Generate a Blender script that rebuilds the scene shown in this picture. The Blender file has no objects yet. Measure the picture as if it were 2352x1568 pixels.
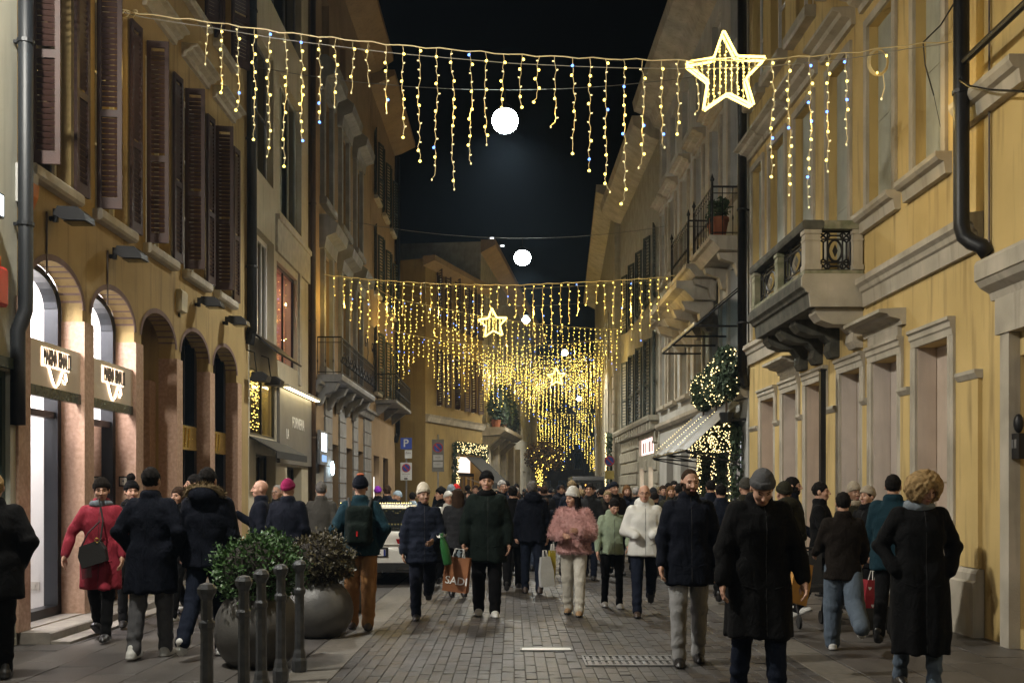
import bpy, bmesh, math, random
import numpy as np
from mathutils import Vector, Matrix, noise as mnoise
random.seed(11)
RNG = np.random.default_rng(5)
R = math.radians
S = bpy.context.scene
COL = S.collection

# ------------------------------------------------------------------ camera
FP, CX, CY, EYE = 2287.0, 1176.0, 1130.0, 1.6      # focal length and vanishing point in units of a 2352 x 1568 frame
cam_data = bpy.data.cameras.new('camera')
cam_data.sensor_width = 36.0
cam_data.lens = 36.0 * FP / 2352.0
cam_data.shift_y = (CY - 784.0) / 2352.0
cam_data.clip_end = 3000.0
cam_data.clip_start = 0.1
cam = bpy.data.objects.new('camera', cam_data)
cam.location = (0, 0, EYE)
cam.rotation_euler = (R(90), 0, 0)
COL.objects.link(cam)
S.camera = cam

# ------------------------------------------------------------------ world: night sky
W = bpy.data.worlds.new('World'); S.world = W; W.use_nodes = True
_nt = W.node_tree
_bg = _nt.nodes['Background']
_sky = _nt.nodes.new('ShaderNodeTexSky'); _sky.sky_type = 'NISHITA'; _sky.sun_disc = False
_sky.sun_elevation = R(-4.0); _sky.sun_rotation = R(200)
_nt.links.new(_sky.outputs[0], _bg.inputs[0]); _bg.inputs[1].default_value = 0.03

S.view_settings.view_transform = 'Standard'
S.view_settings.look = 'None'
S.view_settings.exposure = 0.0
S.view_settings.gamma = 1.0
S.view_settings.use_curve_mapping = False
S.render.engine = 'CYCLES'
CY_ = S.cycles
CY_.use_denoising = True
try: CY_.denoiser = 'OPENIMAGEDENOISE'
except Exception: pass
CY_.max_bounces = 6; CY_.diffuse_bounces = 3; CY_.glossy_bounces = 3; CY_.transparent_max_bounces = 12
CY_.transmission_bounces = 3; CY_.volume_bounces = 0
CY_.sample_clamp_indirect = 2.0
CY_.sample_clamp_direct = 0.0
CY_.use_light_tree = True
CY_.caustics_reflective = False; CY_.caustics_refractive = False
CY_.use_adaptive_sampling = True; CY_.adaptive_threshold = 0.02

# ------------------------------------------------------------------ materials
MATS = {}
def _new(name):
    m = bpy.data.materials.new(name); m.use_nodes = True
    nt = m.node_tree
    return m, nt, nt.nodes['Principled BSDF'], nt.nodes.new

def mat(name, c1, c2=None, scale=2.5, rough=.8, bump=.15, bscale=60., metallic=0., streak=0., spec=.5, detail=4., coat=0., dirt=None, fold=0.):
    """procedural surface: two tones by noise, optional vertical streaks of dirt, fine relief"""
    if name in MATS: return MATS[name]
    m, nt, bs, N = _new(name); L = nt.links.new
    c2 = c2 or tuple(c * .75 for c in c1)
    tc = N('ShaderNodeTexCoord')
    n1 = N('ShaderNodeTexNoise'); n1.inputs['Scale'].default_value = scale; n1.inputs['Detail'].default_value = detail
    L(tc.outputs['Object'], n1.inputs['Vector'])
    rp = N('ShaderNodeValToRGB'); rp.color_ramp.elements[0].position = .35; rp.color_ramp.elements[1].position = .68
    rp.color_ramp.elements[0].color = (*c2, 1); rp.color_ramp.elements[1].color = (*c1, 1)
    L(n1.outputs['Fac'], rp.inputs['Fac'])
    col = rp.outputs['Color']
    if streak > 0:
        mp = N('ShaderNodeMapping'); mp.inputs['Scale'].default_value = (5, 5, .45)
        L(tc.outputs['Object'], mp.inputs['Vector'])
        n2 = N('ShaderNodeTexNoise'); n2.inputs['Scale'].default_value = 1.6; n2.inputs['Detail'].default_value = 6
        L(mp.outputs[0], n2.inputs['Vector'])
        r2 = N('ShaderNodeValToRGB'); r2.color_ramp.elements[0].position = .52; r2.color_ramp.elements[1].position = .74
        L(n2.outputs['Fac'], r2.inputs['Fac'])
        mx = N('ShaderNodeMix'); mx.data_type = 'RGBA'; mx.inputs[7].default_value = (*(dirt or tuple(c * .45 for c in c1)), 1)
        ml = N('ShaderNodeMath'); ml.operation = 'MULTIPLY'; ml.inputs[1].default_value = streak
        L(r2.outputs['Color'], ml.inputs[0]); L(ml.outputs[0], mx.inputs[0]); L(col, mx.inputs[6]); col = mx.outputs[2]
    L(col, bs.inputs['Base Color'])
    bs.inputs['Roughness'].default_value = rough; bs.inputs['Metallic'].default_value = metallic
    bs.inputs['Specular IOR Level'].default_value = spec
    if coat: bs.inputs['Coat Weight'].default_value = coat
    if bump > 0:
        n3 = N('ShaderNodeTexNoise'); n3.inputs['Scale'].default_value = bscale; n3.inputs['Detail'].default_value = 3
        L(tc.outputs['Object'], n3.inputs['Vector'])
        b = N('ShaderNodeBump'); b.inputs['Strength'].default_value = bump; b.inputs['Distance'].default_value = .02
        L(n3.outputs['Fac'], b.inputs['Height']); L(b.outputs[0], bs.inputs['Normal'])
        if fold > 0:                                # soft creases of cloth
            mp2 = N('ShaderNodeMapping'); mp2.inputs['Scale'].default_value = (1.5, 1.5, .8); mp2.inputs['Rotation'].default_value = (.4, .5, .2)
            L(tc.outputs['Object'], mp2.inputs['Vector'])
            n4 = N('ShaderNodeTexNoise'); n4.inputs['Scale'].default_value = 6.5; n4.inputs['Detail'].default_value = 3.5; n4.inputs['Distortion'].default_value = 1.2
            L(mp2.outputs[0], n4.inputs['Vector'])
            b2 = N('ShaderNodeBump'); b2.inputs['Strength'].default_value = fold; b2.inputs['Distance'].default_value = .06
            L(n4.outputs['Fac'], b2.inputs['Height']); L(b2.outputs[0], b.inputs['Normal'])
    MATS[name] = m
    return m

def emit(name, color, strength, sample=False):
    if name in MATS: return MATS[name]
    m = bpy.data.materials.new(name); m.use_nodes = True; nt = m.node_tree
    nt.nodes.remove(nt.nodes['Principled BSDF'])
    e = nt.nodes.new('ShaderNodeEmission'); e.inputs[0].default_value = (*color, 1); e.inputs[1].default_value = strength
    nt.links.new(e.outputs[0], nt.nodes['Material Output'].inputs[0])
    m.cycles.emission_sampling = 'FRONT_BACK' if sample else 'NONE'
    MATS[name] = m
    return m

def glass(name, tint=(.8, .85, .85), refl=1.0):
    if name in MATS: return MATS[name]
    m = bpy.data.materials.new(name); m.use_nodes = True; nt = m.node_tree; N = nt.nodes.new; L = nt.links.new
    nt.nodes.remove(nt.nodes['Principled BSDF'])
    t = N('ShaderNodeBsdfTransparent'); t.inputs[0].default_value = (*tint, 1)
    g = N('ShaderNodeBsdfGlossy'); g.inputs['Roughness'].default_value = .03; g.inputs[0].default_value = (refl, refl, refl, 1)
    f = N('ShaderNodeFresnel'); f.inputs[0].default_value = 1.5
    mx = N('ShaderNodeMixShader'); L(f.outputs[0], mx.inputs[0]); L(t.outputs[0], mx.inputs[1]); L(g.outputs[0], mx.inputs[2])
    L(mx.outputs[0], nt.nodes['Material Output'].inputs[0])
    MATS[name] = m
    return m

# ------------------------------------------------------------------ object helpers
WM = {}
def put(o, parent=None, world=None):
    """link o with the given world matrix under parent"""
    COL.objects.link(o)
    world = world if world is not None else Matrix.Identity(4)
    if parent is not None:
        o.parent = parent
        o.matrix_parent_inverse = WM[parent.name].inverted()
    o.matrix_basis = world
    WM[o.name] = world.copy()
    return o

def tag(o, label=None, cat=None, group=None, kind=None):
    if label: o['label'] = label
    if cat: o['category'] = cat
    if group: o['group'] = group
    if kind: o['kind'] = kind
    return o

def thing(name, loc, label, cat, group=None, rz=0., kind=None):
    o = bpy.data.objects.new(name, None)
    o.empty_display_size = .1
    put(o, None, Matrix.Translation(Vector(loc)) @ Matrix.Rotation(rz, 4, 'Z'))
    return tag(o, label, cat, group, kind)

def inst(name, mesh, parent, world):
    return put(bpy.data.objects.new(name, mesh), parent, world)

def copy_thing(root, world, label=None, swap=None):
    """copy of a thing with its parts and sub-parts"""
    def cp(o, par):
        c = o.copy(); COL.objects.link(c); c.parent = par; c.matrix_parent_inverse = o.matrix_parent_inverse.copy()
        WM[c.name] = Matrix.Identity(4)
        if swap and o.name in swap:
            for sl, mm in zip(c.material_slots, swap[o.name]): sl.link = 'OBJECT'; sl.material = mm
        for ch in o.children: cp(ch, c)
        return c
    c = cp(root, None); c.matrix_basis = world; WM[c.name] = world.copy()
    if label: c['label'] = label
    return c

class MB:
    """collects polygons; M maps local to world coordinates"""
    def __init__(s, M=None): s.v = []; s.f = []; s.m = []; s.M = M; s.cm = 0
    def add(s, vs, fs):
        b = len(s.v); s.v += [tuple(v) for v in vs]
        s.f += [tuple(i + b for i in f) for f in fs]; s.m += [s.cm] * len(fs)
        return s
    def box(s, x0, x1, y0, y1, z0, z1):
        return s.add([(x0, y0, z0), (x1, y0, z0), (x1, y1, z0), (x0, y1, z0), (x0, y0, z1), (x1, y0, z1), (x1, y1, z1), (x0, y1, z1)],
                     [(0, 3, 2, 1), (4, 5, 6, 7), (0, 1, 5, 4), (1, 2, 6, 5), (2, 3, 7, 6), (3, 0, 4, 7)])
    def quad(s, a, b, c, d): return s.add([a, b, c, d], [(0, 1, 2, 3)])
    def prism(s, poly, a0, a1, axis='x'):
        """poly of 2d points swept along an axis: axis x -> poly (y,z), y -> (x,z), z -> (x,y)"""
        n = len(poly)
        def P(p, a): return (a, p[0], p[1]) if axis == 'x' else (p[0], a, p[1]) if axis == 'y' else (p[0], p[1], a)
        vs = [P(p, a0) for p in poly] + [P(p, a1) for p in poly]
        return s.add(vs, [tuple(range(n)), tuple(range(2 * n - 1, n - 1, -1))] + [(i, (i + 1) % n, n + (i + 1) % n, n + i) for i in range(n)])
    def tube(s, pts, r, n=6, caps=True):
        pts = [Vector(p) for p in pts]; k = len(pts)
        rr = r if hasattr(r, '__len__') else [r] * k
        vs = []; up = None
        for i, p in enumerate(pts):
            t = (pts[min(i + 1, k - 1)] - pts[max(i - 1, 0)])
            t = t.normalized() if t.length > 1e-9 else Vector((0, 0, 1))
            if up is None: up = Vector((0, 0, 1)) if abs(t.z) < .9 else Vector((1, 0, 0))
            a = t.cross(up); a = a.normalized() if a.length > 1e-6 else Vector((1, 0, 0))
            b = a.cross(t).normalized(); up = b
            for j in range(n):
                th = 2 * math.pi * j / n
                vs.append(p + (a * math.cos(th) + b * math.sin(th)) * rr[i])
        fs = [(i * n + j, i * n + (j + 1) % n, (i + 1) * n + (j + 1) % n, (i + 1) * n + j) for i in range(k - 1) for j in range(n)]
        if caps: fs += [tuple(range(n))[::-1], tuple(range((k - 1) * n, k * n))]
        return s.add(vs, fs)
    def lathe(s, prof, n=16, c=(0, 0, 0), closed=True):
        vs = [(c[0] + r * math.cos(2 * math.pi * j / n), c[1] + r * math.sin(2 * math.pi * j / n), c[2] + z) for r, z in prof for j in range(n)]
        k = len(prof)
        fs = [(i * n + j, i * n + (j + 1) % n, (i + 1) * n + (j + 1) % n, (i + 1) * n + j) for i in range(k - 1) for j in range(n)]
        if closed: fs += [tuple(range(n))[::-1], tuple(range((k - 1) * n, k * n))]
        return s.add(vs, fs)
    def ball(s, c, rx, ry=None, rz=None, n=10, m=7):
        ry = ry or rx; rz = rz or rx
        vs = [(c[0], c[1], c[2] - rz)]
        for i in range(1, m):
            ph = math.pi * i / m
            vs += [(c[0] + rx * math.sin(ph) * math.cos(2 * math.pi * j / n), c[1] + ry * math.sin(ph) * math.sin(2 * math.pi * j / n), c[2] - rz * math.cos(ph)) for j in range(n)]
        vs.append((c[0], c[1], c[2] + rz)); t = len(vs) - 1
        fs = [(0, 1 + (j + 1) % n, 1 + j) for j in range(n)] + [(t, t - n + j, t - n + (j + 1) % n) for j in range(n)]
        fs += [(1 + i * n + j, 1 + i * n + (j + 1) % n, 1 + (i + 1) * n + (j + 1) % n, 1 + (i + 1) * n + j) for i in range(m - 2) for j in range(n)]
        return s.add(vs, fs)
    def mesh(s, name, mats=None, smooth=False, fix=True):
        me = bpy.data.meshes.new(name)
        vs = s.v if s.M is None else [tuple(s.M @ Vector(v)) for v in s.v]
        me.from_pydata(vs, [], s.f)
        if mats is not None:
            for mm in (mats if isinstance(mats, (list, tuple)) else [mats]): me.materials.append(mm)
            if any(s.m): me.polygons.foreach_set('material_index', s.m)
        if fix:
            bm = bmesh.new(); bm.from_mesh(me); bmesh.ops.recalc_face_normals(bm, faces=bm.faces); bm.to_mesh(me); bm.free()
        if smooth: me.polygons.foreach_set('use_smooth', [True] * len(me.polygons))
        me.update()
        return me
    def build(s, name, mats, parent=None, smooth=False, world=None, fix=True):
        return put(bpy.data.objects.new(name, s.mesh(name, mats, smooth, fix)), parent, world)

def at(px, py, Y):
    """the point at depth Y seen at (px, py) of the 2352 x 1568 frame"""
    return Vector(((px - CX) * Y / FP, Y, EYE - (py - CY) * Y / FP))

class Facade:
    """a wall plane: u runs along the street away from the eye, w out towards the street, z up"""
    def __init__(s, x0, dx=0., side=-1, y0=0.):
        s.d = Vector((dx, 1, 0)).normalized(); s.n = Vector((s.d.y, -s.d.x, 0)) * (-side)
        s.o = Vector((x0, y0, 0))
        s.M = Matrix(((s.d.x, s.n.x, 0, s.o.x), (s.d.y, s.n.y, 0, s.o.y), (0, 0, 1, 0), (0, 0, 0, 1)))
    def hit(s, px, py, w=0.):
        ray = Vector(((px - CX) / FP, 1, -(py - CY) / FP)); c = Vector((0, 0, EYE))
        t = (w - (c - s.o).dot(s.n)) / ray.dot(s.n)
        p = c + ray * t
        return (p - s.o).dot(s.d), p.z
    def u(s, px, w=0.): return s.hit(px, CY, w)[0]
    def z(s, px, py, w=0.): return s.hit(px, py, w)[1]
    def mb(s): return MB(s.M)
    def pt(s, u, w, z): return s.M @ Vector((u, w, z))
    def wall(s, name, u0, u1, z0, z1, holes, depth, mats, parent, w=0., back=None):
        """flat wall with polygonal openings (lists of (u,z)) and their reveals"""
        bm = bmesh.new(); edges = []
        def loop(pts):
            vs = [bm.verts.new((p[0], w, p[1])) for p in pts]
            es = [bm.edges.new((vs[i], vs[(i + 1) % len(vs)])) for i in range(len(vs))]
            edges.extend(es); return vs
        loop([(u0, z0), (u1, z0), (u1, z1), (u0, z1)])
        hl = [loop(h) for h in holes]
        bmesh.ops.triangle_fill(bm, use_beauty=True, use_dissolve=False, edges=edges)
        for vs in hl:
            bk = [bm.verts.new((v.co.x, w - depth, v.co.z)) for v in vs]
            n = len(vs)
            for i in range(n):
                bm.faces.new((vs[i], vs[(i + 1) % n], bk[(i + 1) % n], bk[i]))
        # ends and top of the building's mass
        D = 9.0 if back is None else back
        a = [bm.verts.new(p) for p in ((u0, w, z0), (u0, w - D, z0), (u0, w - D, z1), (u0, w, z1), (u1, w, z0), (u1, w - D, z0), (u1, w - D, z1), (u1, w, z1))]
        bm.faces.new((a[0], a[1], a[2], a[3])); bm.faces.new((a[4], a[5], a[6], a[7])); bm.faces.new((a[3], a[2], a[6], a[7])); bm.faces.new((a[1], a[5], a[6], a[2]))
        bmesh.ops.recalc_face_normals(bm, faces=bm.faces)
        bm.transform(s.M)
        me = bpy.data.meshes.new(name); bm.to_mesh(me); bm.free()
        for mm in (mats if isinstance(mats, (list, tuple)) else [mats]): me.materials.append(mm)
        return put(bpy.data.objects.new(name, me), parent)

def rect(u0, u1, z0, z1): return [(u0, z0), (u1, z0), (u1, z1), (u0, z1)]
def arch(u0, u1, z0, zs, rise, n=14):
    c = (u0 + u1) / 2; a = (u1 - u0) / 2
    return [(u0, z0), (u1, z0)] + [(c + a * math.cos(t), zs + rise * math.sin(t)) for t in [math.pi * i / n for i in range(n + 1)]]

def text_mesh(txt, size, extrude=.004, offset=0., align='CENTER', name='lettering'):
    cu = bpy.data.curves.new('t', 'FONT'); cu.body = txt; cu.size = size; cu.extrude = extrude; cu.offset = offset
    cu.align_x = align; cu.align_y = 'CENTER'; cu.resolution_u = 3
    o = bpy.data.objects.new('t', cu); COL.objects.link(o)
    dg = bpy.context.evaluated_depsgraph_get()
    me = bpy.data.meshes.new_from_object(o.evaluated_get(dg)); me.name = name
    bpy.data.objects.remove(o); bpy.data.curves.remove(cu)
    me.materials.clear()
    return me

TEXTS = {}
def pre_text():
    for k, (t, s, e, of) in {'shop': ('MARINA RINALDI', .16, .006, -.003), 'shop_glow': ('MARINA RINALDI', .16, .001, .007),
            'la': ('LA', .26, .004, 0.), 'forneria': ('FORNERIA', .30, .004, 0.), 'park': ('P', .40, .002, .006), 'zona': ('Zona', .09, .001, 0.),
            'perm': ('permanente', .05, .001, 0.), 'hours': ('0 - 24', .05, .001, 0.), 'sadi': ('SADI', .15, .001, .002),
            'plate': ('6SZ', .10, .001, .001), 'exc': ('SALVO', .07, .001, 0.), 'aut': ('AUTORIZZATI', .045, .001, 0.), 'brass': ('W', .28, .002, 0.)}.items():
        TEXTS[k] = text_mesh(t, s, e, of)
pre_text()

def letter(key, material, parent, F=None, u=0., w=0., z=0., flip=False, sx=1., world=None, sz=1.):
    """lettering on a facade; reads towards the street"""
    me = TEXTS[key].copy(); me.materials.clear(); me.materials.append(material)
    if world is None:
        d = F.d * (-1 if flip else 1)
        world = Matrix(((d.x * sx, 0, F.n.x, 0), (d.y * sx, 0, F.n.y, 0), (0, sz, 0, 0), (0, 0, 0, 1)))
        world.translation = F.pt(u, w, z)
    return put(bpy.data.objects.new('lettering', me), parent, world)
# ------------------------------------------------------------------ ground
M_joint = mat('joint_sand', (.068, .063, .059), (.05, .046, .043), rough=.9, bump=.3)
M_setts = [mat('sett_%d' % i, c, tuple(k * .5 for k in c), scale=1.3, detail=9., rough=.40, bump=.35, bscale=45, spec=.5) for i, c in
           enumerate([(.085, .08, .078), (.07, .065, .064), (.10, .095, .092), (.08, .068, .058)])]
M_slab = [mat('slab_%d' % i, c, tuple(k * .55 for k in c), scale=1.1, detail=9., rough=.43, bump=.35, bscale=55) for i, c in
          enumerate([(.095, .088, .083), (.078, .072, .068), (.115, .105, .097)])]
M_band = mat('granite_band', (.14, .125, .105), (.09, .082, .07), scale=12, rough=.5, bump=.3)

ground = MB().quad((-400, -40, -.008), (400, -40, -.008), (400, 1500, -.008), (-400, 1500, -.008)).build('ground', M_joint)
tag(ground, 'dark bedding of the street paving', None, kind='structure')
street = bpy.data.objects.new('street_paving', None); put(street); tag(street, 'stone paving of the street', None, kind='structure')

def stone(mb, x0, x1, y0, y1, top, b=.003, dep=.009):
    """one paving stone with worn edges"""
    j = lambda: random.uniform(-.0025, .0025)
    t = [top + j() for _ in range(4)]
    mb.add([(x0, y0, -dep), (x1, y0, -dep), (x1, y1, -dep), (x0, y1, -dep),
            (x0, y0, top - b), (x1, y0, top - b), (x1, y1, top - b), (x0, y1, top - b),
            (x0 + b, y0 + b, t[0]), (x1 - b, y0 + b, t[1]), (x1 - b, y1 - b, t[2]), (x0 + b, y1 - b, t[3])],
           [(0, 1, 5, 4), (1, 2, 6, 5), (2, 3, 7, 6), (3, 0, 4, 7), (4, 5, 9, 8), (5, 6, 10, 9), (6, 7, 11, 10), (7, 4, 8, 11), (8, 9, 10, 11)])

def pave(x0, x1, y0, y1, wid, lmin, lmax, mats, part_zone=None, limit=300, name='sett', gap=.012, along=True):
    rest = [MB() for _ in mats]; n = 0
    x = x0
    while x < x1 - .03:
        xe = min(x + wid * random.uniform(.92, 1.08), x1)
        y = y0 - random.uniform(0, lmax)
        while y < y1:
            ye = y + random.uniform(lmin, lmax)
            a = (max(y, y0), min(ye, y1))
            if a[1] - a[0] > .06:
                k = random.randrange(len(mats)); top = random.uniform(-.003, .003)
                args = (x + gap / 2, xe - gap / 2, a[0] + gap / 2, a[1] - gap / 2, top)
                cx, cy = (args[0] + args[1]) / 2, (args[2] + args[3]) / 2
                if part_zone and n < limit and part_zone[0] < cx < part_zone[1] and part_zone[2] < cy < part_zone[3]:
                    mb = MB(); stone(mb, *args); mb.build(name, mats[k], street, fix=False); n += 1
                else: stone(rest[k], *args)
            y = ye
        x = xe
    for k, mb in enumerate(rest):
        if mb.f: tag(mb.build(name + '_field', mats[k], street, fix=False), kind='stuff')

# carriageway of narrow porphyry strips, the lit middle in single stones
pave(-1.55, 2.7, 5.5, 46, .105, .13, .26, M_setts, gap=.0045, part_zone=(-.6, 1.4, 12.2, 15.2), name='sett')
# pavements of larger slabs
pave(-5.0, -1.98, 5.5, 46, .43, .6, 1.1, M_slab, part_zone=(-5.0, -1.98, 7.8, 15.5), limit=200, name='paving_slab', gap=.008)
pave(3.1, 5.3, 5.5, 46, .5, .7, 1.2, M_slab, part_zone=(2.5, 5.3, 7.8, 13), limit=100, name='paving_slab', gap=.008)
pave(2.7, 3.1, 5.5, 46, .4, .9, 1.3, [M_band], part_zone=(2.6, 3.2, 7.5, 20), limit=20, name='granite_strip')
pave(-1.98, -1.55, 5.5, 46, .43, .9, 1.3, [M_band], part_zone=(-2.1, -1.5, 7.5, 20), limit=20, name='granite_strip')
pave(-8, 8, 46, 140, .6, 1.0, 2.0, M_setts, name='far_paving')

# white inset plate in the carriageway and the ventilation grating
M_wplate = mat('white_plate', (.75, .76, .74), (.6, .62, .6), rough=.35, bump=.05)
M_steel = mat('galvanised_steel', (.30, .30, .30), (.2, .2, .2), rough=.45, metallic=.6, bump=.1)
p0 = at(1199, 1493, 10.1); p1 = at(1311, 1493, 10.1)
pl = thing('floor_plate', (p0.x + .25, 10.15, 0), 'white rectangular plate set into the middle of the street', 'floor plate')
m = MB(); m.box(p0.x, p1.x, 10.04, 10.2, .004, .012); m.build('plate', M_wplate, pl)
m = MB(); m.box(p0.x - .02, p1.x + .02, 10.02, 10.038, .003, .014); m.box(p0.x - .02, p1.x + .02, 10.202, 10.22, .003, .014); m.box(p0.x - .02, p0.x - .001, 10.04, 10.2, .003, .014); m.box(p1.x + .001, p1.x + .02, 10.04, 10.2, .003, .014)
m.build('rim', M_steel, pl)
gx0, gx1 = at(1345, 1520, 9.4).x, at(1562, 1520, 9.4).x
gr = thing('floor_grate', ((gx0 + gx1) / 2, 9.4, 0), 'steel floor grating in two barred rows in the paving', 'grate')
m = MB(); 
for yy in (9.16, 9.42, 9.68): m.box(gx0, gx1, yy - .02, yy + .02, .004, .016)
m.box(gx0 - .02, gx0, 9.14, 9.70, .004, .016); m.box(gx1, gx1 + .02, 9.14, 9.70, .004, .016); m.build('frame', M_steel, gr)
for row, yy in ((0, 9.185), (1, 9.445)):
    for i in range(14):
        x = gx0 + (gx1 - gx0) * (i + .5) / 14
        m = MB(); m.box(x - .018, x + .018, yy, yy + .21, .003, .013); m.build('bar', M_steel, gr)
# ------------------------------------------------------------------ shared building materials and pieces
M_ochre = mat('ochre_plaster', (.43, .31, .135), (.36, .26, .11), scale=1.3, rough=.9, bump=.25, bscale=90, streak=.8, dirt=(.19, .13, .06))
M_cream = mat('cream_plaster', (.55, .49, .36), (.46, .41, .30), scale=1.1, rough=.9, bump=.2, bscale=90, streak=.4)
M_brown = mat('brown_plaster', (.34, .24, .14), (.27, .19, .11), scale=1.2, rough=.9, bump=.25, bscale=90, streak=.4)
M_grey = mat('grey_stone', (.30, .30, .30), (.21, .21, .21), scale=2.5, rough=.8, bump=.3, bscale=40, streak=.4)
M_pale = mat('pale_plaster', (.55, .54, .44), (.47, .46, .38), scale=1.2, rough=.9, bump=.2, streak=.35)
M_pink = mat('pink_granite', (.50, .33, .24), (.36, .22, .15), scale=22, rough=.6, bump=.15, bscale=120, streak=.25)
M_sill = mat('sill_stone', (.50, .46, .38), (.38, .35, .29), scale=5, rough=.8, bump=.2, streak=.5)
M_step = mat('step_stone', (.30, .27, .23), (.2, .18, .16), scale=7, rough=.6, bump=.25)
M_shut = mat('shutter_paint', (.050, .020, .014), (.034, .014, .010), scale=6, rough=.6, bump=.2, bscale=70)
M_shut_g = mat('green_shutter_paint', (.03, .045, .035), (.02, .03, .025), scale=6, rough=.6, bump=.2, bscale=70)
M_black = mat('black_metal', (.018, .018, .02), (.012, .012, .013), rough=.45, bump=.08, metallic=.3)
M_dkframe = mat('dark_bronze_frame', (.022, .024, .028), (.015, .016, .02), rough=.35, bump=.03, metallic=.5)
M_pipe = mat('downpipe_paint', (.012, .015, .019), (.009, .011, .014), rough=.5, bump=.1)
M_pipe_b = mat('copper_pipe', (.10, .06, .035), (.06, .04, .025), rough=.55, bump=.15)
M_white = mat('white_paint', (.80, .79, .77), (.76, .75, .73), rough=.6, bump=.02)
M_beige = mat('beige_panel', (.70, .62, .52), (.66, .58, .48), rough=.5, bump=.03)
M_gstrip = mat('green_marble', (.06, .075, .06), (.03, .04, .03), scale=14, rough=.25, bump=.02)
M_brass = mat('brass_leaf', (.65, .48, .12), (.5, .36, .08), rough=.25, metallic=.9, bump=.05)
M_wood = mat('dark_wood', (.07, .045, .03), (.045, .03, .02), rough=.5, bump=.2, bscale=50)
M_curtain = mat('pale_curtain', (.50, .52, .47), (.42, .44, .40), scale=4, rough=.9, bump=.1)
G_dark = glass('window_glass', (.35, .38, .38))
G_clear = glass('shop_glass', (.93, .95, .95))
E_shop = emit('shop_glow', (1, .97, .94), 1.6, True)
E_sign_w = emit('white_sign_light', (.72, .86, 1), 6.0, True)
E_halo = emit('letter_halo', (1, .72, .48), 5.5, True)
E_strip = emit('strip_lamp', (1, .82, .45), 14.0, True)

def building(name, F, u, label, cat='building', group=None):
    p = F.pt(u, 0, 0)
    return thing(name, (p.x, p.y, 0), label, cat, group)

SLAT = {}
def slat_mesh(wl, m):
    k = (round(wl, 3), m.name)
    if k not in SLAT:
        mb = MB(); mb.prism([(-.017, .020), (-.012, .024), (.017, -.020), (.012, -.024)], 0, wl, 'x')
        SLAT[k] = mb.mesh('slat', m)
    return SLAT[k]

def shutter(F, parent, u, w, z0, z1, wl, ang, material, single=True, pitch=.066):
    """louvred leaf hinged at (u, w); ang is its direction in the facade plane: 0 along +u, 90 out to the street"""
    a = R(ang); dx = F.d * math.cos(a) + F.n * math.sin(a)
    ny = Vector((0, 0, 1)).cross(dx)
    Wm = Matrix(((dx.x, ny.x, 0, 0), (dx.y, ny.y, 0, 0), (0, 0, 1, 0), (0, 0, 0, 1))); Wm.translation = F.pt(u, w, z0)
    h = z1 - z0; mb = MB(); s = .055
    mb.box(0, s, -.02, .02, 0, h); mb.box(wl - s, wl, -.02, .02, 0, h)
    for zz, t in ((0, .14), (h * .40, .09), (h - .09, .09)): mb.box(s, wl - s, -.018, .018, zz, zz + t)
    leaf = mb.build('shutter', material, parent, world=Wm)
    zs = []
    z = .18
    while z < h - .12:
        if not (h * .40 - .03 < z < h * .40 + .12): zs.append(z)
        z += pitch
    sm = slat_mesh(wl - 2 * s, material)
    if single:
        for z in zs: inst('slat', sm, leaf, Wm @ Matrix.Translation((s, 0, z)))
    else:
        mb = MB()
        for z in zs: mb.prism([(-.017, z + .020), (-.012, z + .024), (.017, z - .020), (.012, z - .024)], s, wl - s, 'x')
        tag(mb.build('slats', material, leaf, world=Wm), kind='stuff')
    return leaf

def window(F, parent, u0, u1, z0, z1, rec, fm, pane=None, nx=2, nz=2, t=.05, behind=None):
    """casement set back in its reveal: frame with separate panes"""
    mb = F.mb(); a, b = -rec, -rec + .05
    mb.box(u0, u0 + t, a, b, z0, z1); mb.box(u1 - t, u1, a, b, z0, z1)
    mb.box(u0 + t, u1 - t, a, b, z0, z0 + t); mb.box(u0 + t, u1 - t, a, b, z1 - t, z1)
    du = (u1 - u0 - 2 * t) / nx; dz = (z1 - z0 - 2 * t) / nz
    for i in range(1, nx): mb.box(u0 + t + i * du - .02, u0 + t + i * du + .02, a + .002, b - .002, z0 + t, z1 - t)
    for j in range(1, nz):
        for i in range(nx): mb.box(u0 + t + i * du + .021, u0 + t + (i + 1) * du - .021, a + .004, b - .004, z0 + t + j * dz - .015, z0 + t + j * dz + .015)
    win = mb.build('window', fm, parent)
    for i in range(nx):
        for j in range(nz):
            m2 = F.mb(); w = -rec + .022; e = .016
            m2.quad((u0 + t + i * du + e, w, z0 + t + j * dz + e), (u0 + t + (i + 1) * du - e, w, z0 + t + j * dz + e), (u0 + t + (i + 1) * du - e, w, z0 + t + (j + 1) * dz - e), (u0 + t + i * du + e, w, z0 + t + (j + 1) * dz - e))
            m2.build('pane', pane or G_dark, win)
    if behind:
        m2 = F.mb(); m2.box(u0 + .01, u1 - .01, -rec - .22, -rec - .20, z0, z1); m2.build('curtain', behind, win)
    return win

def sill(F, parent, u0, u1, z, prot=.14, h=.12, m=None, name='sill'):
    mb = F.mb(); mb.prism([(0, z - h), (prot - .03, z - h), (prot, z - h + .03), (prot, z - .02), (prot - .02, z), (0, z)], u0, u1, 'x')
    return mb.build(name, m or M_sill, parent)

def prof(F, parent, name, u0, u1, poly, m):
    mb = F.mb(); mb.prism(poly, u0, u1, 'x'); return mb.build(name, m, parent)

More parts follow.
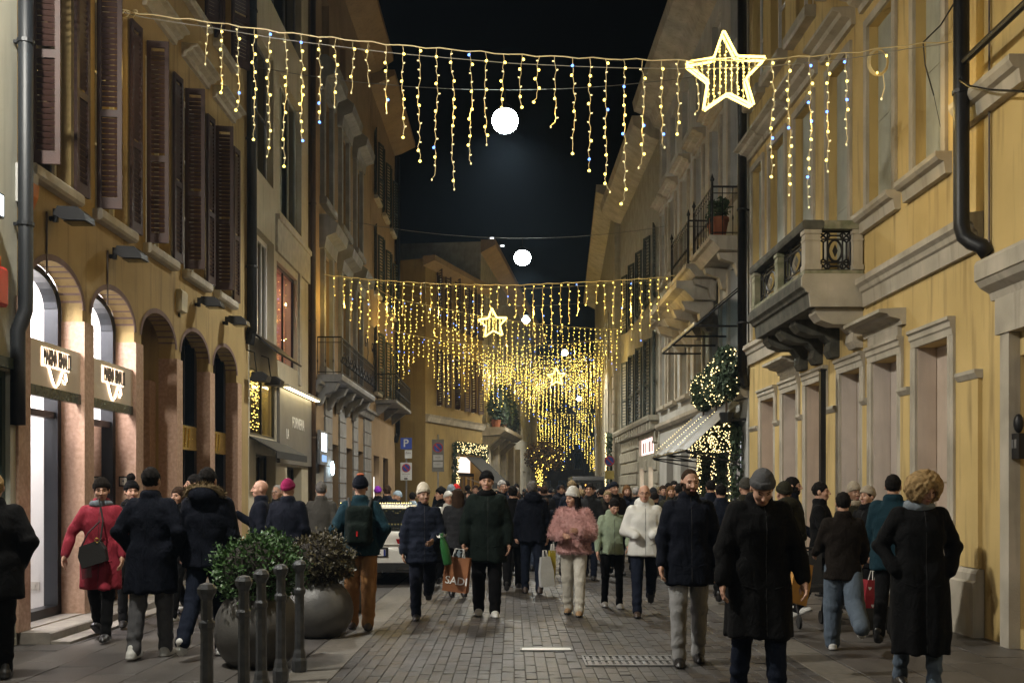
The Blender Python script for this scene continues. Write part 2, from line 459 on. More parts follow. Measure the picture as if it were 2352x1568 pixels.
def hood(F, parent, u0, u1, z, prot=.30, h=.22, m=None):
    """moulded window hood"""
    return prof(F, parent, 'hood', u0, u1, [(0, z), (.06, z), (.08, z + h * .35), (prot * .6, z + h * .5), (prot * .7, z + h * .7), (prot, z + h * .78), (prot, z + h), (0, z + h + .02)], m or M_sill)

def pipe(F, label, u, w, z0, z1, r, m, bend=None, name='downpipe', brackets=()):
    p = F.pt(u, w, z0); t = thing(name, (p.x, p.y, z0), label, 'downpipe')
    mb = F.mb(); pts = [(u, w, z1), (u, w, z0)] if not bend else [(u, w, z1), (u, w, z0 + .15)] + bend
    mb.tube(pts, r, 10); mb.build('pipe', m, t, smooth=True)
    for z in brackets:
        mb = F.mb(); mb.lathe([(r + .012, z - .02), (r + .012, z + .02)], 10, (u, w, 0)); mb.box(u - .02, u + .02, -.02, w, z - .015, z + .015); mb.build('bracket', m, t)
    return t

# ------------------------------------------------------------------ left side
FL = Facade(-5.2, 0, -1)
# building at the left edge
B = building('shop_house', FL, 7, 'pale building with green framed shop front at the left edge')
U0 = 10.46
FL.wall('wall', -4, U0, 0, 17, [rect(9.3, 10.32, .35, 2.85)], .2, M_pale, B)
window(FL, B, 9.3, 10.32, .35, 2.85, .1, mat('green_frame', (.05, .075, .065), rough=.4, bump=.03), nx=1, nz=1, t=.07, behind=mat('green_blind', (.35, .42, .37), rough=.8))
mb = FL.mb(); mb.box(9.2, 10.42, .002, .05, 2.87, 2.98); mb.build('cornice', mat('green_frame', ()), B)
sb = thing('shop_sign', FL.pt(10.1, .12, 4.5), 'small bluish white illuminated sign above the green framed shop', 'sign')
mb = FL.mb(); mb.box(9.2, 9.92, .02, .14, 4.32, 4.56); mb.build('box', M_black, sb)
mb = FL.mb(); mb.box(9.22, 9.90, .142, .146, 4.34, 4.54); mb.build('lit_face', E_sign_w, sb)
rb = thing('alarm_beacon', FL.pt(10.2, .2, 3.6), 'red box with an orange lamp on top at the left edge', 'beacon')
M_red = mat('red_plastic', (.50, .02, .015), rough=.35, bump=.02); M_orange = mat('orange_plastic', (.7, .22, .02), rough=.3, bump=.02)
mb = FL.mb(); mb.prism([(.05, 3.43), (.18, 3.43), (.2, 3.46), (.2, 3.79), (.18, 3.82), (.05, 3.82)], 9.55, 9.88, 'x'); mb.build('box', M_red, rb)
mb = FL.mb(); mb.lathe([(.07, 3.822), (.07, 3.91), (.04, 3.94)], 12, (9.75, .12, 0)); mb.build('lamp', M_orange, rb, smooth=True)
mb = FL.mb(); mb.box(9.7, 9.76, -.01, .05, 3.5, 3.7); mb.build('bracket', M_black, rb)
pipe(FL, 'thick dark blue downpipe at the left edge beside the arcaded building', 10.40, .12, 3.45, 12, .075, M_pipe, bend=[(10.40, .12, 3.5), (10.38, .09, 3.38), (10.36, .06, 3.28), (10.36, .06, 2.9), (10.36, .06, 2.3)], brackets=(4.4, 6.3, 7.9))

# arcaded ochre building
A = building('arcade_building', FL, 15, 'ochre building with shop arches below and dark red louvred shutters above')
U1 = 19.62
bays = [(10.70, 12.05), (12.31, 13.70), (13.96, 15.37), (15.63, 17.06), (17.32, 18.78)]
wins = [(10.72, 11.74), (12.42, 13.45), (14.12, 15.15), (15.78, 16.82), (17.40, 18.4)]
holes = [arch(a, b, .13, 3.80, .42) for a, b in bays]
holes += [rect(a, b, 5.12, 8.0) for a, b in wins] + [rect(a, b, 9.5, 11.7) for a, b in wins] + [rect(a, b, 13, 15) for a, b in wins]
FL.wall('wall', U0 + .02, U1, 0, 16.8, holes, .25, M_ochre, A)
for i, (a, b) in enumerate(wins):
    window(FL, A, a, b, 5.12, 8.0, .22, M_white, nx=2, nz=3, behind=M_curtain)
    sill(FL, A, a - .08, b + .08, 5.12, .13, .14)
    shutter(FL, A, a + .01, .02, 5.14, 8.0, .30, 82, M_shut, single=i < 3)
    shutter(FL, A, b + .01, .05, 5.14, 8.0, .30, 6, M_shut, single=i < 3)
    hood(FL, A, a - .12, b + .12, 8.45, .26, .2)
    window(FL, A, a, b, 9.5, 11.7, .22, M_white, nx=2, nz=2)
    sill(FL, A, a - .08, b + .08, 9.5, .13, .14)
    shutter(FL, A, a - .01, .02, 9.52, 11.7, .40, 150, M_shut, single=False)
    shutter(FL, A, b + .01, .02, 9.52, 11.7, .40, 35, M_shut, single=False)
    window(FL, A, a, b, 13, 15, .22, M_white, nx=2, nz=2)
prof(FL, A, 'eaves', U0 + .02, U1, [(0, 16.3), (.25, 16.4), (.6, 16.7), (.6, 16.85), (0, 16.85)], M_brown)
# stone piers between the arches
for i, u in enumerate([10.44, 12.05, 13.70, 15.37, 17.06, 18.78]):
    mb = FL.mb(); e = u + (.26 if i else .25); bt = -.255
    mb.box(u - .006, e + .006, bt, .03, .13, 3.66)
    mb.build('pier', M_pink, A)
# arch rims
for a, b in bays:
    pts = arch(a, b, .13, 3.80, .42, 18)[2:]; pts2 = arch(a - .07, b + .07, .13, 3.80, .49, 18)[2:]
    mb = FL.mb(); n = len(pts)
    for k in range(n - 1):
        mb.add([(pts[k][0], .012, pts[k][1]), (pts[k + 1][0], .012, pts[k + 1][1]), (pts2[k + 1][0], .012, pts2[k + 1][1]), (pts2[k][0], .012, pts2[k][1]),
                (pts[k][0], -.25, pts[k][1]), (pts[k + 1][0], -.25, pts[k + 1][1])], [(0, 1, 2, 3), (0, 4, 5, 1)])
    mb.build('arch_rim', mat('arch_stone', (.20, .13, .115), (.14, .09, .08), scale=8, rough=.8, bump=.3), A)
# step along the arcade
mb = FL.mb(); mb.prism([(-.6, 0), (.33, 0), (.34, .015), (.34, .11), (.325, .125), (-.6, .125)], U0 + .02, U1, 'x'); mb.build('step', M_step, A)
mb = FL.mb(); mb.prism([(.345, -.01), (.55, -.01), (.55, .028), (.545, .033), (.345, .033)], U0 + .02, U1, 'x'); mb.build('kerb', M_step, A)

# shop in the first two arches
def shop_bay(a, b):
    # dark frame
    mb = FL.mb()
    mb.box(b - .10, b - .002, -.42, -.252, .13, 4.05); mb.box(a + .002, a + .06, -.42, -.252, .13, 4.05)
    mb.box(a + .06, b - .10, -.42, -.252, .13, .24); mb.box(a + .06, b - .10, -.38, -.28, 2.48, 2.56)
    fr = mb.build('window', M_dkframe, A)
    m2 = FL.mb(); m2.quad((a + .055, -.33, .235), (b - .095, -.33, .235), (b - .095, -.33, 2.485), (a + .055, -.33, 2.485)); m2.build('pane', G_clear, fr)
    pts = [(u, z) for u, z in arch(a + .05, b - .05, 3.28, 3.80, .38, 14)]
    m3 = FL.mb(); m3.add([(u, -.33, z) for u, z in pts], [tuple(range(len(pts)))]); m3.build('pane', G_clear, fr)
    # arched dark rim of the upper light
    po = arch(a + .003, b - .003, 3.28, 3.80, .415, 14)[2:]; pi = arch(a + .06, b - .11, 3.28, 3.80, .34, 14)[2:]
    m4 = FL.mb()
    for k in range(len(po) - 1):
        m4.add([(po[k][0], -.255, po[k][1]), (po[k + 1][0], -.255, po[k + 1][1]), (pi[k + 1][0], -.255, pi[k + 1][1]), (pi[k][0], -.255, pi[k][1]), (pi[k + 1][0], -.42, pi[k + 1][1]), (pi[k][0], -.42, pi[k][1])], [(0, 1, 2, 3), (3, 2, 4, 5)])
    m4.build('arch_frame', M_dkframe, fr)
    # fascia with halo lit lettering
    mb = FL.mb(); mb.box(a - .004, b + .004, -.06, -.02, 2.78, 3.28); fa = mb.build('fascia', M_beige, A)
    mb = FL.mb(); mb.box(a - .004, b + .004, -.075, -.01, 2.66, 2.778); mb.build('lintel', M_gstrip, A)
    c = (a + b) / 2 + .0
    letter('shop_glow', E_halo, fa, FL, c, -.012, 3.10, sx=.55, sz=1.75)
    letter('shop', M_black, fa, FL, c, .012, 3.10, sx=.55, sz=1.75)
    sw = [(c - .18 + .42 * t, .012, 3.02 - .20 * math.sin(math.pi * min(1, t * 1.25)) - .04 * t) for t in [i / 14 for i in range(15)]] + [(c + .26, .012, 2.90), (c + .22, .012, 2.86), (c + .14, .012, 2.90)]
    mb = FL.mb(); mb.tube(sw, .006, 5); mb.build('flourish', M_black, fa)
    mb = FL.mb(); mb.tube([(p[0], -.008, p[2]) for p in sw], .014, 5); mb.build('flourish_glow', E_halo, fa)
for a, b in bays[:2]: shop_bay(a, b)
# shop interior: white room with partitions
mb = FL.mb(); a, b = 10.52, 13.72
mb.box(a, a + .02, -3.0, -.43, .13, 4.4); mb.box(b - .04, b, -3.0, -.43, .13, 4.4); mb.box(a, b, -3.03, -3.0, .13, 4.4)
mb.box(a, b, -3.0, -.43, 4.4, 4.42); mb.box(a, b, -3.0, -.43, .11, .13)
mb.box(12.02, 12.06, -1.6, -.43, .135, 4.395); room = mb.build('shop_room', M_white, A)
mb = FL.mb(); mb.box(12.013, 12.019, -.62, -.50, .42, .52); mb.box(12.006, 12.014, -.58, -.55, .45, .49); mb.build('socket', mat('socket_plastic', (.6, .58, .52), rough=.4, bump=0), room)
mb = FL.mb()
for uu in (11.2, 12.9): mb.box(uu - .5, uu + .5, -1.9, -.6, 4.385, 4.395)
mb.build('ceiling_light', emit('shop_ceiling', (1, .93, .92), 22.0), room)
for uu in (11.3, 12.9):
    l = bpy.data.lights.new('shop_light', 'AREA'); l.shape = 'RECTANGLE'; l.size = 1.1; l.size_y = .9; l.energy = 300; l.color = (1, .92, .92)
    put(bpy.data.objects.new('shop_lamp', l), room, Matrix.Translation(FL.pt(uu, -1.05, 4.37)))
mb = FL.mb(); mb.lathe([(.03, 1.1), (.10, 1.15), (.13, 1.4), (.11, 1.6), (.16, 1.85), (.15, 2.05), (.05, 2.15), (.045, 2.3), (.0, 2.32)], 14, (11.55, -.72, 0)); mb.tube([(11.55, -.72, .13), (11.55, -.72, 1.12)], .02)
mb.build('mannequin', mat('mannequin_fabric', (.30, .19, .14), rough=.9), room, smooth=True)

for a, b in bays:
    mb = FL.mb(); mb.box(a + .001, b - .001, -.249, .002, .131, .137); mb.build('threshold', M_step, A)
# third arch: porch
a, b = bays[2]
mb = FL.mb(); mb.box(a - .1, b + .1, -1.3, -1.26, .13, 4.4); mb.box(a - .12, a - .1, -1.3, -.25, .13, 4.4); mb.box(b + .004, b + .05, -1.3, -.256, .13, 4.4); mb.box(a - .1, b + .1, -1.3, -.25, 4.3, 4.32)
po = mb.build('porch', M_ochre, A)
mb = FL.mb(); mb.box(b - .26, b, -.62, -.30, .13, 3.3); mb.build('porch_pier', M_pink, po)
mb = FL.mb(); mb.box(a + .15, b - .3, -1.255, -1.2, .13, 2.6); mb.build('door', M_wood, A)
mb = FL.mb(); mb.box(a + .05, b - .05, -1.25, -1.22, 2.75, 4.1); mb.build('fanlight', G_dark, A)
# intercom plate on the second pier
ic = thing('intercom', FL.pt(13.7, -.12, 1.75), 'small square intercom plate on a pink stone pier', 'intercom')
mb = FL.mb(); mb.box(13.67, 13.692, -.20, -.07, 1.68, 1.82); mb.build('plate', M_dkframe, ic)
mb = FL.mb(); mb.box(13.662, 13.669, -.18, -.09, 1.70, 1.80); mb.build('face', mat('intercom_face', (.4, .36, .3), rough=.4, bump=0), ic)
mb = FL.mb(); mb.ball((13.66, -.135, 1.755), .012); mb.build('lens', M_black, ic)
# fourth and fifth arches: tall dark doors with brass band
for k, (a, b) in enumerate(bays[3:]):
    mb = FL.mb(); mb.box(a + .002, a + .07, -.45, -.2, .13, 4.15); mb.box(b - .14, b - .002, -.45, -.2, .13, 4.1); mb.box(a + .07, b - .14, -.42, -.26, .13, .3)
    c = (a + b) / 2; mb.box(c - .03, c + .03, -.42, -.28, .3, 4.2); mb.box(c + .3, c + .34, -.42, -.28, .3, 4.2)
    dr = mb.build('window', M_dkframe, A)
    for q0, q1 in ((a + .07, c - .03), (c + .03, c + .3), (c + .34, b - .14)):
        for z0, z1 in ((.3, 2.28), (2.72, 4.2)):
            m2 = FL.mb(); m2.quad((q0, -.35, z0), (q1, -.35, z0), (q1, -.35, z1), (q0, -.35, z1)); m2.build('pane', G_dark, dr)
    mb = FL.mb(); mb.box(a + .07, b - .14, -.30, -.16, 2.30, 2.70); bp = mb.build('brass_band', M_brass, A)
    mb = FL.mb()
    for q in (.25, .4, .55, .7): mb.tube([(a + q * 1.2, -.155, 2.34), (a + q * 1.2 + .06, -.15, 2.66)], .012, 5)
    mb.build('brass_relief', M_brass, bp)
    mb = FL.mb(); mb.box(a + .0, b + .0, -3.0, -2.95, .13, 4.2); mb.build('inner_wall', M_brown, A)
    if k == 1:
        mb = FL.mb(); mb.box(a + .075, a + .13, -.348, -.335, .4, 3.9); mb.build('lit_strip', E_shop, A)

# flood lamps on the facade, not lit
def flood(u, z, label):
    t = thing('flood_lamp', FL.pt(u, .05, z), label, 'flood lamp', 'unlit flood lamps on the ochre facade')
    mb = FL.mb(); mb.tube([(u, 0, z - .05), (u, .05, z - .05)], .03, 8); mb.box(u - .02, u + .02, .04, .09, z - .09, z + .06); mb.build('bracket', M_black, t)
    mb = FL.mb(); mb.prism([(.09, z - .03), (.20, z - .09), (.46, z - .10), (.44, z - .02), (.36, z + .05), (.14, z + .06)], u - .13, u + .13, 'x'); mb.build('housing', M_black, t)
    mb = FL.mb(); mb.box(u - .11, u + .11, .20, .44, z - .108, z - .102); mb.build('lens', G_dark, t)
for (px, py), lab in zip(((135, 492), (270, 580), (462, 692), (525, 735)), ('nearest black flood lamp under a sill, left of the first arch top', 'black flood lamp on the ochre wall between the second and third arches', 'black flood lamp above the fourth arch', 'black flood lamp beside the drainpipe at the far end of the arcade')):
    u, z = FL.hit(px, py, .1); flood(u, z, lab)
    if px < 400:
        mb = FL.mb(); mb.tube([(u - .1, .012, z), (u - .1, .012, z - .7)], .012, 5); tag(mb.build('wall_cable', M_pipe_b), 'cable running down the ochre wall below ' + ('the nearest flood lamp' if px < 200 else 'the second flood lamp'), 'cable')
u, z = FL.hit(70, 425, .1)
t = thing('alarm_siren', FL.pt(u, .1, z), 'grey and red alarm siren box beside the dark downpipe', 'siren')
mb = FL.mb(); mb.prism([(0, z - .2), (.07, z - .22), (.12, z - .1), (.13, z + .12), (.08, z + .2), (0, z + .2)], u - .12, u + .12, 'x'); mb.build('cover', mat('grey_plastic', (.45, .44, .42), rough=.5, bump=0), t)
mb = FL.mb(); mb.prism([(.075, z - .235), (.125, z - .11), (.138, z + .02), (.131, z + .02), (.115, z - .09), (.07, z - .225)], u - .121, u + .121, 'x'); mb.build('strobe', mat('orange_plastic', ()), t)
u, z = FL.hit(418, 692, .05)
t = thing('wall_box', FL.pt(u, .05, z), 'small cream junction box on the ochre wall above the third arch', 'junction box')
mb = FL.mb(); mb.prism([(0, z - .18), (.09, z - .16), (.10, z + .13), (.07, z + .17), (0, z + .17)], u - .13, u + .13, 'x'); mb.build('cover', mat('cream_plastic', (.6, .55, .4), rough=.5, bump=0), t)
mb = FL.mb(); mb.box(u - .03, u + .03, 0, .03, z - .24, z - .18); mb.build('gland', M_black, t)
pipe(FL, 'dark downpipe at the far corner of the ochre arcaded building', 19.45, .12, 4.6, 16.5, .10, M_pipe, bend=[(19.45, .12, 4.8), (19.5, .08, 4.65), (19.52, .04, 4.5)], brackets=(6, 8.5, 11))

# cream building with pink lit window
C = building('cream_shop_building', FL, 22, 'cream building with pink lit upper window above the grey shop front')
V0, V1 = 19.64, 25.4
hs = [rect(20.1, 21.75, 4.75, 7.0), rect(22.0, 24.1, 4.53, 6.72), rect(20.1, 21.7, 8.2, 11), rect(22.3, 24.6, 7.9, 11), rect(20.1, 24.6, 12.2, 14.5), rect(19.75, 21.9, 2.75, 4.08), rect(20.2, 21.9, .1, 2.4), rect(23.0, 24.6, .1, 2.2)]
FL.wall('wall', V0, V1, 0, 16, hs, .3, M_cream, C)
win = window(FL, C, 22.0, 24.1, 4.53, 6.72, .14, M_dkframe, pane=G_clear, nx=2, nz=1, t=.06)
mb = FL.mb(); a, b = 21.9, 24.2; mb.box(a, b, -2.5, -2.45, 4.4, 7); mb.box(a, a + .02, -2.45, -.3, 4.4, 7); mb.box(b - .02, b, -2.45, -.3, 4.4, 7); mb.box(a, b, -2.45, -.3, 6.98, 7.0); mb.box(a, b, -2.45, -.3, 4.38, 4.4)
pr = mb.build('pink_room', mat('pink_wall', (.80, .50, .42), rough=.8, bump=0), C)
mb = FL.mb(); mb.box(22.6, 23.6, -1.8, -.9, 6.965, 6.975); mb.build('ceiling_light', emit('pink_lamp', (1, .62, .48), 16, True), pr)
for a_, b_, c_, d_ in ((20.1, 21.75, 4.75, 7.0),): window(FL, C, a_, b_, c_, d_, .2, M_white, nx=4, nz=1, t=.10)
window(FL, C, 20.1, 21.7, 8.2, 11, .2, M_grey, nx=2, nz=2); window(FL, C, 22.3, 24.6, 7.9, 11, .2, M_curtain, nx=3, nz=1, behind=mat('pale_blue_blind', (.45, .5, .5), rough=.8)); window(FL, C, 20.1, 24.6, 12.2, 14.5, .2, M_grey, nx=4, nz=1)
prof(FL, C, 'white_band', 21.88, V1, [(0, 6.9), (.06, 6.9), (.06, 7.6), (.10, 7.62), (.10, 7.72), (0, 7.72)], M_sill)
prof(FL, C, 'panel_frame', 24.2, 24.4, [(0, 4.2), (.05, 4.2), (.05, 6.9), (0, 6.9)], M_sill)
window(FL, C, 19.75, 21.9, 2.75, 4.08, .08, M_dkframe, pane=glass('mirror_pane', (.45, .4, .25), 1.0), nx=2, nz=1, t=.05)
window(FL, C, 20.2, 21.9, .1, 2.4, .25, M_dkframe, nx=3, nz=1); window(FL, C, 23.0, 24.6, .1, 2.2, .25, M_dkframe, nx=2, nz=1)
# light strings' reflections in that pane, added as small glowing dashes behind it
lt = MB(FL.M); E_wl = emit('warm_led', (1, .72, .22), 22)
for i in range(220):
    uu = random.uniform(19.85, 21.8); zz = random.choice([random.uniform(2.8, 4.0), random.uniform(3.6, 4.05)]); lt.box(uu, uu + random.uniform(.01, .06), -.32, -.31, zz, zz + .012)
tag(lt.build('window_lights', E_wl, C), kind='stuff')
mb = FL.mb(); mb.prism([(.05, 4.75), (.55, 4.35), (.57, 4.38), (.05, 4.8)], 19.7, 21.95, 'x'); mb.build('lean_to_canopy', M_black, C)
mb = FL.mb(); mb.prism([(.0, 2.72), (.55, 2.42), (.55, 2.28), (.53, 2.28), (.53, 2.40), (0, 2.68)], 19.7, 22.6, 'x'); mb.build('awning', mat('black_canvas', (.02, .022, .025), rough=.8), C)
# grey shop board with lettering and its strip lamp
mb = FL.mb(); mb.box(22.0, V1 + .3, .002, .07, 2.25, 3.92); fb = mb.build('shop_board', mat('grey_board', (.17, .165, .155), (.14, .135, .13), rough=.5, bump=.05), C)
for zz, tt in (('la', 2.92), ('forneria', 3.22)):
    letter(zz, M_white, fb, FL, 22.75 if zz == 'la' else 23.9, .075, tt, sx=.9 if zz == 'la' else .95, sz=1.25)
mb = FL.mb(); mb.box(22.05, V1 + .3, .02, .26, 3.94, 4.0); sl = mb.build('strip_lamp', M_sill, C)
mb = FL.mb(); mb.box(22.1, V1 + .25, .14, .24, 3.925, 3.938); mb.build('lamp_tube', E_strip, sl)
pipe(FL, 'brown copper downpipe between the cream and the grey building', 25.55, .1, .3, 15.5, .07, M_pipe_b, brackets=(3, 6, 9))

def camera_box(u, z, label):
    t = thing('flood_lamp', FL.pt(u, .1, z), label, 'flood lamp')
    mb = FL.mb(); mb.tube([(u, 0, z + .5), (u, .15, z + .45), (u, .2, z + .05)], .015, 6); mb.build('arm', M_black, t)
    mb = FL.mb(); mb.prism([(.10, z - .12), (.42, z - .12), (.45, z - .02), (.34, z + .06), (.14, z + .05)], u - .16, u + .16, 'x'); mb.build('housing', M_black, t)
u, z = FL.hit(590, 862, .2); camera_box(u, z, 'small black lamp above the window with golden reflections')
u, z = FL.hit(622, 872, .2); camera_box(u, z, 'black lamp next to the end of the strip light over the grey shop')

# grey stone palazzo with ornate balcony
P = building('grey_palazzo', FL, 30, 'grey and brown stone house with an ornate iron balcony')
X0, X1 = 25.7, 36.5
hs = [rect(27.2, 28.3, 5.0, 8.1), rect(30.0, 31.1, 5.0, 8.1), rect(32.8, 33.9, 5.0, 8.1), rect(27.2, 28.3, 9.6, 12.4), rect(30, 31.1, 9.6, 12.4), rect(32.8, 33.9, 9.6, 12.4),
      rect(26.0, 27.5, .1, 2.75), rect(28.6, 29.8, .1, 3.0), rect(31.0, 32.4, .1, 3.0), rect(33.4, 34.8, .1, 3.0), rect(27.2, 28.3, 13.6, 15.4), rect(30, 31.1, 13.6, 15.4)]
FL.wall('wall', X0, X1, 0, 17.5, hs, .3, M_brown, P)
for i in range(9):
    z0 = .05 + i * .46
    for q0, q1 in ((X0, 25.98), (27.52, 28.58), (29.82, 30.98), (32.42, 33.38), (34.82, X1)):
        mb = FL.mb(); mb.box(q0, q1, .002, .05, z0, z0 + .43); mb.build('stone_block', M_grey, P)
prof(FL, P, 'cornice', X0, X1, [(0, 4.2), (.12, 4.22), (.2, 4.4), (.26, 4.42), (.26, 4.5), (0, 4.52)], M_grey)
for a in (27.2, 30.0, 32.8):
    for z0, z1 in ((5.0, 8.1), (9.6, 12.4)):
        window(FL, P, a, a + 1.1, z0, z1, .25, M_curtain, nx=2, nz=2)
        for q in (a - .22, a + 1.1):
            mb = FL.mb(); mb.box(q, q + .22, .002, .12, z0 - .1, z1 + .1); mb.build('jamb', M_grey, P)
        prof(FL, P, 'pediment', a - .35, a + 1.45, [(0, z1 + .1), (.15, z1 + .1), (.2, z1 + .4), (.45, z1 + .5), (.5, z1 + .75), (.2, z1 + 1.0), (0, z1 + 1.0)], M_grey)
        sill(FL, P, a - .3, a + 1.4, z0, .2, .2, M_grey)
prof(FL, P, 'eaves', X0, X1, [(0, 16.9), (.3, 17.0), (.85, 17.4), (.85, 17.6), (0, 17.6)], M_brown)
# ground floor: bright white doorway with sign panel
mb = FL.mb(); mb.box(26.0, 27.5, -.5, -.48, .1, 2.1); mb.build('lit_door', emit('cold_shop_light', (.62, .80, 1), 2.6, True), P)
mb = FL.mb(); mb.box(26.0, 27.5, -.22, -.12, 2.12, 2.75); dl = mb.build('door_fascia', M_dkframe, P)
sg = thing('light_box_sign', FL.pt(26.6, .1, 2.9), 'glowing bluish white box sign above the bright doorway', 'sign')
mb = FL.mb(); mb.box(26.3, 27.3, .06, .14, 2.35, 3.25); mb.build('frame', mat('sign_grey', (.25, .27, .3), rough=.4, bump=0), sg)
mb = FL.mb(); mb.box(26.5, 27.15, .142, .148, 2.70, 3.18); mb.build('lit_panel', emit('cold_sign', (.70, .85, 1), 7, True), sg)
mb = FL.mb(); mb.box(26.5, 27.15, .142, .148, 2.42, 2.60); mb.build('caption', emit('cold_caption', (.35, .55, .9), 1.2), sg)
mb = FL.mb(); c = FL.hit(762, 1075, .12)
for ph in (0, 1.2, 2.4):
    mb.tube([(c[0] + .28 * math.cos(t) * math.cos(ph) , .14, c[1] + .16 * math.sin(t) + .12 * math.cos(t) * math.sin(ph)) for t in [2 * math.pi * i / 16 for i in range(17)]], .012, 5)
tag(mb.build('neon_knot', emit('neon_white', (.7, .9, 1), 8)), 'white neon outline sign of crossed loops by the bright doorway', 'neon sign')
for a, b in ((28.6, 29.8), (31.0, 32.4), (33.4, 34.8)): window(FL, P, a, b, .1, 3.0, .25, M_dkframe, nx=2, nz=1)

# ornate balcony on the grey palazzo
def iron_rail(F, parent, u0, u1, w, z0, z1, step, along='u', fixed=0., m=None):
    mb = F.mb(); P_ = (lambda a, z: (a, w, z)) if along == 'u' else (lambda a, z: (fixed, a, z))
    for z, r in ((z0 + .06, .012), (z1 - .14, .010), (z1, .022)): mb.tube([P_(u0, z), P_(u1, z)], r, 6)
    rail = mb.build('railing', m or M_black, parent)
    n = max(2, int(abs(u1 - u0) / step))
    for i in range(n + 1):
        a = u0 + (u1 - u0) * i / n
        m2 = F.mb(); m2.tube([P_(a, z0), P_(a, z0 + .3 * (z1 - z0)), P_(a, z0 + .36 * (z1 - z0)), P_(a, z0 + .42 * (z1 - z0)), P_(a, z1)], [.009, .009, .02, .009, .009], 5); m2.build('baluster', m or M_black, rail)
    return rail
bl = thing('balcony', FL.pt(29.3, .4, 4.5), 'ornate black iron balcony with scrollwork on the grey stone house', 'balcony')
b0, b1 = 26.3, 32.6
prof(FL, bl, 'slab', b0, b1, [(.05, 4.52), (.62, 4.52), (.70, 4.58), (.72, 4.66), (.72, 4.72), (.05, 4.72)], M_grey)
for uu in (26.5, 27.9, 29.3, 30.8, 32.3): prof(FL, bl, 'corbel', uu - .14, uu + .14, [(.05, 3.9), (.15, 3.95), (.25, 4.2), (.5, 4.3), (.6, 4.5), (.05, 4.51)], M_grey)
iron_rail(FL, bl, b0 + .02, b1 - .02, .68, 4.72, 5.7, .16); iron_rail(FL, bl, .06, .68, 0, 4.72, 5.7, .16, along='w', fixed=b0 + .02)
for i in range(10):
    c = b0 + .4 + i * .6; mb = FL.mb()
    for s_ in (-1, 1): mb.tube([(c + s_ * (.02 + .22 * (1 - t)) * math.cos(5.5 * t), .69, 5.2 + .2 * s_ * (1 - t) * math.sin(5.5 * t)) for t in [k / 12 for k in range(13)]], .010, 4)
    mb.build('scroll', M_black, bl)
for c, rr in ((31.0, .34), (32.4, .26)):
    mb = FL.mb(); mb.tube([(c + rr * (1 - t) * math.cos(7 * t), .66, 6.0 + .25 + rr * (1 - t) * math.sin(7 * t)) for t in [k / 22 for k in range(23)]] , .014, 5)
    mb.tube([(c + rr, .66, 6.25), (c + rr + .1, .66, 6.0), (c + rr - .1, .66, 5.7)], .014, 5); mb.build('scroll_bracket', M_black, bl)

# brown house with dark balcony beyond
Q = building('brown_balcony_house', FL, 40, 'dark brown house with a slab balcony further down the left side')
Y0, Y1 = 36.55, 44.2
hs = [rect(a, a + 1.1, z, z + 2.4) for a in (37.6, 40.0, 42.4) for z in (5.4, 9.2, 12.8)] + [rect(37.4, 39.0, .1, 3.0), rect(40.2, 41.8, .1, 3.0)]
FL.wall('wall', Y0, Y1, 0, 17.0, hs, .25, M_brown, Q)
for a in (37.6, 40.0, 42.4):
    for z in (5.4, 9.2, 12.8):
        window(FL, Q, a, a + 1.1, z, z + 2.4, .2, M_white, nx=2, nz=1)
        shutter(FL, Q, a - .01, .02, z, z + 2.4, .5, 165, M_shut_g, single=False, pitch=.12); shutter(FL, Q, a + 1.11, .02, z, z + 2.4, .5, 15, M_shut_g, single=False, pitch=.12)
        sill(FL, Q, a - .1, a + 1.2, z, .16, .14)
prof(FL, Q, 'eaves', Y0, Y1, [(0, 16.5), (.3, 16.6), (.9, 16.9), (.9, 17.1), (0, 17.1)], M_brown)
mb = FL.mb(); mb.box(37.5, 38.9, -.2, -.18, .15, 2.2); mb.build('lit_window', emit('white_shop', (1, .95, .88), 2.0, True), Q)
window(FL, Q, 40.2, 41.8, .1, 3.0, .2, M_dkframe, nx=2, nz=2)
bl = thing('balcony', FL.pt(41, .4, 5.0), 'dark slab balcony with railing on the brown house', 'balcony')
prof(FL, bl, 'slab', 37.9, 43.5, [(.002, 4.98), (.75, 5.0), (.8, 5.03), (.8, 5.12), (.002, 5.12)], M_grey)
iron_rail(FL, bl, 37.95, 43.45, .76, 5.12, 6.1, .2); iron_rail(FL, bl, .06, .76, 0, 5.12, 6.1, .2, along='w', fixed=37.95)
for uu in (38.2, 40.6, 43.1): prof(FL, bl, 'corbel', uu - .1, uu + .1, [(.002, 4.5), (.15, 4.6), (.5, 4.9), (.6, 4.975), (.002, 4.975)], M_grey)
pipe(FL, 'dark rain gutter pipe at the far corner of the brown balcony house', 44.05, .15, 4.0, 16.4, .1, M_pipe, bend=[(44.05, .15, 4.2), (44.05, .1, 4.0), (44.05, .05, 3.8)])
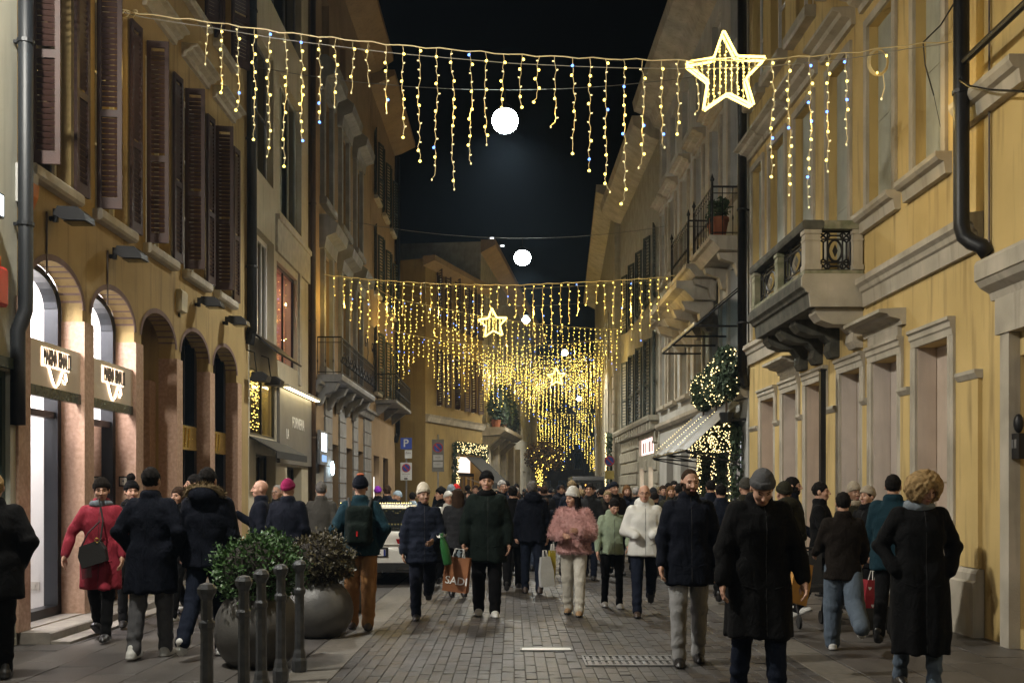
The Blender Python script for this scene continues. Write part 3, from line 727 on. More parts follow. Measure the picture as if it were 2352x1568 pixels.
# ------------------------------------------------------------------ right side
FR = Facade(5.35, -.014, 1)
M_yellow = mat('yellow_plaster', (.62, .46, .195), (.48, .35, .14), scale=.8, detail=9., rough=.9, bump=.22, bscale=110, streak=.9, dirt=(.30, .21, .085))
M_trim = mat('trim_stone', (.50, .45, .37), (.34, .31, .25), scale=2, detail=9., rough=.8, bump=.2, bscale=60, streak=.55, dirt=(.2, .18, .14))
M_block = mat('blocked_panel', (.58, .48, .40), (.50, .41, .34), scale=3, rough=.7, bump=.12, streak=.3)
M_blockw = mat('blocked_panel_pale', (.60, .53, .48), (.52, .46, .42), scale=3, rough=.7, bump=.12, streak=.3)
M_gpanel = mat('grey_green_panel', (.40, .41, .35), (.33, .34, .29), scale=3, rough=.8, bump=.1, streak=.3)
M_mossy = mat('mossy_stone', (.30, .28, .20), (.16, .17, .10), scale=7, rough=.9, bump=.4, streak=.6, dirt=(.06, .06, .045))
Y = building('yellow_building', FR, 16, 'yellow building with stone trim, blocked ground floor openings and a stone balcony')
UY = 21.2
ops = [(11.76, 12.70, 'a'), (13.25, 14.2, 'h'), (14.62, 15.52, 'a'), (16.25, 17.25, 'a'), (17.75, 18.65, 'h'), (19.2, 20.2, 'a')]
ow = [(11.95, 12.75), (13.45, 14.35), (15.15, 16.1), (16.9, 17.9), (18.55, 19.55), (20.1, 20.9)]
holes = [rect(a, b, .12, 3.44) for a, b, k in ops] + [rect(a, b, 5.62 if i < 2 else 4.78, 8.3) for i, (a, b) in enumerate(ow)] + [rect(a, b, 9.8, 12.2) for a, b in ow] + [rect(9.0, 10.2, .2, 3.0)]
FR.wall('wall', -4, UY, 0, 16.5, holes, .28, M_yellow, Y)
for i, (a, b, k) in enumerate(ops):
    # recessed blocking slabs
    pm = (M_block, M_blockw, M_blockw, M_block, M_blockw, M_block)[i]
    for z0, z1 in ((.12, 1.72), (1.728, 3.44)):
        mb = FR.mb(); mb.box(a, b, -.30, -.24 + random.uniform(-.006, .006), z0, z1 - .004); mb.build('blocking_slab', pm, Y)
    mb = FR.mb(); mb.box(b - .014, b - .001, -.235, .0, .12, 3.438); mb.build('reveal_lining', pm, Y)
    # architrave
    for q in (a - .12, b):
        mb = FR.mb(); mb.prism([(q, .002), (q + .12, .002), (q + .12, .05), (q + .09, .05), (q + .07, .035), (q, .035)], .12, 3.44, 'z'); mb.build('jamb', M_trim, Y)
    prof(FR, Y, 'architrave', a - .12, b + .12, [(.002, 3.442), (.04, 3.442), (.05, 3.52), (.07, 3.54), (.07, 3.60), (.10, 3.62), (.10, 3.66), (.002, 3.66)], M_trim)
    if k == 'h':
        prof(FR, Y, 'frieze', a - .06, b + .06, [(.002, 3.662), (.06, 3.662), (.06, 3.80), (.002, 3.80)], M_trim)
        hood(FR, Y, a - .2, b + .2, 3.802, .36, .20, M_trim)
    sill(FR, Y, a - .1, b + .1, .118, .06, .1, M_trim)
    # pier with its cap between the openings
    e = b + .13; f = (ops[i + 1][0] - .13) if i + 1 < len(ops) else UY - .3
    mb = FR.mb(); mb.box(e, f, .002, .05, .76, 2.86); mb.build('dado_pier', M_yellow, Y)
    prof(FR, Y, 'pier_cap', e - .02, f + .02, [(.002, 2.862), (.06, 2.862), (.10, 2.92), (.10, 2.96), (.002, 2.96)], M_trim)
for a, b in [(-3, 8.8)] + [(10.95, 11.6)] + [(ops[i][1] + .13, (ops[i + 1][0] - .13) if i + 1 < len(ops) else UY) for i in range(len(ops))]:
    prof(FR, Y, 'plinth', a, b, [(.002, 0), (.13, 0), (.13, .6), (.10, .62), (.10, .70), (.07, .75), (.002, .75)], M_trim)
mb = FR.mb(); mb.box(11.0, 11.45, .002, .05, .76, 2.86); mb.build('dado_pier', M_yellow, Y)
prof(FR, Y, 'pier_cap', 10.98, 11.47, [(.002, 2.862), (.06, 2.862), (.10, 2.92), (.10, 2.96), (.002, 2.96)], M_trim)
# portal with heavy hood at the edge of the picture
mb = FR.mb(); mb.box(10.20, 10.38, .002, .12, 0, 3.24); mb.build('portal_jamb', M_trim, Y)
mb = FR.mb(); mb.box(8.75, 9.0, .002, .12, 0, 3.24); mb.build('portal_jamb', M_trim, Y)
prof(FR, Y, 'portal_frieze', 8.6, 10.45, [(.002, 3.242), (.14, 3.242), (.14, 3.62), (.002, 3.62)], M_trim)
prof(FR, Y, 'portal_hood', 8.5, 10.57, [(.002, 3.622), (.12, 3.622), (.14, 3.70), (.24, 3.76), (.28, 3.82), (.30, 3.83), (.30, 4.0), (.28, 4.04), (.002, 4.06)], M_trim)
mb = FR.mb(); mb.box(9.0, 10.2, -.25, -.15, .2, 3.0); mb.build('door', mat('panelled_door', (.42, .30, .14), rough=.7, bump=.1), Y)
# string course at first floor
for a, b in ((10.97, 14.45), (17.75, UY)):
    prof(FR, Y, 'string_course', a, b, [(.002, 4.28), (.06, 4.28), (.07, 4.48), (.10, 4.50), (.12, 4.56), (.17, 4.60), (.17, 4.68), (.002, 4.70)], M_trim)
# upper windows, blocked with grey green panels
for i, (a, b) in enumerate(ow):
    z0 = 5.62 if i < 2 else 4.78
    for q0, q1 in ((a, (a + b) / 2 - .004), ((a + b) / 2 + .004, b)):
        for y0, y1 in ((z0, z0 + 1.3), (z0 + 1.308, 8.3)):
            mb = FR.mb(); mb.box(q0, q1, -.2, -.13, y0, y1); mb.build('closed_panel', M_gpanel, Y)
    for q in (a - .12, b + .004):
        mb = FR.mb(); mb.box(q, q + .115, .002, .045, z0, 8.3); mb.build('jamb', M_trim, Y)
    if i < 2:
        prof(FR, Y, 'sill', a - .22, b + .22, [(.002, z0 - .26), (.08, z0 - .26), (.10, z0 - .12), (.16, z0 - .10), (.2, z0 - .06), (.2, z0 - .002), (.002, z0 - .002)], M_trim)
    prof(FR, Y, 'architrave', a - .12, b + .12, [(.002, 8.302), (.045, 8.302), (.05, 8.42), (.002, 8.42)], M_trim)
    hood(FR, Y, a - .25, b + .25, 8.6, .35, .25, M_trim)
    window(FR, Y, a, b, 9.8, 12.2, .2, M_white, nx=2, nz=2)
    sill(FR, Y, a - .15, b + .15, 9.8, .2, .2, M_trim)
prof(FR, Y, 'eaves', -4, UY, [(0, 15.9), (.3, 16.0), (.8, 16.4), (.8, 16.55), (0, 16.55)], M_trim)
prof(FR, Y, 'sill', 10.0, 11.35, [(.002, 5.72), (.10, 5.72), (.12, 5.86), (.18, 5.88), (.22, 5.94), (.22, 6.0), (.002, 6.0)], M_trim)
# notice and graffiti scratches on the pale slab
mb = FR.mb(); mb.box(14.7, 15.0, -.232, -.228, 1.42, 1.62); nt = mb.build('paper_notice', M_white); tag(nt, 'white paper notice taped to a pale blocked opening', 'notice')
mb = FR.mb()
for i in range(5): mb.box(14.73, 14.73 + random.uniform(.12, .24), -.2275, -.2265, 1.45 + i * .032, 1.462 + i * .032)
mb.build('printed_line', M_black, nt)
mb = FR.mb(); g = []
for i in range(16): g.append((14.66 + i * .05, -.231, 1.85 + random.uniform(-.10, .12)))
mb.tube(g, .006, 4); mb.tube([(14.8, -.231, 1.6), (14.9, -.231, 1.8), (15.05, -.231, 1.62), (15.15, -.231, 1.78)], .006, 4)
tag(mb.build('graffiti', mat('grey_scrawl', (.22, .18, .18), rough=.9, bump=0)), 'thin grey graffiti scrawl on the pale blocked opening', 'graffiti')
# posters beside the black pole
ps = thing('poster_board', FR.pt(16.8, -.2, 2), 'narrow red and blue poster board in a blocked opening behind the black pole', 'poster')
mb = FR.mb(); mb.box(16.35, 16.8, -.232, -.19, 1.55, 2.6); mb.build('board', mat('poster_blue', (.05, .08, .16), (.1, .12, .16), scale=8, rough=.5, bump=0), ps)
mb = FR.mb(); mb.box(16.36, 16.79, -.188, -.186, 2.15, 2.58); mb.build('red_poster', mat('poster_red', (.22, .03, .02), rough=.5, bump=0), ps)
# intercom and letter plate on the portal pier
it = thing('door_buzzer', FR.pt(10.9, .1, 2), 'oval black door buzzer above a dark metal wall box by the portal', 'buzzer')
u, z = FR.hit(2333, 972, .06)
mb = FR.mb(); mb.ball((u, .03, z), .05, .05, .10); mb.build('buzzer', M_black, it, smooth=True)
u, z = FR.hit(2330, 1025, .06)
mb = FR.mb(); mb.box(u - .14, u + .10, .002, .09, z - .13, z + .13); mb.build('box', M_black, it)
for k in range(3):
    mb = FR.mb(); mb.box(u - .10 + k * .06, u - .06 + k * .06, .091, .095, z - .02, z + .07); mb.build('slot', M_steel, it)

# downpipe with horizontal pole
pu, pz = FR.hit(2208, 530, .25)
t = pipe(FR, 'thick black downpipe ending in an elbow on the yellow wall', pu, .25, pz, 13, .085, M_black, bend=[(pu, .25, pz + .05), (pu + .0, .22, pz - .06), (pu - .05, .16, pz - .14), (pu - .13, .09, pz - .2), (pu - .16, .03, pz - .3)], brackets=(6.0, 8.2))
u2, z2 = FR.hit(2225, 132, .25)
mb = FR.mb(); mb.tube([(pu, .25, z2), (pu - 1.7, .25, z2 + .02)], .04, 8); mb.build('cross_pole', M_black, t)
mb = FR.mb(); c0 = FR.hit(2222, 160, .3); mb.tube([(pu - .02, .3, c0[1]), (pu - .25, .28, c0[1] - .18), (pu - .6, .25, c0[1] - .36), (pu - 1.2, .2, c0[1] - .62)], .014, 6); mb.build('twisted_cable', M_black, t)
mb = FR.mb(); mb.tube([(pu - .18, .03, pz - .2), (pu - .18, .03, 9)], .012, 5); mb.build('thin_cable', M_pipe_b, t)

# stone balcony with iron panels
M_soot_shade = mat('sooty_stone', (.10, .095, .075), (.045, .045, .036), scale=5, detail=9., rough=.95, bump=.4, streak=.7, dirt=(.03, .03, .025))  # soot and shade of the balcony's street side together in one colour
bl = thing('stone_balcony', FR.pt(16, .4, 4.3), 'stone balcony with black wrought iron panels and dark consoles on the yellow building', 'balcony')
b0, b1, zt = 14.50, 17.60, 4.78
prof(FR, bl, 'slab', b0 + .05, b1, [(.002, 4.30), (.80, 4.30), (.82, 4.50), (.86, 4.52), (.88, 4.56), (.93, 4.60), (.93, 4.72), (.90, 4.78), (.002, 4.78)], M_soot_shade)
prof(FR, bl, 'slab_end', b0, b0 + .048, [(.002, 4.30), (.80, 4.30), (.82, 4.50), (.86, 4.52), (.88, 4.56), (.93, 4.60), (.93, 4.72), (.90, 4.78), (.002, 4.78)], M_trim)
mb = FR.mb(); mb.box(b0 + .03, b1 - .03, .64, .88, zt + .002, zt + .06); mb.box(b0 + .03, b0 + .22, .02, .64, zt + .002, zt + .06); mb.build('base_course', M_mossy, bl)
for q, (ua, wa) in enumerate(((b0 + .12, .76), (b0 + .12, .10), ((b0 + b1) / 2, .76), (b1 - .12, .76))):
    h = .11 if q != 1 else .07
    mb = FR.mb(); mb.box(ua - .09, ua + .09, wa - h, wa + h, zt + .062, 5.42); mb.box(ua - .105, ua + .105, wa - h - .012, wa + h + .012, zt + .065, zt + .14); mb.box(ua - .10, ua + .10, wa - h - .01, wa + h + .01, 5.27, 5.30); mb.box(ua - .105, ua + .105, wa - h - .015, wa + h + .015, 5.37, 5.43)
    mb.build('post', M_trim if q < 2 else M_mossy, bl)  # street-side posts darker, grime and shade both in the colour
mb = FR.mb(); mb.prism([(.62, 5.432), (.90, 5.432), (.92, 5.47), (.92, 5.54), (.89, 5.56), (.63, 5.56), (.60, 5.54), (.60, 5.47)], b0, b1, 'x'); mb.build('handrail', M_soot_shade, bl)
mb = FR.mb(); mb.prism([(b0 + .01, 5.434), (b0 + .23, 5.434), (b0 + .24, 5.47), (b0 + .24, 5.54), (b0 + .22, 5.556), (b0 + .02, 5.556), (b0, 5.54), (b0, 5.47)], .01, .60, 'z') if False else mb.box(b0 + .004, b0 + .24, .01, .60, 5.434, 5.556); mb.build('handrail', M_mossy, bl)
def iron_panel(Fm, c0, c1, z0, z1):
    """wrought iron panel between c0 and c1, mapped by Fm(a, z)"""
    mb = FR.mb(); r = .014; L = lambda a, b: mb.tube([Fm(*a), Fm(*b)], r, 5)
    W_ = c1 - c0; H_ = z1 - z0; x = lambda f: c0 + W_ * f; zz = lambda f: z0 + H_ * f
    for f in (.0, 1): L((x(f), z0), (x(f), z1)); L((c0, zz(f)), (c1, zz(f)))
    for f in (.25, .73): L((x(f), z0), (x(f), z1))
    for f in (.2, .8): L((c0, zz(f)), (c1, zz(f)))
    for fa, fb in ((0, .25), (.73, 1)):
        for ga, gb in ((0, .2), (.8, 1)): L((x(fa), zz(ga)), (x(fb), zz(gb))); L((x(fa), zz(gb)), (x(fb), zz(ga)))
        L((x((fa + fb) / 2), zz(.28)), (x((fa + fb) / 2), zz(.72))); L((x(fa), zz(.2)), (x((fa + fb) / 2), zz(.28))); L((x(fb), zz(.2)), (x((fa + fb) / 2), zz(.28))); L((x(fa), zz(.8)), (x((fa + fb) / 2), zz(.72))); L((x(fb), zz(.8)), (x((fa + fb) / 2), zz(.72)))
    for ga, s in ((.1, 1), (.9, 1)): L((x(.33), zz(ga)), (x(.65), zz(ga))); L((x(.25), zz(ga - .1)), (x(.33), zz(ga))); L((x(.73), zz(ga - .1)), (x(.65), zz(ga))); L((x(.25), zz(ga + .1)), (x(.33), zz(ga))); L((x(.73), zz(ga + .1)), (x(.65), zz(ga)))
    mb.tube([Fm(x(.49) + W_ * .22 * math.cos(t), zz(.5) + H_ * .28 * math.sin(t) * (1 - .18 * abs(math.cos(t)) ** 3)) for t in [2 * math.pi * k / 24 for k in range(25)]], .018, 5)
    d = [Fm(x(.49), zz(.32)), Fm(x(.58), zz(.5)), Fm(x(.49), zz(.68)), Fm(x(.40), zz(.5))]
    mb.add(d, [(0, 1, 2, 3)])
    mb.build('iron_panel', M_black, bl)
iron_panel(lambda a, z: (b0 + .12, a, z), .18, .64, zt + .08, 5.42)
iron_panel(lambda a, z: (a, .76, z), b0 + .24, (b0 + b1) / 2 - .10, zt + .08, 5.42)
iron_panel(lambda a, z: (a, .76, z), (b0 + b1) / 2 + .10, b1 - .22, zt + .08, 5.42)
for uu in (14.75, 15.75, 16.55, 17.35):
    prof(FR, bl, 'console', uu - .16, uu + .16, [(.002, 3.72), (.10, 3.72), (.16, 3.82), (.14, 3.95), (.24, 4.06), (.45, 4.06), (.62, 4.12), (.70, 4.22), (.70, 4.298), (.002, 4.298)], M_soot_shade if uu > 15 else M_trim)
# tall black pole standing before the wall
u, _ = FR.hit(1889, 900, .35)
bp = thing('black_pole', FR.pt(u, .35, 0), 'tall slim black square pole in front of the yellow wall', 'pole')
zt_ = FR.z(1889, 852, .35)
mb = FR.mb(); mb.box(u - .045, u + .045, .31, .39, .03, zt_); mb.build('shaft', M_black, bp)
mb = FR.mb(); mb.box(u - .09, u + .09, .26, .44, .004, .03); mb.build('foot_plate', M_black, bp)
mb = FR.mb(); mb.box(u - .055, u + .055, .30, .40, zt_ + .001, zt_ + .03); mb.build('cap', M_black, bp)
pipe(FR, 'long black downpipe at the corner between the yellow and the pale building', UY - .02, .16, 4.0, 15.8, .10, M_black, bend=[(UY - .02, .16, 4.2), (UY + .02, .12, 4.0), (UY + .06, .06, 3.85)], brackets=(5.2, 7.6, 10))

# pale building with canopies and lit shop
K = building('pale_palazzo', FR, 27, 'pale stone building with small balconies, glass canopy and lit shop front')
M_ash = mat('pale_ashlar', (.50, .50, .47), (.41, .41, .39), scale=2, rough=.85, bump=.25, bscale=50, streak=.45)
K0, K1 = UY + .1, 33.0
kw = [(21.9, 22.9), (23.9, 24.9), (25.9, 26.9), (27.9, 28.9), (29.9, 30.9), (31.6, 32.5)]
holes = [rect(a, b, 4.35, 6.7) for a, b in kw] + [rect(a, b, 8.3, 10.6) for a, b in kw] + [rect(a, b, 11.8, 13.2) for a, b in kw] + [rect(21.8, 23.0, .15, 2.9), rect(23.5, 24.7, .15, 2.9), rect(25.2, 26.4, .15, 2.9), rect(28.0, 29.2, .2, 3.0), rect(30.4, 31.6, .2, 3.0)]
FR.wall('wall', K0, K1, 0, 14.4, holes, .25, M_ash, K)
for i, (a, b) in enumerate(kw):
    window(FR, K, a, b, 4.35, 6.7, .2, M_white, nx=2, nz=2); window(FR, K, a, b, 8.3, 10.6, .2, M_white, nx=2, nz=2); window(FR, K, a, b, 11.8, 13.2, .2, M_white, nx=2, nz=1)
    for z0, z1 in ((4.35, 6.7), (8.3, 10.6)):
        for q in (a - .16, b + .004):
            mb = FR.mb(); mb.box(q, q + .155, .002, .07, z0, z1); mb.build('jamb', M_trim, K)
        sill(FR, K, a - .2, b + .2, z0, .16, .14, M_trim)
        if z0 > 5 or i > 1: hood(FR, K, a - .25, b + .25, z1 + .15, .35, .24, M_trim)
prof(FR, K, 'eaves', K0, K1, [(0, 13.6), (.2, 13.7), (.35, 14.0), (.85, 14.2), (.9, 14.5), (0, 14.5)], M_trim)
prof(FR, K, 'string_course', K0, K1, [(.002, 3.62), (.1, 3.64), (.16, 3.72), (.16, 3.82), (.002, 3.84)], M_trim)
# small iron balconies above
for nm, a, b, z, lab in ((0, 21.5, 23.6, 7.15, 'iron balcony with terracotta flower pots high on the pale building'), (1, 24.2, 26.6, 7.15, 'further iron balcony high on the pale building')):
    bl = thing('balcony', FR.pt((a + b) / 2, .4, z), lab, 'balcony')
    prof(FR, bl, 'slab', a, b, [(.002, z - .32), (.55, z - .3), (.7, z - .12), (.78, z - .1), (.78, z), (.002, z)], M_trim)
    iron_rail(FR, bl, a + .04, b - .04, .72, z, z + 1.05, .17); iron_rail(FR, bl, .05, .72, 0, z, z + 1.05, .17, along='w', fixed=a + .04)
    for cc in (a + .04, b - .04):
        mb = FR.mb(); mb.tube([(cc, .72, z), (cc, .72, z + 1.15)], .025, 6); mb.ball((cc, .72, z + 1.2), .05, n=6, m=5); mb.lathe([(.03, z + 1.24), (.0, z + 1.34)], 6, (cc, .72, 0)); mb.build('finial', M_black, bl)
    for uu in (a + .3, b - .3): prof(FR, bl, 'corbel', uu - .1, uu + .1, [(.002, z - .85), (.12, z - .8), (.2, z - .55), (.5, z - .45), (.55, z - .33), (.002, z - .33)], M_trim)
M_terra = mat('terracotta', (.35, .12, .05), (.26, .09, .04), rough=.8, bump=.15); M_leaf = mat('plant_leaf', (.035, .07, .025), (.02, .045, .018), scale=8, rough=.6, bump=.1)
def leaf_blob(mb, c, rx, ry, rz, n, size, rnd):
    """many small leaves spread through a volume"""
    for _ in range(n):
        while True:
            p = [rnd.uniform(-1, 1) for _ in range(3)]; d = sum(k * k for k in p)
            if .25 < d < 1: break
        P_ = Vector((c[0] + p[0] * rx, c[1] + p[1] * ry, c[2] + p[2] * rz))
        a = Vector((rnd.gauss(0, 1), rnd.gauss(0, 1), rnd.gauss(0, 1))).normalized(); b = a.orthogonal().normalized(); s = size * rnd.uniform(.6, 1.3)
        mb.add([P_ - a * s, P_ + b * s * .45, P_ + a * s, P_ - b * s * .45], [(0, 1, 2, 3)])
rnd = random.Random(3)
for i, (uu, ww) in enumerate(((21.85, .5), (22.3, .45))):
    t = thing('flower_pot', FR.pt(uu, ww, 7.15), 'terracotta pot with a leafy plant on the high balcony, ' + ('nearer the yellow building' if i == 0 else 'second from the yellow building'), 'flower pot')
    mb = FR.mb(); mb.lathe([(.13, 7.152), (.2, 7.52), (.22, 7.53), (.22, 7.6), (.19, 7.6)], 12, (uu, ww, 0)); mb.build('pot', M_terra, t, smooth=True)
    mb = FR.mb(); leaf_blob(mb, (uu, ww, 7.8), .25, .25, .28, 160, .07, rnd); mb.build('foliage', M_leaf, t, fix=False)

# low carved balcony slab and glass canopy
bl = thing('stone_ledge_balcony', FR.pt(25.5, .5, 5.7), 'white carved stone balcony slab above the glass canopy', 'balcony')
prof(FR, bl, 'slab', 24.6, 29.0, [(.002, 6.35), (.5, 6.35), (.75, 6.6), (.95, 6.66), (.95, 6.82), (.002, 6.84)], M_trim)
for uu in (24.9, 26.1, 27.4, 28.7): prof(FR, bl, 'console', uu - .15, uu + .15, [(.002, 5.6), (.15, 5.6), (.3, 5.8), (.35, 6.05), (.7, 6.15), (.8, 6.348), (.002, 6.348)], M_trim)
cn = thing('glass_canopy', FR.pt(23.5, .4, 5.5), 'sloping glass canopy on thin steel bars above the shop', 'canopy')
c0, c1 = 21.6, 25.9
mb = FR.mb(); mb.prism([(.1, 6.05), (1.05, 5.25), (1.06, 5.27), (.1, 6.08)], c0, c1, 'x'); mb.build('glass', glass('canopy_glass', (.55, .65, .7)), cn)
mb = FR.mb(); mb.prism([(1.06, 5.22), (1.10, 5.22), (1.10, 5.29), (1.06, 5.29)], c0, c1, 'x'); mb.build('edge', M_steel, cn)
for i in range(4):
    uu = c0 + (c1 - c0) * i / 3
    mb = FR.mb(); mb.tube([(uu, .01, 5.2), (uu, 1.06, 5.2)], .025, 6); mb.tube([(uu, .08, 6.02), (uu, 1.08, 5.2)], .02, 6); mb.build('bar', M_black, cn)

# three conifers with lights above the awning
E_tree = emit('warm_white_led', (1, .76, .34), 4.5)
def lights_on(mb, pts, s=.012):
    for p in pts: mb.add([(p[0] - s, p[1], p[2]), (p[0], p[1] - s, p[2]), (p[0] + s, p[1], p[2]), (p[0], p[1] + s, p[2]), (p[0], p[1], p[2] - s), (p[0], p[1], p[2] + s)], [(0, 1, 5), (1, 2, 5), (2, 3, 5), (3, 0, 5), (1, 0, 4), (2, 1, 4), (3, 2, 4), (0, 3, 4)])
M_needle = mat('conifer_needle', (.03, .055, .022), (.018, .035, .015), scale=10, rough=.7, bump=.1)
for i, (uu, lab) in enumerate(((21.5, 'lit evergreen bush above the shop awning, nearest the yellow building'), (22.5, 'middle lit evergreen bush above the shop awning, brightest of the three'), (23.9, 'farthest of the three lit evergreen bushes above the shop awning'))):
    zc = (4.15, 4.06, 4.0)[i]; rx = .33; ww = .42
    t = thing('evergreen_bush', FR.pt(uu, ww, 3.3), lab, 'bush', 'lit evergreen bushes above the awning')
    mb = FR.mb(); mb.lathe([(.12, 3.1), (.16, 3.3), (.16, 3.32)], 10, (uu, ww, 0)); mb.box(uu - .03, uu + .03, 0, ww, 3.14, 3.2); mb.build('wall_pot', M_black, t)
    mb = FR.mb(); mb.tube([(uu, ww, 3.2), (uu, ww, 4.4)], [.03, .01], 5); mb.build('trunk', M_wood, t)
    mb = FR.mb(); leaf_blob(mb, (uu, ww, zc), rx, .32, (.62, .52, .46)[i], 1100, .075, rnd); mb.build('crown', M_needle, t, fix=False)
    mb = FR.mb(); pts = []
    for _ in range(80 if i != 1 else 150):
        a = rnd.uniform(0, 6.28); H2 = (.62, .52, .46)[i]; h = rnd.uniform(-.95, .9) * H2; k = math.sqrt(max(0, 1 - (h / H2) ** 2))
        pts.append((uu + rx * k * math.cos(a) * 1.02, ww + .33 * k * math.sin(a), zc + h))
    lights_on(mb, pts, .014); tag(mb.build('led_lights', E_tree, t, fix=False), kind='stuff')

# ribbed metal awning over the lit shop
aw = thing('ribbed_awning', FR.pt(24, .6, 3), 'sloping grey awning with rolled ribs and light strings over the shop', 'awning')
M_awn = mat('grey_awning', (.17, .175, .18), (.12, .125, .13), rough=.45, metallic=.5, bump=.05)
a0, a1 = 21.55, 26.2; top, bot = (.12, 3.55), (1.28, 2.52)
for i in range(3):
    q0 = a0 + (a1 - a0) * i / 3; q1 = a0 + (a1 - a0) * (i + 1) / 3
    mb = FR.mb(); n = 10
    for k in range(n):
        t0 = k / n; t1 = (k + 1) / n
        s0 = .22 * math.sin(math.pi * t0); s1 = .22 * math.sin(math.pi * t1)
        A_ = lambda t_, s_: (q0 + (q1 - q0) * t_, top[0] + s_ * .5, top[1] + s_ * .35); B_ = lambda t_, s_: (q0 + (q1 - q0) * t_, bot[0] + s_ * .2, bot[1] + s_ * .2)
        mb.quad(A_(t0, s0), A_(t1, s1), B_(t1, s1), B_(t0, s0))
    mb.build('rib', M_awn, aw, smooth=True, fix=False)
    mb = FR.mb(); lights_on(mb, [(q1 - .03, top[0] + (bot[0] - top[0]) * f + .06, top[1] + (bot[1] - top[1]) * f + .05) for f in [k / 22 for k in range(2, 20)]], .011); tag(mb.build('led_lights', E_tree, aw, fix=False), kind='stuff')
for uu in (a0 + .02, (a0 + a1) / 2, a1 - .02):
    mb = FR.mb(); mb.tube([(uu, .05, 2.40), (uu, 1.28, 2.48)], .022, 6); mb.tube([(uu, .05, 2.22), (uu, 1.26, 2.46)], .018, 6); mb.build('arm', M_black, aw)
mb = FR.mb(); mb.tube([(a0, 1.28, 2.5), (a1, 1.28, 2.5)], .03, 6); mb.build('front_bar', M_black, aw)
# garlands of leaves with lights around the shop windows
E_disp = emit('display_light', (1, .86, .80), 2.2, True)
for i, (a, b) in enumerate(((21.8, 23.0), (23.5, 24.7), (25.2, 26.4))):
    mb = FR.mb(); mb.box(a, b, -.8, -.78, .15, 2.9); mb.build('display_back', E_disp if i < 2 else emit('display_dim', (.9, .9, 1), 1.5, True), K)
    window(FR, K, a, b, .15, 2.9, .15, M_dkframe, pane=G_clear, nx=1, nz=2)
def garland(name, label, boxes, nleaf, nled, cat='garland', F=None, size=.07, s=.013):
    F = F or FR
    c = F.pt((boxes[0][0] + boxes[0][1]) / 2, .1, 0); t = thing(name, (c.x, c.y, 0), label, cat)
    mb = F.mb(); lp = []; tot = sum((b[1] - b[0]) * (b[5] - b[4]) for b in boxes)
    for b in boxes:
        f = (b[1] - b[0]) * (b[5] - b[4]) / tot
        for _ in range(int(nleaf * f)):
            P_ = Vector((rnd.uniform(b[0], b[1]), rnd.uniform(b[2], b[3]), rnd.uniform(b[4], b[5]))); a = Vector((rnd.gauss(0, 1), rnd.gauss(0, .5), rnd.gauss(0, 1))).normalized(); o = a.orthogonal().normalized(); z_ = size * rnd.uniform(.6, 1.3)
            mb.add([P_ - a * z_, P_ + o * z_ * .5, P_ + a * z_, P_ - o * z_ * .5], [(0, 1, 2, 3)])
        for _ in range(int(nled * f)): lp.append((rnd.uniform(b[0], b[1]), b[3] + rnd.uniform(0, .04), rnd.uniform(b[4], b[5])))
    mb.build('foliage', M_needle, t, fix=False)
    mb = F.mb(); lights_on(mb, lp, s); tag(mb.build('led_lights', E_tree, t, fix=False), kind='stuff')
    return t
garland('leaf_garland', 'dense ivy curtain sprinkled with white lights around the shop windows under the awning', [(21.55, 21.82, .06, .3, .2, 3.1), (22.95, 23.55, .06, .3, .2, 3.1), (24.65, 25.25, .06, .3, .2, 3.1), (21.8, 26.4, .06, .28, 2.5, 3.2)], 5200, 520)
# rusticated house further on with shuttered windows
H_ = building('rusticated_house', FR, 38, 'rusticated stone house with tall dark shutters and lit shop windows')
H0, H1 = 33.1, 43.5
M_rust = mat('rusticated_stone', (.40, .38, .31), (.30, .285, .23), scale=3, rough=.9, bump=.3, streak=.4)
hw = [(33.8, 34.9), (35.9, 37.0), (38.0, 39.1), (40.1, 41.2)]
holes = [rect(a, b, 4.2, 7.0) for a, b in hw] + [rect(a, b, 8.2, 10.6) for a, b in hw] + [rect(34.4, 35.4, .2, 2.5), rect(36.6, 37.6, .2, 2.5), rect(34.2, 37.8, 2.95, 3.55)]
FR.wall('wall', H0, H1, 0, 14, holes, .3, M_rust, H_)
blocks = []
for i in range(8):
    z0 = .05 + i * .46
    for k in range(14):
        a = H0 + k * .74 + (i % 2) * .37; b = a + .71
        if b > H1 or z0 + .42 > 3.7 or any(a < q1 + .02 and b > q0 - .02 and z0 < y1 and z0 + .42 > y0 for q0, q1, y0, y1 in ((34.4, 35.4, .2, 2.5), (36.6, 37.6, .2, 2.5), (34.2, 37.8, 2.95, 3.55))): continue
        mb = FR.mb(); mb.prism([(.002, z0), (.05, z0 + .03), (.05, z0 + .39), (.002, z0 + .42)], a, b, 'x'); mb.build('stone_block', M_rust, H_)
for k in range(16):
    a = H0 + .1 + k * .64; mb = FR.mb(); mb.box(a, a + .3, .002, .28, 3.72, 4.0); mb.build('dentil', M_rust, H_)
prof(FR, H_, 'string_course', H0, H1, [(.002, 4.002), (.32, 4.002), (.36, 4.1), (.36, 4.18), (.002, 4.18)], M_rust)
for a, b in hw:
    for z0, z1 in ((4.2, 7.0), (8.2, 10.6)):
        window(FR, H_, a, b, z0, z1, .25, M_wood, nx=2, nz=1)
        shutter(FR, H_, a - .01, .03, z0, z1, .55, 165, M_shut_g, single=False, pitch=.12); shutter(FR, H_, b + .01, .03, z0, z1, .55, 15, M_shut_g, single=False, pitch=.12)
prof(FR, H_, 'eaves', H0, H1, [(0, 13.3), (.3, 13.4), (.85, 13.8), (.9, 14.1), (0, 14.1)], M_trim)
E_shop2 = emit('warm_shop', (1, .80, .68), 3.2, True)
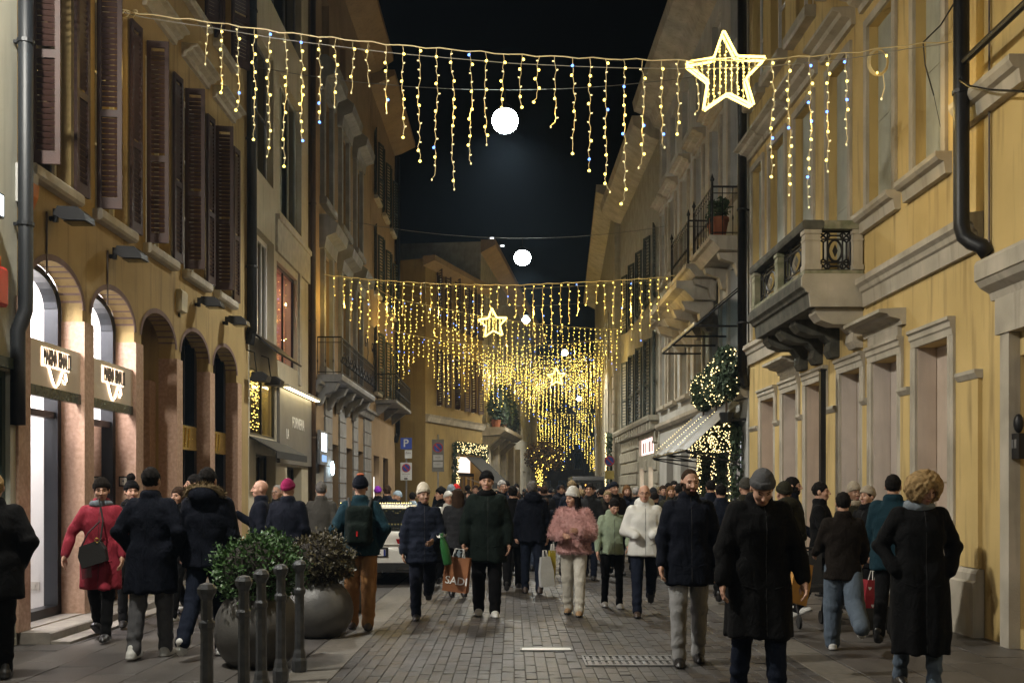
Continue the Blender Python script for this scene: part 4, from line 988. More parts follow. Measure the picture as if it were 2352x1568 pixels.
for a, b, z0, z1 in ((34.4, 35.4, .2, 2.5), (36.6, 37.6, .2, 2.5)):
    mb = FR.mb(); mb.box(a, b, -.32, -.31, z0, z1); mb.build('lit_window', E_shop2, H_)
mb = FR.mb(); mb.box(34.2, 37.8, -.12, -.10, 2.95, 3.55); sg = mb.build('lit_sign', emit('rose_sign', (1, .72, .66), 2.0, True), H_)
for k in range(6):
    mb = FR.mb(); mb.box(34.6 + k * .5, 34.7 + k * .5 + (k % 3) * .08, -.098, -.09, 3.05, 3.42); mb.build('sign_stroke', mat('sign_brown', (.25, .08, .06), bump=0), sg)
# ------------------------------------------------------------------ the bend of the street
FD = Facade(-4.0, .348, -1, 46.0)          # facade that turns across the view
M_yel2 = mat('dark_yellow_plaster', (.30, .215, .075), (.24, .17, .06), scale=1.2, rough=.9, bump=.2, streak=.4)
D = building('yellow_corner_house', FD, 3, 'yellow corner house at the bend of the street with a garlanded doorway')
zc = FD.z(978, 951)
du = [FD.u(x) for x in (978, 1108)]
dw = [(FD.u(1003), FD.u(1022)), (FD.u(1045), FD.u(1066)), (FD.u(1082), FD.u(1098))]
do = (FD.u(1042), FD.u(1104)); dz = FD.z(1042, 1040)
FD.wall('wall', 0, du[1], 0, 12.4, [rect(a, b, zc + .5, zc + 3.2) for a, b in dw] + [rect(a, b, zc + 4.4, zc + 6.8) for a, b in dw] + [rect(do[0], do[1], .1, dz)], .3, M_yel2, D)
prof(FD, D, 'string_course', 0, du[1], [(.002, zc - .35), (.1, zc - .33), (.18, zc - .1), (.25, zc), (.002, zc + .02)], M_trim)
for a, b in dw:
    for o in (.5, 4.4):
        window(FD, D, a, b, zc + o, zc + o + 2.6, .25, M_white, nx=2, nz=1)
        shutter(FD, D, a - .01, .03, zc + o, zc + o + 2.6, .4, 120, M_shut, single=False, pitch=.12); shutter(FD, D, b + .01, .03, zc + o, zc + o + 2.6, .4, 20, M_shut, single=False, pitch=.12)
prof(FD, D, 'eaves', -.3, du[1], [(0, 12), (.6, 12.2), (.6, 12.45), (0, 12.45)], M_brown)
mb = FD.mb(); mb.box(do[0], do[1], -1.2, -1.18, .1, dz); mb.build('lit_interior', emit('amber_shop', (1, .66, .32), 1.3, True), D)
m1 = (do[0] + do[1]) / 2
for k in range(7):
    q = do[0] + (do[1] - do[0]) * k / 6
    mb = FD.mb(); mb.box(q - .05, q + .05, -.5, -.4, .1, 2.4); mb.build('door_post', M_wood, D)
mb = FD.mb(); mb.box(do[0], do[1], -.5, -.38, 2.42, 2.6); mb.build('transom', M_wood, D)
mb = FD.mb(); mb.box(do[0] + .05, do[1] - .05, -.6, -.58, 2.62, dz - .1); mb.build('fanlight', emit('fanlight_glow', (1, .80, .66), 1.6, True), D)
garland('leaf_garland', 'lit evergreen garland framing the yellow doorway at the bend', [(do[0] - .3, do[1] + .3, .05, .3, dz, dz + .55), (do[0] - .35, do[0] + .0, .05, .3, .3, dz), (do[1] + .0, do[1] + .35, .05, .3, 1.0, dz)], 1500, 240, F=FD, size=.11, s=.022)
aw = thing('door_awning', FD.pt(m1, .6, dz), 'dark fabric awning over the garlanded doorway', 'awning')
mb = FD.mb(); mb.prism([(.05, dz - .1), (1.5, dz - 1.45), (1.5, dz - 1.75), (1.46, dz - 1.75), (1.46, dz - 1.48), (.05, dz - .16)], m1 - .3, do[1] + .2, 'x'); mb.build('canvas', mat('black_canvas', ()), aw)
mb = FD.mb(); mb.tube([(m1 - .3, .05, dz - 1.2), (m1 - .3, 1.46, dz - 1.7)], .03, 5); mb.build('arm', M_steel, aw)

# stone house with planted balcony
FE = Facade(FD.pt(du[1], 0, 0).x - .1, .115, -1, FD.pt(du[1], 0, 0).y + .3)
E_ = building('planted_balcony_house', FE, 5, 'stone house with a dark planted balcony beyond the yellow corner house')
e1 = FE.u(1168)
FE.wall('wall', 0, 34, 0, 15, [rect(2 + 4 * k, 4 + 4 * k, z, z + 3) for k in range(7) for z in (.2, 5.5, 9.8)], .3, M_rust, E_)
for k in range(7):
    for z in (.2, 5.5, 9.8): window(FE, E_, 2 + 4 * k, 4 + 4 * k, z, z + 3, .25, M_white, nx=2, nz=1)
    mb = FE.mb(); mb.box(2 + 4 * k, 4 + 4 * k, -.6, -.58, .2, 2.6); mb.build('lit_window', emit('rose_window', (1, .78, .70), .9 if k % 2 else 1.6, True), E_)
prof(FE, E_, 'eaves', 0, 34, [(0, 14.4), (.8, 14.8), (.8, 15.1), (0, 15.1)], M_brown)
for k in range(5):
    mb = FE.mb(); mb.box(.6 + 4 * k, 1.4 + 4 * k, .002, .35, 0, 4.6); mb.build('pilaster', M_trim, E_)
bl = thing('planted_balcony', FE.pt(3.5, .5, 4.7), 'stone balcony overgrown with dark plants at the bend', 'balcony')
prof(FE, bl, 'slab', .2, 9, [(.002, 4.62), (1.0, 4.7), (1.3, 4.9), (1.3, 5.1), (.002, 5.1)], M_trim)
for q in (.6, 3, 5.5, 8.4): prof(FE, bl, 'console', q - .2, q + .2, [(.002, 3.9), (.3, 4.0), (.9, 4.5), (1.0, 4.61), (.002, 4.61)], M_trim)
iron_rail(FE, bl, .25, 8.9, 1.2, 5.1, 6.1, .3)
for i, (q, lab, h) in enumerate(((.9, 'nearest dark shrub on the planted balcony', 1.6), (3.6, 'taller dark shrub in the middle of the planted balcony', 2.0), (6.6, 'far dark shrub on the planted balcony', 1.4))):
    t = thing('balcony_shrub', FE.pt(q, .7, 5.1), lab, 'shrub', 'shrubs on the planted balcony')
    mb = FE.mb(); mb.lathe([(.2, 5.102), (.3, 5.5), (.3, 5.52)], 10, (q, .7, 0)); mb.build('pot', M_terra, t)
    mb = FE.mb(); mb.tube([(q, .7, 5.4), (q, .7, 5.4 + h)], [.05, .02], 5); mb.build('trunk', M_wood, t)
    mb = FE.mb(); leaf_blob(mb, (q, .75, 5.6 + h * .5), .75, .5, h * .70, 420, .17, rnd); leaf_blob(mb, (q + .5, .9, 5.5 + h * .2), .6, .4, h * .4, 220, .17, rnd); mb.build('crown', M_needle, t, fix=False)

# far end of the street
FG = Facade(4.5, .05, 1, 43.7)
G_ = building('quoined_far_house', FG, 4, 'dark tall house with pale quoins at the narrowing of the street on the right', )
FG.wall('wall', 0, 26, 0, 15, [rect(2 + 3 * k, 3.2 + 3 * k, z, z + 2.4) for k in range(8) for z in (.3, 4.6, 8.2)], .3, M_rust, G_)
for k in range(14):
    mb = FG.mb(); mb.box(-.05, .5 + (k % 2) * .3, .002, .08, .1 + k * .55, .6 + k * .55); mb.build('quoin', M_trim, G_)
for k in range(8):
    for z in (.3, 4.6, 8.2): window(FG, G_, 2 + 3 * k, 3.2 + 3 * k, z, z + 2.4, .25, M_wood, nx=2, nz=1)
prof(FG, G_, 'eaves', 0, 26, [(0, 14.4), (.8, 14.8), (.8, 15.1), (0, 15.1)], M_trim)
def far_house(name, label, x0, x1, y, h, m, nx, depth=14, glow=None):
    """simple far house facing the eye, with separate windows"""
    Fh = Facade(0, 0, -1); Fh.d = Vector((1, 0, 0)); Fh.n = Vector((0, -1, 0)); Fh.o = Vector((x0, y, 0))
    Fh.M = Matrix(((1, 0, 0, x0), (0, -1, 0, y), (0, 0, 1, 0), (0, 0, 0, 1)))
    b = thing(name, ((x0 + x1) / 2, y, 0), label, 'building'); w = x1 - x0
    ws = [(w * (i + .5) / nx - .5, w * (i + .5) / nx + .5) for i in range(nx)]
    zs = [1.0 + 3.6 * k for k in range(int(h / 3.6))]
    Fh.wall('wall', 0, w, 0, h, [rect(a, c, z, z + 2.1) for a, c in ws for z in zs], .25, m, b, back=depth)
    for a, c in ws:
        for z in zs:
            window(Fh, b, a, c, z, z + 2.1, .2, M_white, nx=2, nz=1)
            sill(Fh, b, a - .1, c + .1, z, .15, .12)
    prof(Fh, b, 'roof', -.4, w + .4, [(.6, h), (.6, h + .15), (-depth / 2, h + 2.6), (-depth, h + .15), (-depth, h)], mat('roof_tile', (.16, .08, .05), (.1, .05, .035), rough=.9, bump=.3))
    return b
far_house('far_house', 'dim ochre house closing the view at the far end of the street', 1.5, 11.5, 128, 17, M_yel2, 5)
far_house('far_house', 'brown house on the left of the far end of the street', -9.5, 1.3, 120, 14, M_brown, 4)
far_house('far_house', 'grey house on the right of the far end of the street', 11.7, 20, 122, 15, M_grey, 4)
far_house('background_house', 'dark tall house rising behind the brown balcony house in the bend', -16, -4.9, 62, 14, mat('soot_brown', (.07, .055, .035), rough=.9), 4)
# ------------------------------------------------------------------ street lamps hung on cables
E_lamp = emit('lamp_diffuser', (.86, 1, .97), 60.0)
M_cable = mat('steel_cable', (.25, .25, .24), rough=.6, bump=0)
LAMP_W = 620
def street_lamp(x, y, z, label, power=1.0):
    t = thing('street_lamp', (x, y, z), label, 'street lamp', 'street lamps hung over the street')
    mb = MB(); mb.lathe([(.03, .30), (.06, .28), (.12, .22), (.17, .16), (.175, .13)], 20, (x, y, z)); mb.build('housing', M_black, t, smooth=True)
    mb = MB(); k_ = 1.0 if y < 35 else .62; mb.ball((x, y, z - .06), .26 * k_, .26 * k_, .24 * k_, 20, 12); mb.build('diffuser', E_lamp, t, smooth=True)  # globe swollen to the size of the lamp's glare
    mb = MB(); mb.tube([(x, y, z + .28), (x, y, z + .55)], .015, 6); mb.build('hanger', M_black, t)
    mb = MB(); xs = [-5.2 + (10.3) * k / 10 for k in range(11)]
    mb.tube([(q, y, z + .55 + .5 * ((q - x) / 5.2) ** 2) for q in xs], .008, 4); mb.build('cable', M_cable, t)
    l = bpy.data.lights.new('street_lamp_light', 'AREA'); l.shape = 'DISK'; l.size = .5; l.spread = R(172 if y < 15 else 142); l.energy = LAMP_W * power; l.color = (1, .965, .87)
    o = bpy.data.objects.new('lamp_light', l); put(o, t, Matrix.Translation((x, y, z - .32)))
for px, y, lab, pw in ((None, -4.0, 'street lamp hung over the street behind the viewer', .5), (1160, 19.7, 'largest bright street lamp hung in the middle of the dark sky', .8), (1200, 31.2, 'second bright street lamp below the largest one', .8), (1208, 42.5, 'small street lamp seen between the hanging light curtains', .8), (1297, 52.5, 'far street lamp shining through the light curtains', .8), (1330, 72, 'farthest street lamp in the bend of the street', .8)):
    x = 2.5 if px is None else (px - CX) * y / FP
    street_lamp(x, y, 9.0 if y < 60 else 8.4, lab, pw)
# wall lamp of the near left house, above the picture
wl = thing('wall_lamp', FL.pt(7.6, .5, 8.0), 'wall lamp on a bracket of the left edge house, above the picture', 'wall lamp')
mb = FL.mb(); mb.tube([(7.6, 0, 8.1), (7.6, .3, 8.35), (7.6, .7, 8.3)], .03, 8); mb.build('bracket', M_black, wl, smooth=True)
mb = FL.mb(); mb.prism([(.5, 8.28), (.95, 8.05), (1.0, 8.12), (.7, 8.34)], 7.35, 7.85, 'x'); mb.build('housing', M_black, wl)
l = bpy.data.lights.new('wall_lamp_light', 'AREA'); l.shape = 'RECTANGLE'; l.size = .45; l.size_y = .35; l.energy = 1150; l.color = (1, .95, .84); l.spread = R(170)
Lm = Matrix.Translation(FL.pt(7.6, .74, 8.12)) @ Matrix.Rotation(R(-32), 4, 'Y') @ Matrix.Rotation(R(18), 4, 'X')
put(bpy.data.objects.new('lamp_light', l), wl, Lm)
mb = FL.mb(); mb.prism([(.56, 8.235), (.92, 8.055), (.925, 8.06), (.565, 8.24)], 7.4, 7.8, 'x'); mb.build('lens', E_lamp, wl)
# curved lamp heads on the dark roof line
for px, py, h, lab in ((1122, 545, 60, 'taller thin curved lamp post against the dark sky'), (1146, 563, 22, 'shorter thin curved lamp post against the dark sky')):
    p = at(px, py, 60); k = 60 / FP
    t = thing('roof_lamp', (p.x, 60, p.z - h * k), lab, 'lamp post')
    mb = MB(); mb.tube([(p.x, 60, 15.0), (p.x, 60, p.z - .1), (p.x + .08, 60, p.z), (p.x + .25, 60, p.z + .02)], .05, 6); mb.build('post', M_steel, t, smooth=True)
    mb = MB(); mb.box(p.x + .1, p.x + .32, 59.9, 60.1, p.z - .07, p.z - .02); mb.build('head', emit('small_lamp', (.9, .95, 1), 3), t)

# ------------------------------------------------------------------ curtains of hanging light strings
M_wire = mat('clear_wire', (.70, .60, .36), rough=.5, bump=0)
E_dim = emit('led_cream', (1, .82, .38), 1.8)
E_brt = emit('led_warm', (1, .74, .16), 5.0)
E_blu = emit('led_blue', (.12, .28, 1), 5.0)
E_far = emit('led_far', (1, .72, .13), 7.0)
BM = {}
def bulb_mesh(r, l, m):
    k = (r, l, m.name)
    if k not in BM:
        mb = MB(); mb.lathe([(r * .5, 0), (r, l * .3), (r, l * .75), (r * .4, l)], 6); BM[k] = mb.mesh('bulb', m)
    return BM[k]
def on_line(px, xl, yl, xr, yr):
    """where the sight line through column px crosses the plan line between two anchors"""
    s = (px - CX) / FP
    t = (s * yl - xl) / ((xr - xl) - s * (yr - yl))
    return xl + t * (xr - xl), yl + t * (yr - yl), t
LENS = [.32, .5, .66, .8, .94, 1.0, .78, .64, .5, .36]
lr = random.Random(21)
def light_string(pts, Yl, Yr, spacing, maxlen, label, px0=None, px1=None, near=0, glow=10., nglow=6, skip=(), phase=0, bs=1.0, sup=True):
    """pts: columns and heights along the cable; spacing and maxlen in metres"""
    xl, xr = (pts[0][0] - CX) * Yl / FP, (pts[-1][0] - CX) * Yr / FP
    wp = []
    for px, py in pts:
        x, y, t = on_line(px, xl, yl=Yl, xr=xr, yr=Yr); wp.append((x, y, EYE - (py - CY) * y / FP))
    xs = [p[0] for p in wp]
    def P(x):
        t = (x - xl) / (xr - xl)
        # smooth height between the measured points
        k = max(0, min(len(xs) - 2, int(np.searchsorted(xs, x)) - 1)); f = (x - xs[k]) / (xs[k + 1] - xs[k]); z = wp[k][2] * (1 - f) + wp[k + 1][2] * f
        return Vector((x, Yl + t * (Yr - Yl), z))
    L_ = xr - xl; c = P(xl + L_ / 2)
    T = thing('light_string', (c.x, c.y, c.z), label, 'light string', 'light strings across the street')
    mb = MB(); n = 60; mb.tube([P(xl + L_ * i / n) + Vector((0, 0, .012 * math.sin(i * 2.3))) for i in range(n + 1)], .007 if near else .012, 5); mb.build('cable', M_wire, T)
    if sup:
        mb = MB(); mb.tube([P(xl + L_ * i / n) + Vector((0, .02, -.10 * math.sin(math.pi * i / n) ** .5)) for i in range(n + 1)], .005, 4); mb.build('support_wire', M_cable, T)
    x = on_line(px0, xl, Yl, xr, Yr)[0] if px0 else xl + .4
    xe = on_line(px1, xl, Yl, xr, Yr)[0] if px1 else xr - .3
    i = phase; nb = 0; extra = [MB(), MB(), MB()]
    while x < xe:
        if any(a < x < b for a, b in skip): x += spacing; i += 1; continue
        top = P(x); ln = maxlen * LENS[i % 10] * lr.uniform(.95, 1.05)
        m_ = max(4, int(ln / .055)); path = []; ox = 0
        for k in range(m_ + 1):
            ox += lr.uniform(-.011, .011); ox *= .9
            path.append(top + Vector((ox + .008 * math.sin(k * 1.9 + i), lr.uniform(-.006, .006), -ln * k / m_)))
        if lr.random() < .4: path[-1] += Vector((lr.uniform(-.06, .06), 0, .02))
        mb = MB(); mb.tube(path, .0035 if near else .006, 4, caps=False); st = mb.build('strand', M_wire, T, fix=False)
        lights = MB()
        k = lr.randint(1, 2)
        while k <= m_:
            q = path[min(k, m_)]; rr = lr.random(); e = 2 if rr < .055 else (1 if rr < .45 else 0)
            side = lr.choice((-1, 1)); a = R(lr.uniform(35, 95)) * side
            if k >= m_ - 1: a = R(180 + lr.uniform(-15, 15)); q = path[m_]
            if near:
                Mx = Matrix.Translation(q) @ Matrix.Rotation(a, 4, 'Y')
                br = (.009, .018, .017)[e]; bl_ = (.028, .03, .028)[e]
                bmsh = bulb_mesh(br, bl_, (E_dim, E_brt, E_blu)[e])
                if nb < 300: inst('bulb', bmsh, st, Mx); nb += 1
                else:
                    b0 = len(extra[e].v); extra[e].v += [tuple(Mx @ v.co) for v in bmsh.vertices]; extra[e].f += [tuple(j + b0 for j in p.vertices) for p in bmsh.polygons]; extra[e].m += [0] * len(bmsh.polygons)
            else:
                lights.cm = 1 if e == 2 else 0
                s_ = bs * (.020 if e else .014); lights_on(lights, [(q.x + .02 * side, q.y, q.z)], s_)
            k += 2 if near else lr.choice((2, 3, 3, 4))
        if not near and lights.f: tag(lights.build('led_lights', [E_far, E_blu], st, fix=False), kind='stuff')
        x += spacing * lr.uniform(.93, 1.07); i += 1
    for e in range(3):
        if extra[e].f: tag(extra[e].build('led_lights', (E_dim, E_brt, E_blu)[e], T, fix=False), kind='stuff')
    for k in range(nglow):
        g = P(xl + L_ * (k + .5) / nglow)
        l = bpy.data.lights.new('string_light', 'POINT'); l.energy = glow * 2.6; l.shadow_soft_size = .04; l.color = (1, .66, .17)
        put(bpy.data.objects.new('string_glow', l), T, Matrix.Translation((g.x, g.y - .06, g.z - maxlen * .45)))
    return P, T

E_star = emit('star_rope', (1, .72, .18), 5.0, True)
def star(px, py, Y, Rm, label, n_in=11, rope=.015, energy=40, tilt=4, sc=1.0):
    """wire star with doubled light rope outline and inner light curtain"""
    c = at(px, py, Y); t = thing('light_star', tuple(c), label, 'light star', 'light stars hung on the strings')
    def pt(k, r, y): a = R(90 + 36 * k + tilt); return (c.x + r * math.cos(a), c.y + y, c.z + r * math.sin(a))
    out = [pt(k, Rm if k % 2 == 0 else Rm * .46, 0) for k in range(10)]
    def rounded(off, s):
        pp = []
        for k in range(10):
            a, b = Vector(out[k]), Vector(out[(k + 1) % 10])
            for f in (.06, .35, .65, .94): pp.append(tuple(c + (a.lerp(b, f) - c) * s + Vector((0, off, 0))))
        return pp + [pp[0]]
    for off, s in ((-.05, 1.0), (.05, .97)):
        mb = MB(); mb.tube(rounded(off, s), rope, 6, caps=False); mb.build('light_rope', E_star, t, fix=False)
    mb = MB()
    for k in range(10): p = Vector(out[k]); mb.tube([p + Vector((0, -.05, 0)), p + Vector((0, .05, 0))], .006, 4)
    mb.tube([pt(1, Rm * .46, -.02), pt(9, Rm * .46, -.02)], .006, 4); mb.build('frame', M_steel, t)
    mb = MB(); wr = MB()
    poly = [(p[0] - c.x, p[2] - c.z) for p in out]
    def inside(x, z):
        r = False
        for i in range(10):
            (x1, z1), (x2, z2) = poly[i], poly[(i + 1) % 10]
            if (z1 > z) != (z2 > z) and x < (x2 - x1) * (z - z1) / (z2 - z1) + x1: r = not r
        return r
    for i in range(n_in):
        x = Rm * (-.75 + 1.5 * (i + .5) / n_in); z = -Rm; seg = []
        while z < Rm:
            if inside(x, z):
                seg.append(z)
                if lr.random() < .75: lights_on(mb, [(c.x + x + lr.uniform(-.012, .012), c.y + lr.uniform(-.02, .02), c.z + z)], (.0145 if Y < 20 else .024) * sc)
            z += .042
        if seg: wr.tube([(c.x + x, c.y, c.z + min(seg)), (c.x + x, c.y, c.z + max(seg))], .004, 4)
    tag(mb.build('led_lights', E_brt, t, fix=False), kind='stuff'); wr.build('inner_wires', M_wire, t)
    l = bpy.data.lights.new('star_light', 'POINT'); l.energy = energy; l.shadow_soft_size = .25; l.color = (1, .78, .32)
    put(bpy.data.objects.new('star_glow', l), t, Matrix.Translation((c.x, c.y - .1, c.z)))

light_string([(262, 20), (330, 33), (475, 50), (650, 75), (900, 103), (1180, 126), (1400, 136), (1600, 140), (1750, 137), (1850, 130), (1960, 121), (2080, 104), (2188, 95)], 13.0, 11.55, .213, 1.72, 'nearest white light string slung across the top of the street', px0=475, px1=1975, near=1, glow=3, nglow=10, skip=((2.25, 3.05),))
star(1667, 172, 12.05, .52, 'large glowing star on the nearest light string', energy=32)
light_string([(735, 630), (850, 642), (1010, 652), (1178, 655), (1400, 645), (1520, 637), (1618, 624)], 27.0, 26.0, .235, 1.7, 'second light string, strung level across mid street', glow=12, nglow=8)
light_string([(862, 660), (904, 685), (1085, 722), (1178, 737), (1300, 750), (1432, 757)], 37.8, 42.0, .23, 2.3, 'third light string sloping down to the right, carrying the small star', glow=10, nglow=7, phase=3)
star(1132, 743, 39.4, .62, 'smaller star on the third light string left of the middle', n_in=7, rope=.03, energy=40)
light_string([(893, 757), (1000, 780), (1085, 792), (1178, 795), (1300, 790), (1405, 778)], 42.5, 46.0, .21, 2.6, 'fourth light string with long hanging strands behind the small star', glow=9, nglow=6, phase=5)
light_string([(1000, 803), (1178, 815), (1290, 818), (1397, 806)], 50.0, 52.0, .21, 2.6, 'fifth light string sagging over the bend of the street', glow=10, nglow=5, phase=1, bs=1.15)
light_string([(960, 812), (1110, 826), (1250, 830), (1400, 818)], 54.0, 54.5, .22, 2.8, 'light string hanging between the fifth and sixth ones', glow=18, nglow=4, phase=8, bs=1.2)
light_string([(1050, 832), (1200, 848), (1393, 832)], 57.0, 58.0, .21, 3.0, 'sixth light string deep in the bend of the street', glow=18, nglow=4, phase=7, bs=1.25)
light_string([(1112, 855), (1250, 866), (1392, 852)], 65.0, 66.0, .27, 3.2, 'seventh light string behind the sixth one', glow=20, nglow=4, phase=2, bs=1.4)
light_string([(1140, 880), (1270, 885), (1390, 876)], 74.0, 75.0, .3, 3.2, 'eighth light string with the smallest star', glow=20, nglow=3, phase=4, bs=1.5)
star(1278, 866, 73.5, .72, 'smallest star far down the street right of the middle', n_in=6, rope=.05, energy=40, sc=1.4)
light_string([(1221, 941), (1300, 950), (1387, 949)], 88.0, 90.0, .28, 3.4, 'low far light string beyond the smallest star', glow=20, nglow=3, phase=0, bs=1.7)
light_string([(1225, 966), (1300, 985), (1385, 1010)], 99.0, 101.0, .3, 3.6, 'last light string sloping low at the end of the street', glow=20, nglow=3, phase=6, bs=1.8)
light_string([(1345, 1040), (1370, 1048), (1394, 1040)], 70.0, 70.0, .12, 1.7, 'short dense light curtain low on the right at the end of the street', glow=12, nglow=1, bs=1.3)
# tangles of spare cable at the right end of the nearest string
t = thing('cable_coil', at(2015, 150, 11.8), 'coil of spare light cable hanging at the right end of the nearest string', 'cable coil')
mb = MB(); c = at(2018, 142, 11.8)
for q in range(3): mb.tube([(c.x + (.10 + .012 * q) * math.cos(a), c.y + .01 * q, c.z + (.14 + .01 * q) * math.sin(a)) for a in [2 * math.pi * k / 16 for k in range(17)]], .006, 5)
mb.tube([(c.x + .05, c.y, c.z - .14), (c.x + .07, c.y, c.z - .3), (c.x + .03, c.y, c.z - .45)], .006, 5); mb.build('coil', M_wire, t)
for dx, dz, e in ((-.02, -.15, E_brt), (.09, .05, E_brt), (.03, -.46, E_dim)):
    inst('bulb', bulb_mesh(.011, .03, e), t, Matrix.Translation((c.x + dx, c.y - .01, c.z + dz)))
t = thing('wire_knot', at(295, 30, 13.0), 'knotted end of the light cable at the ochre facade', 'wire')
mb = MB(); c = at(297, 32, 13.0)
mb.tube([(c.x + .09 * math.cos(a) * (1 + .3 * math.sin(3 * a)), c.y, c.z + .05 * math.sin(2 * a)) for a in [2 * math.pi * k / 24 for k in range(25)]], .006, 5); mb.build('loop', M_wire, t)
# dark guy wires by the pipe on the right
p0, p1 = at(2120, 98, 11.9), at(2190, 10, 11.5)
mb = MB(); mb.tube([p0, p0.lerp(p1, .5) + Vector((.03, 0, -.02)), p1, p1 + Vector((.4, -.3, .8))], .010, 5); mb.tube([p0, at(2125, 150, 12.0), at(2145, 220, 12.1)], .008, 5); mb.tube([at(2145, 220, 12.1), at(2195, 455, 11.7)], .004, 4)
tag(mb.build('guy_wire', M_black), 'dark twisted guy wires beside the black downpipe on the right', 'wire')
# ------------------------------------------------------------------ people: distance-field bodies and clothes meshed with surface nets
def sdf_mesh(f, lo, hi, h):
    ax = [np.arange(lo[i], hi[i] + h, h) for i in range(3)]
    n = [len(a) for a in ax]
    X, Y_, Z = np.meshgrid(*ax, indexing='ij')
    D = f(np.stack([X.ravel(), Y_.ravel(), Z.ravel()], 1)).reshape(n)
    I = D < 0
    c = [(a, b, d) for a in (0, 1) for b in (0, 1) for d in (0, 1)]
    sl = lambda o: tuple(slice(o[k], n[k] - 1 + o[k]) for k in range(3))
    cnt = sum(I[sl(o)].astype(np.int8) for o in c)
    act = np.argwhere((cnt > 0) & (cnt < 8))
    if len(act) == 0: return np.zeros((0, 3)), np.zeros((0, 4), int)
    idx = -np.ones([k - 1 for k in n], int); idx[tuple(act.T)] = np.arange(len(act))
    acc = np.zeros((len(act), 3)); num = np.zeros(len(act))
    for o in c:
        for k in range(3):
            if o[k]: continue
            o2 = list(o); o2[k] = 1
            pa, pb = act + np.array(o), act + np.array(o2)
            da, db = D[tuple(pa.T)], D[tuple(pb.T)]
            m = (da < 0) != (db < 0)
            t = np.where(m, da / np.where(m, da - db, 1), 0)
            acc[m] += (pa + t[:, None] * (pb - pa))[m]; num[m] += 1
    V = acc / num[:, None] * h + np.array([a[0] for a in ax])
    F_ = []
    for k in range(3):
        a, b = [(1, 2), (2, 0), (0, 1)][k]
        s0 = [slice(None)] * 3; s1 = [slice(None)] * 3
        s0[k] = slice(0, n[k] - 1); s1[k] = slice(1, n[k])
        e = np.argwhere(I[tuple(s0)] != I[tuple(s1)])
        ok = (e[:, a] > 0) & (e[:, b] > 0) & (e[:, a] < n[a] - 1) & (e[:, b] < n[b] - 1); e = e[ok]
        q = []
        for da, db in ((-1, -1), (0, -1), (0, 0), (-1, 0)):
            g = e.copy(); g[:, a] += da; g[:, b] += db; q.append(idx[tuple(g.T)])
        q = np.stack(q, 1); fl = ~I[tuple(e.T)]
        q[fl] = q[fl][:, ::-1]; F_.append(q)
    return V, np.concatenate(F_)

def cap(P, a, b, r1, r2=None):
    r2 = r1 if r2 is None else r2
    a = np.asarray(a, float); b = np.asarray(b, float); ab = b - a
    t = np.clip(((P - a) @ ab) / max(ab @ ab, 1e-9), 0, 1)
    return np.linalg.norm(P - a - t[:, None] * ab, axis=1) - (r1 + (r2 - r1) * t)
def ell(P, c, r): r = np.asarray(r, float); return (np.linalg.norm((P - np.asarray(c)) / r, axis=1) - 1) * r.min()
def smin(a, b, k):
    h = np.clip(.5 + .5 * (b - a) / k, 0, 1); return b + (a - b) * h - k * h * (1 - h)
def loft(P, tab, p=2.3):
    tab = np.array(tab); z = P[:, 2]; g = lambda i: np.interp(z, tab[:, 0], tab[:, i])
    rx, ry, cy = g(1), g(2), g(3)
    d = ((np.abs(P[:, 0] / rx) ** p + np.abs((P[:, 1] - cy) / ry) ** p) ** (1 / p) - 1) * np.minimum(rx, ry)
    return np.maximum(d, np.maximum(tab[0, 0] - z, z - tab[-1, 0]))

def wav(P, rng, f=9., n=7, an=(1, 1, 1)):
    s = 0
    for _ in range(n):
        d = rng.normal(size=3) * np.array(an); s = s + np.sin(P @ d * f + rng.uniform(0, 6.28))
    return s / n

def np_mesh(name, parts, mats):
    """parts: list of (verts, quads, material index or array)"""
    V = []; Q = []; Mi = []; b = 0
    for v, q, m in parts:
        if len(q) == 0: continue
        V.append(v); Q.append(q + b); Mi.append(np.full(len(q), m) if np.isscalar(m) else m); b += len(v)
    V = np.concatenate(V); Q = np.concatenate(Q); Mi = np.concatenate(Mi)
    me = bpy.data.meshes.new(name)
    me.vertices.add(len(V)); me.vertices.foreach_set('co', V.astype(np.float32).ravel())
    me.loops.add(Q.size); me.loops.foreach_set('vertex_index', Q.astype(np.int32).ravel())
    me.polygons.add(len(Q)); me.polygons.foreach_set('loop_start', np.arange(0, Q.size, 4, dtype=np.int32))
    me.update(calc_edges=True)
    for m in mats: me.materials.append(m)
    me.polygons.foreach_set('material_index', Mi.astype(np.int32)); me.polygons.foreach_set('use_smooth', np.ones(len(Q), bool))
    me.update()
    return me

def xf(v, M): M = np.array(M); return v @ M[:3, :3].T + M[:3, 3]

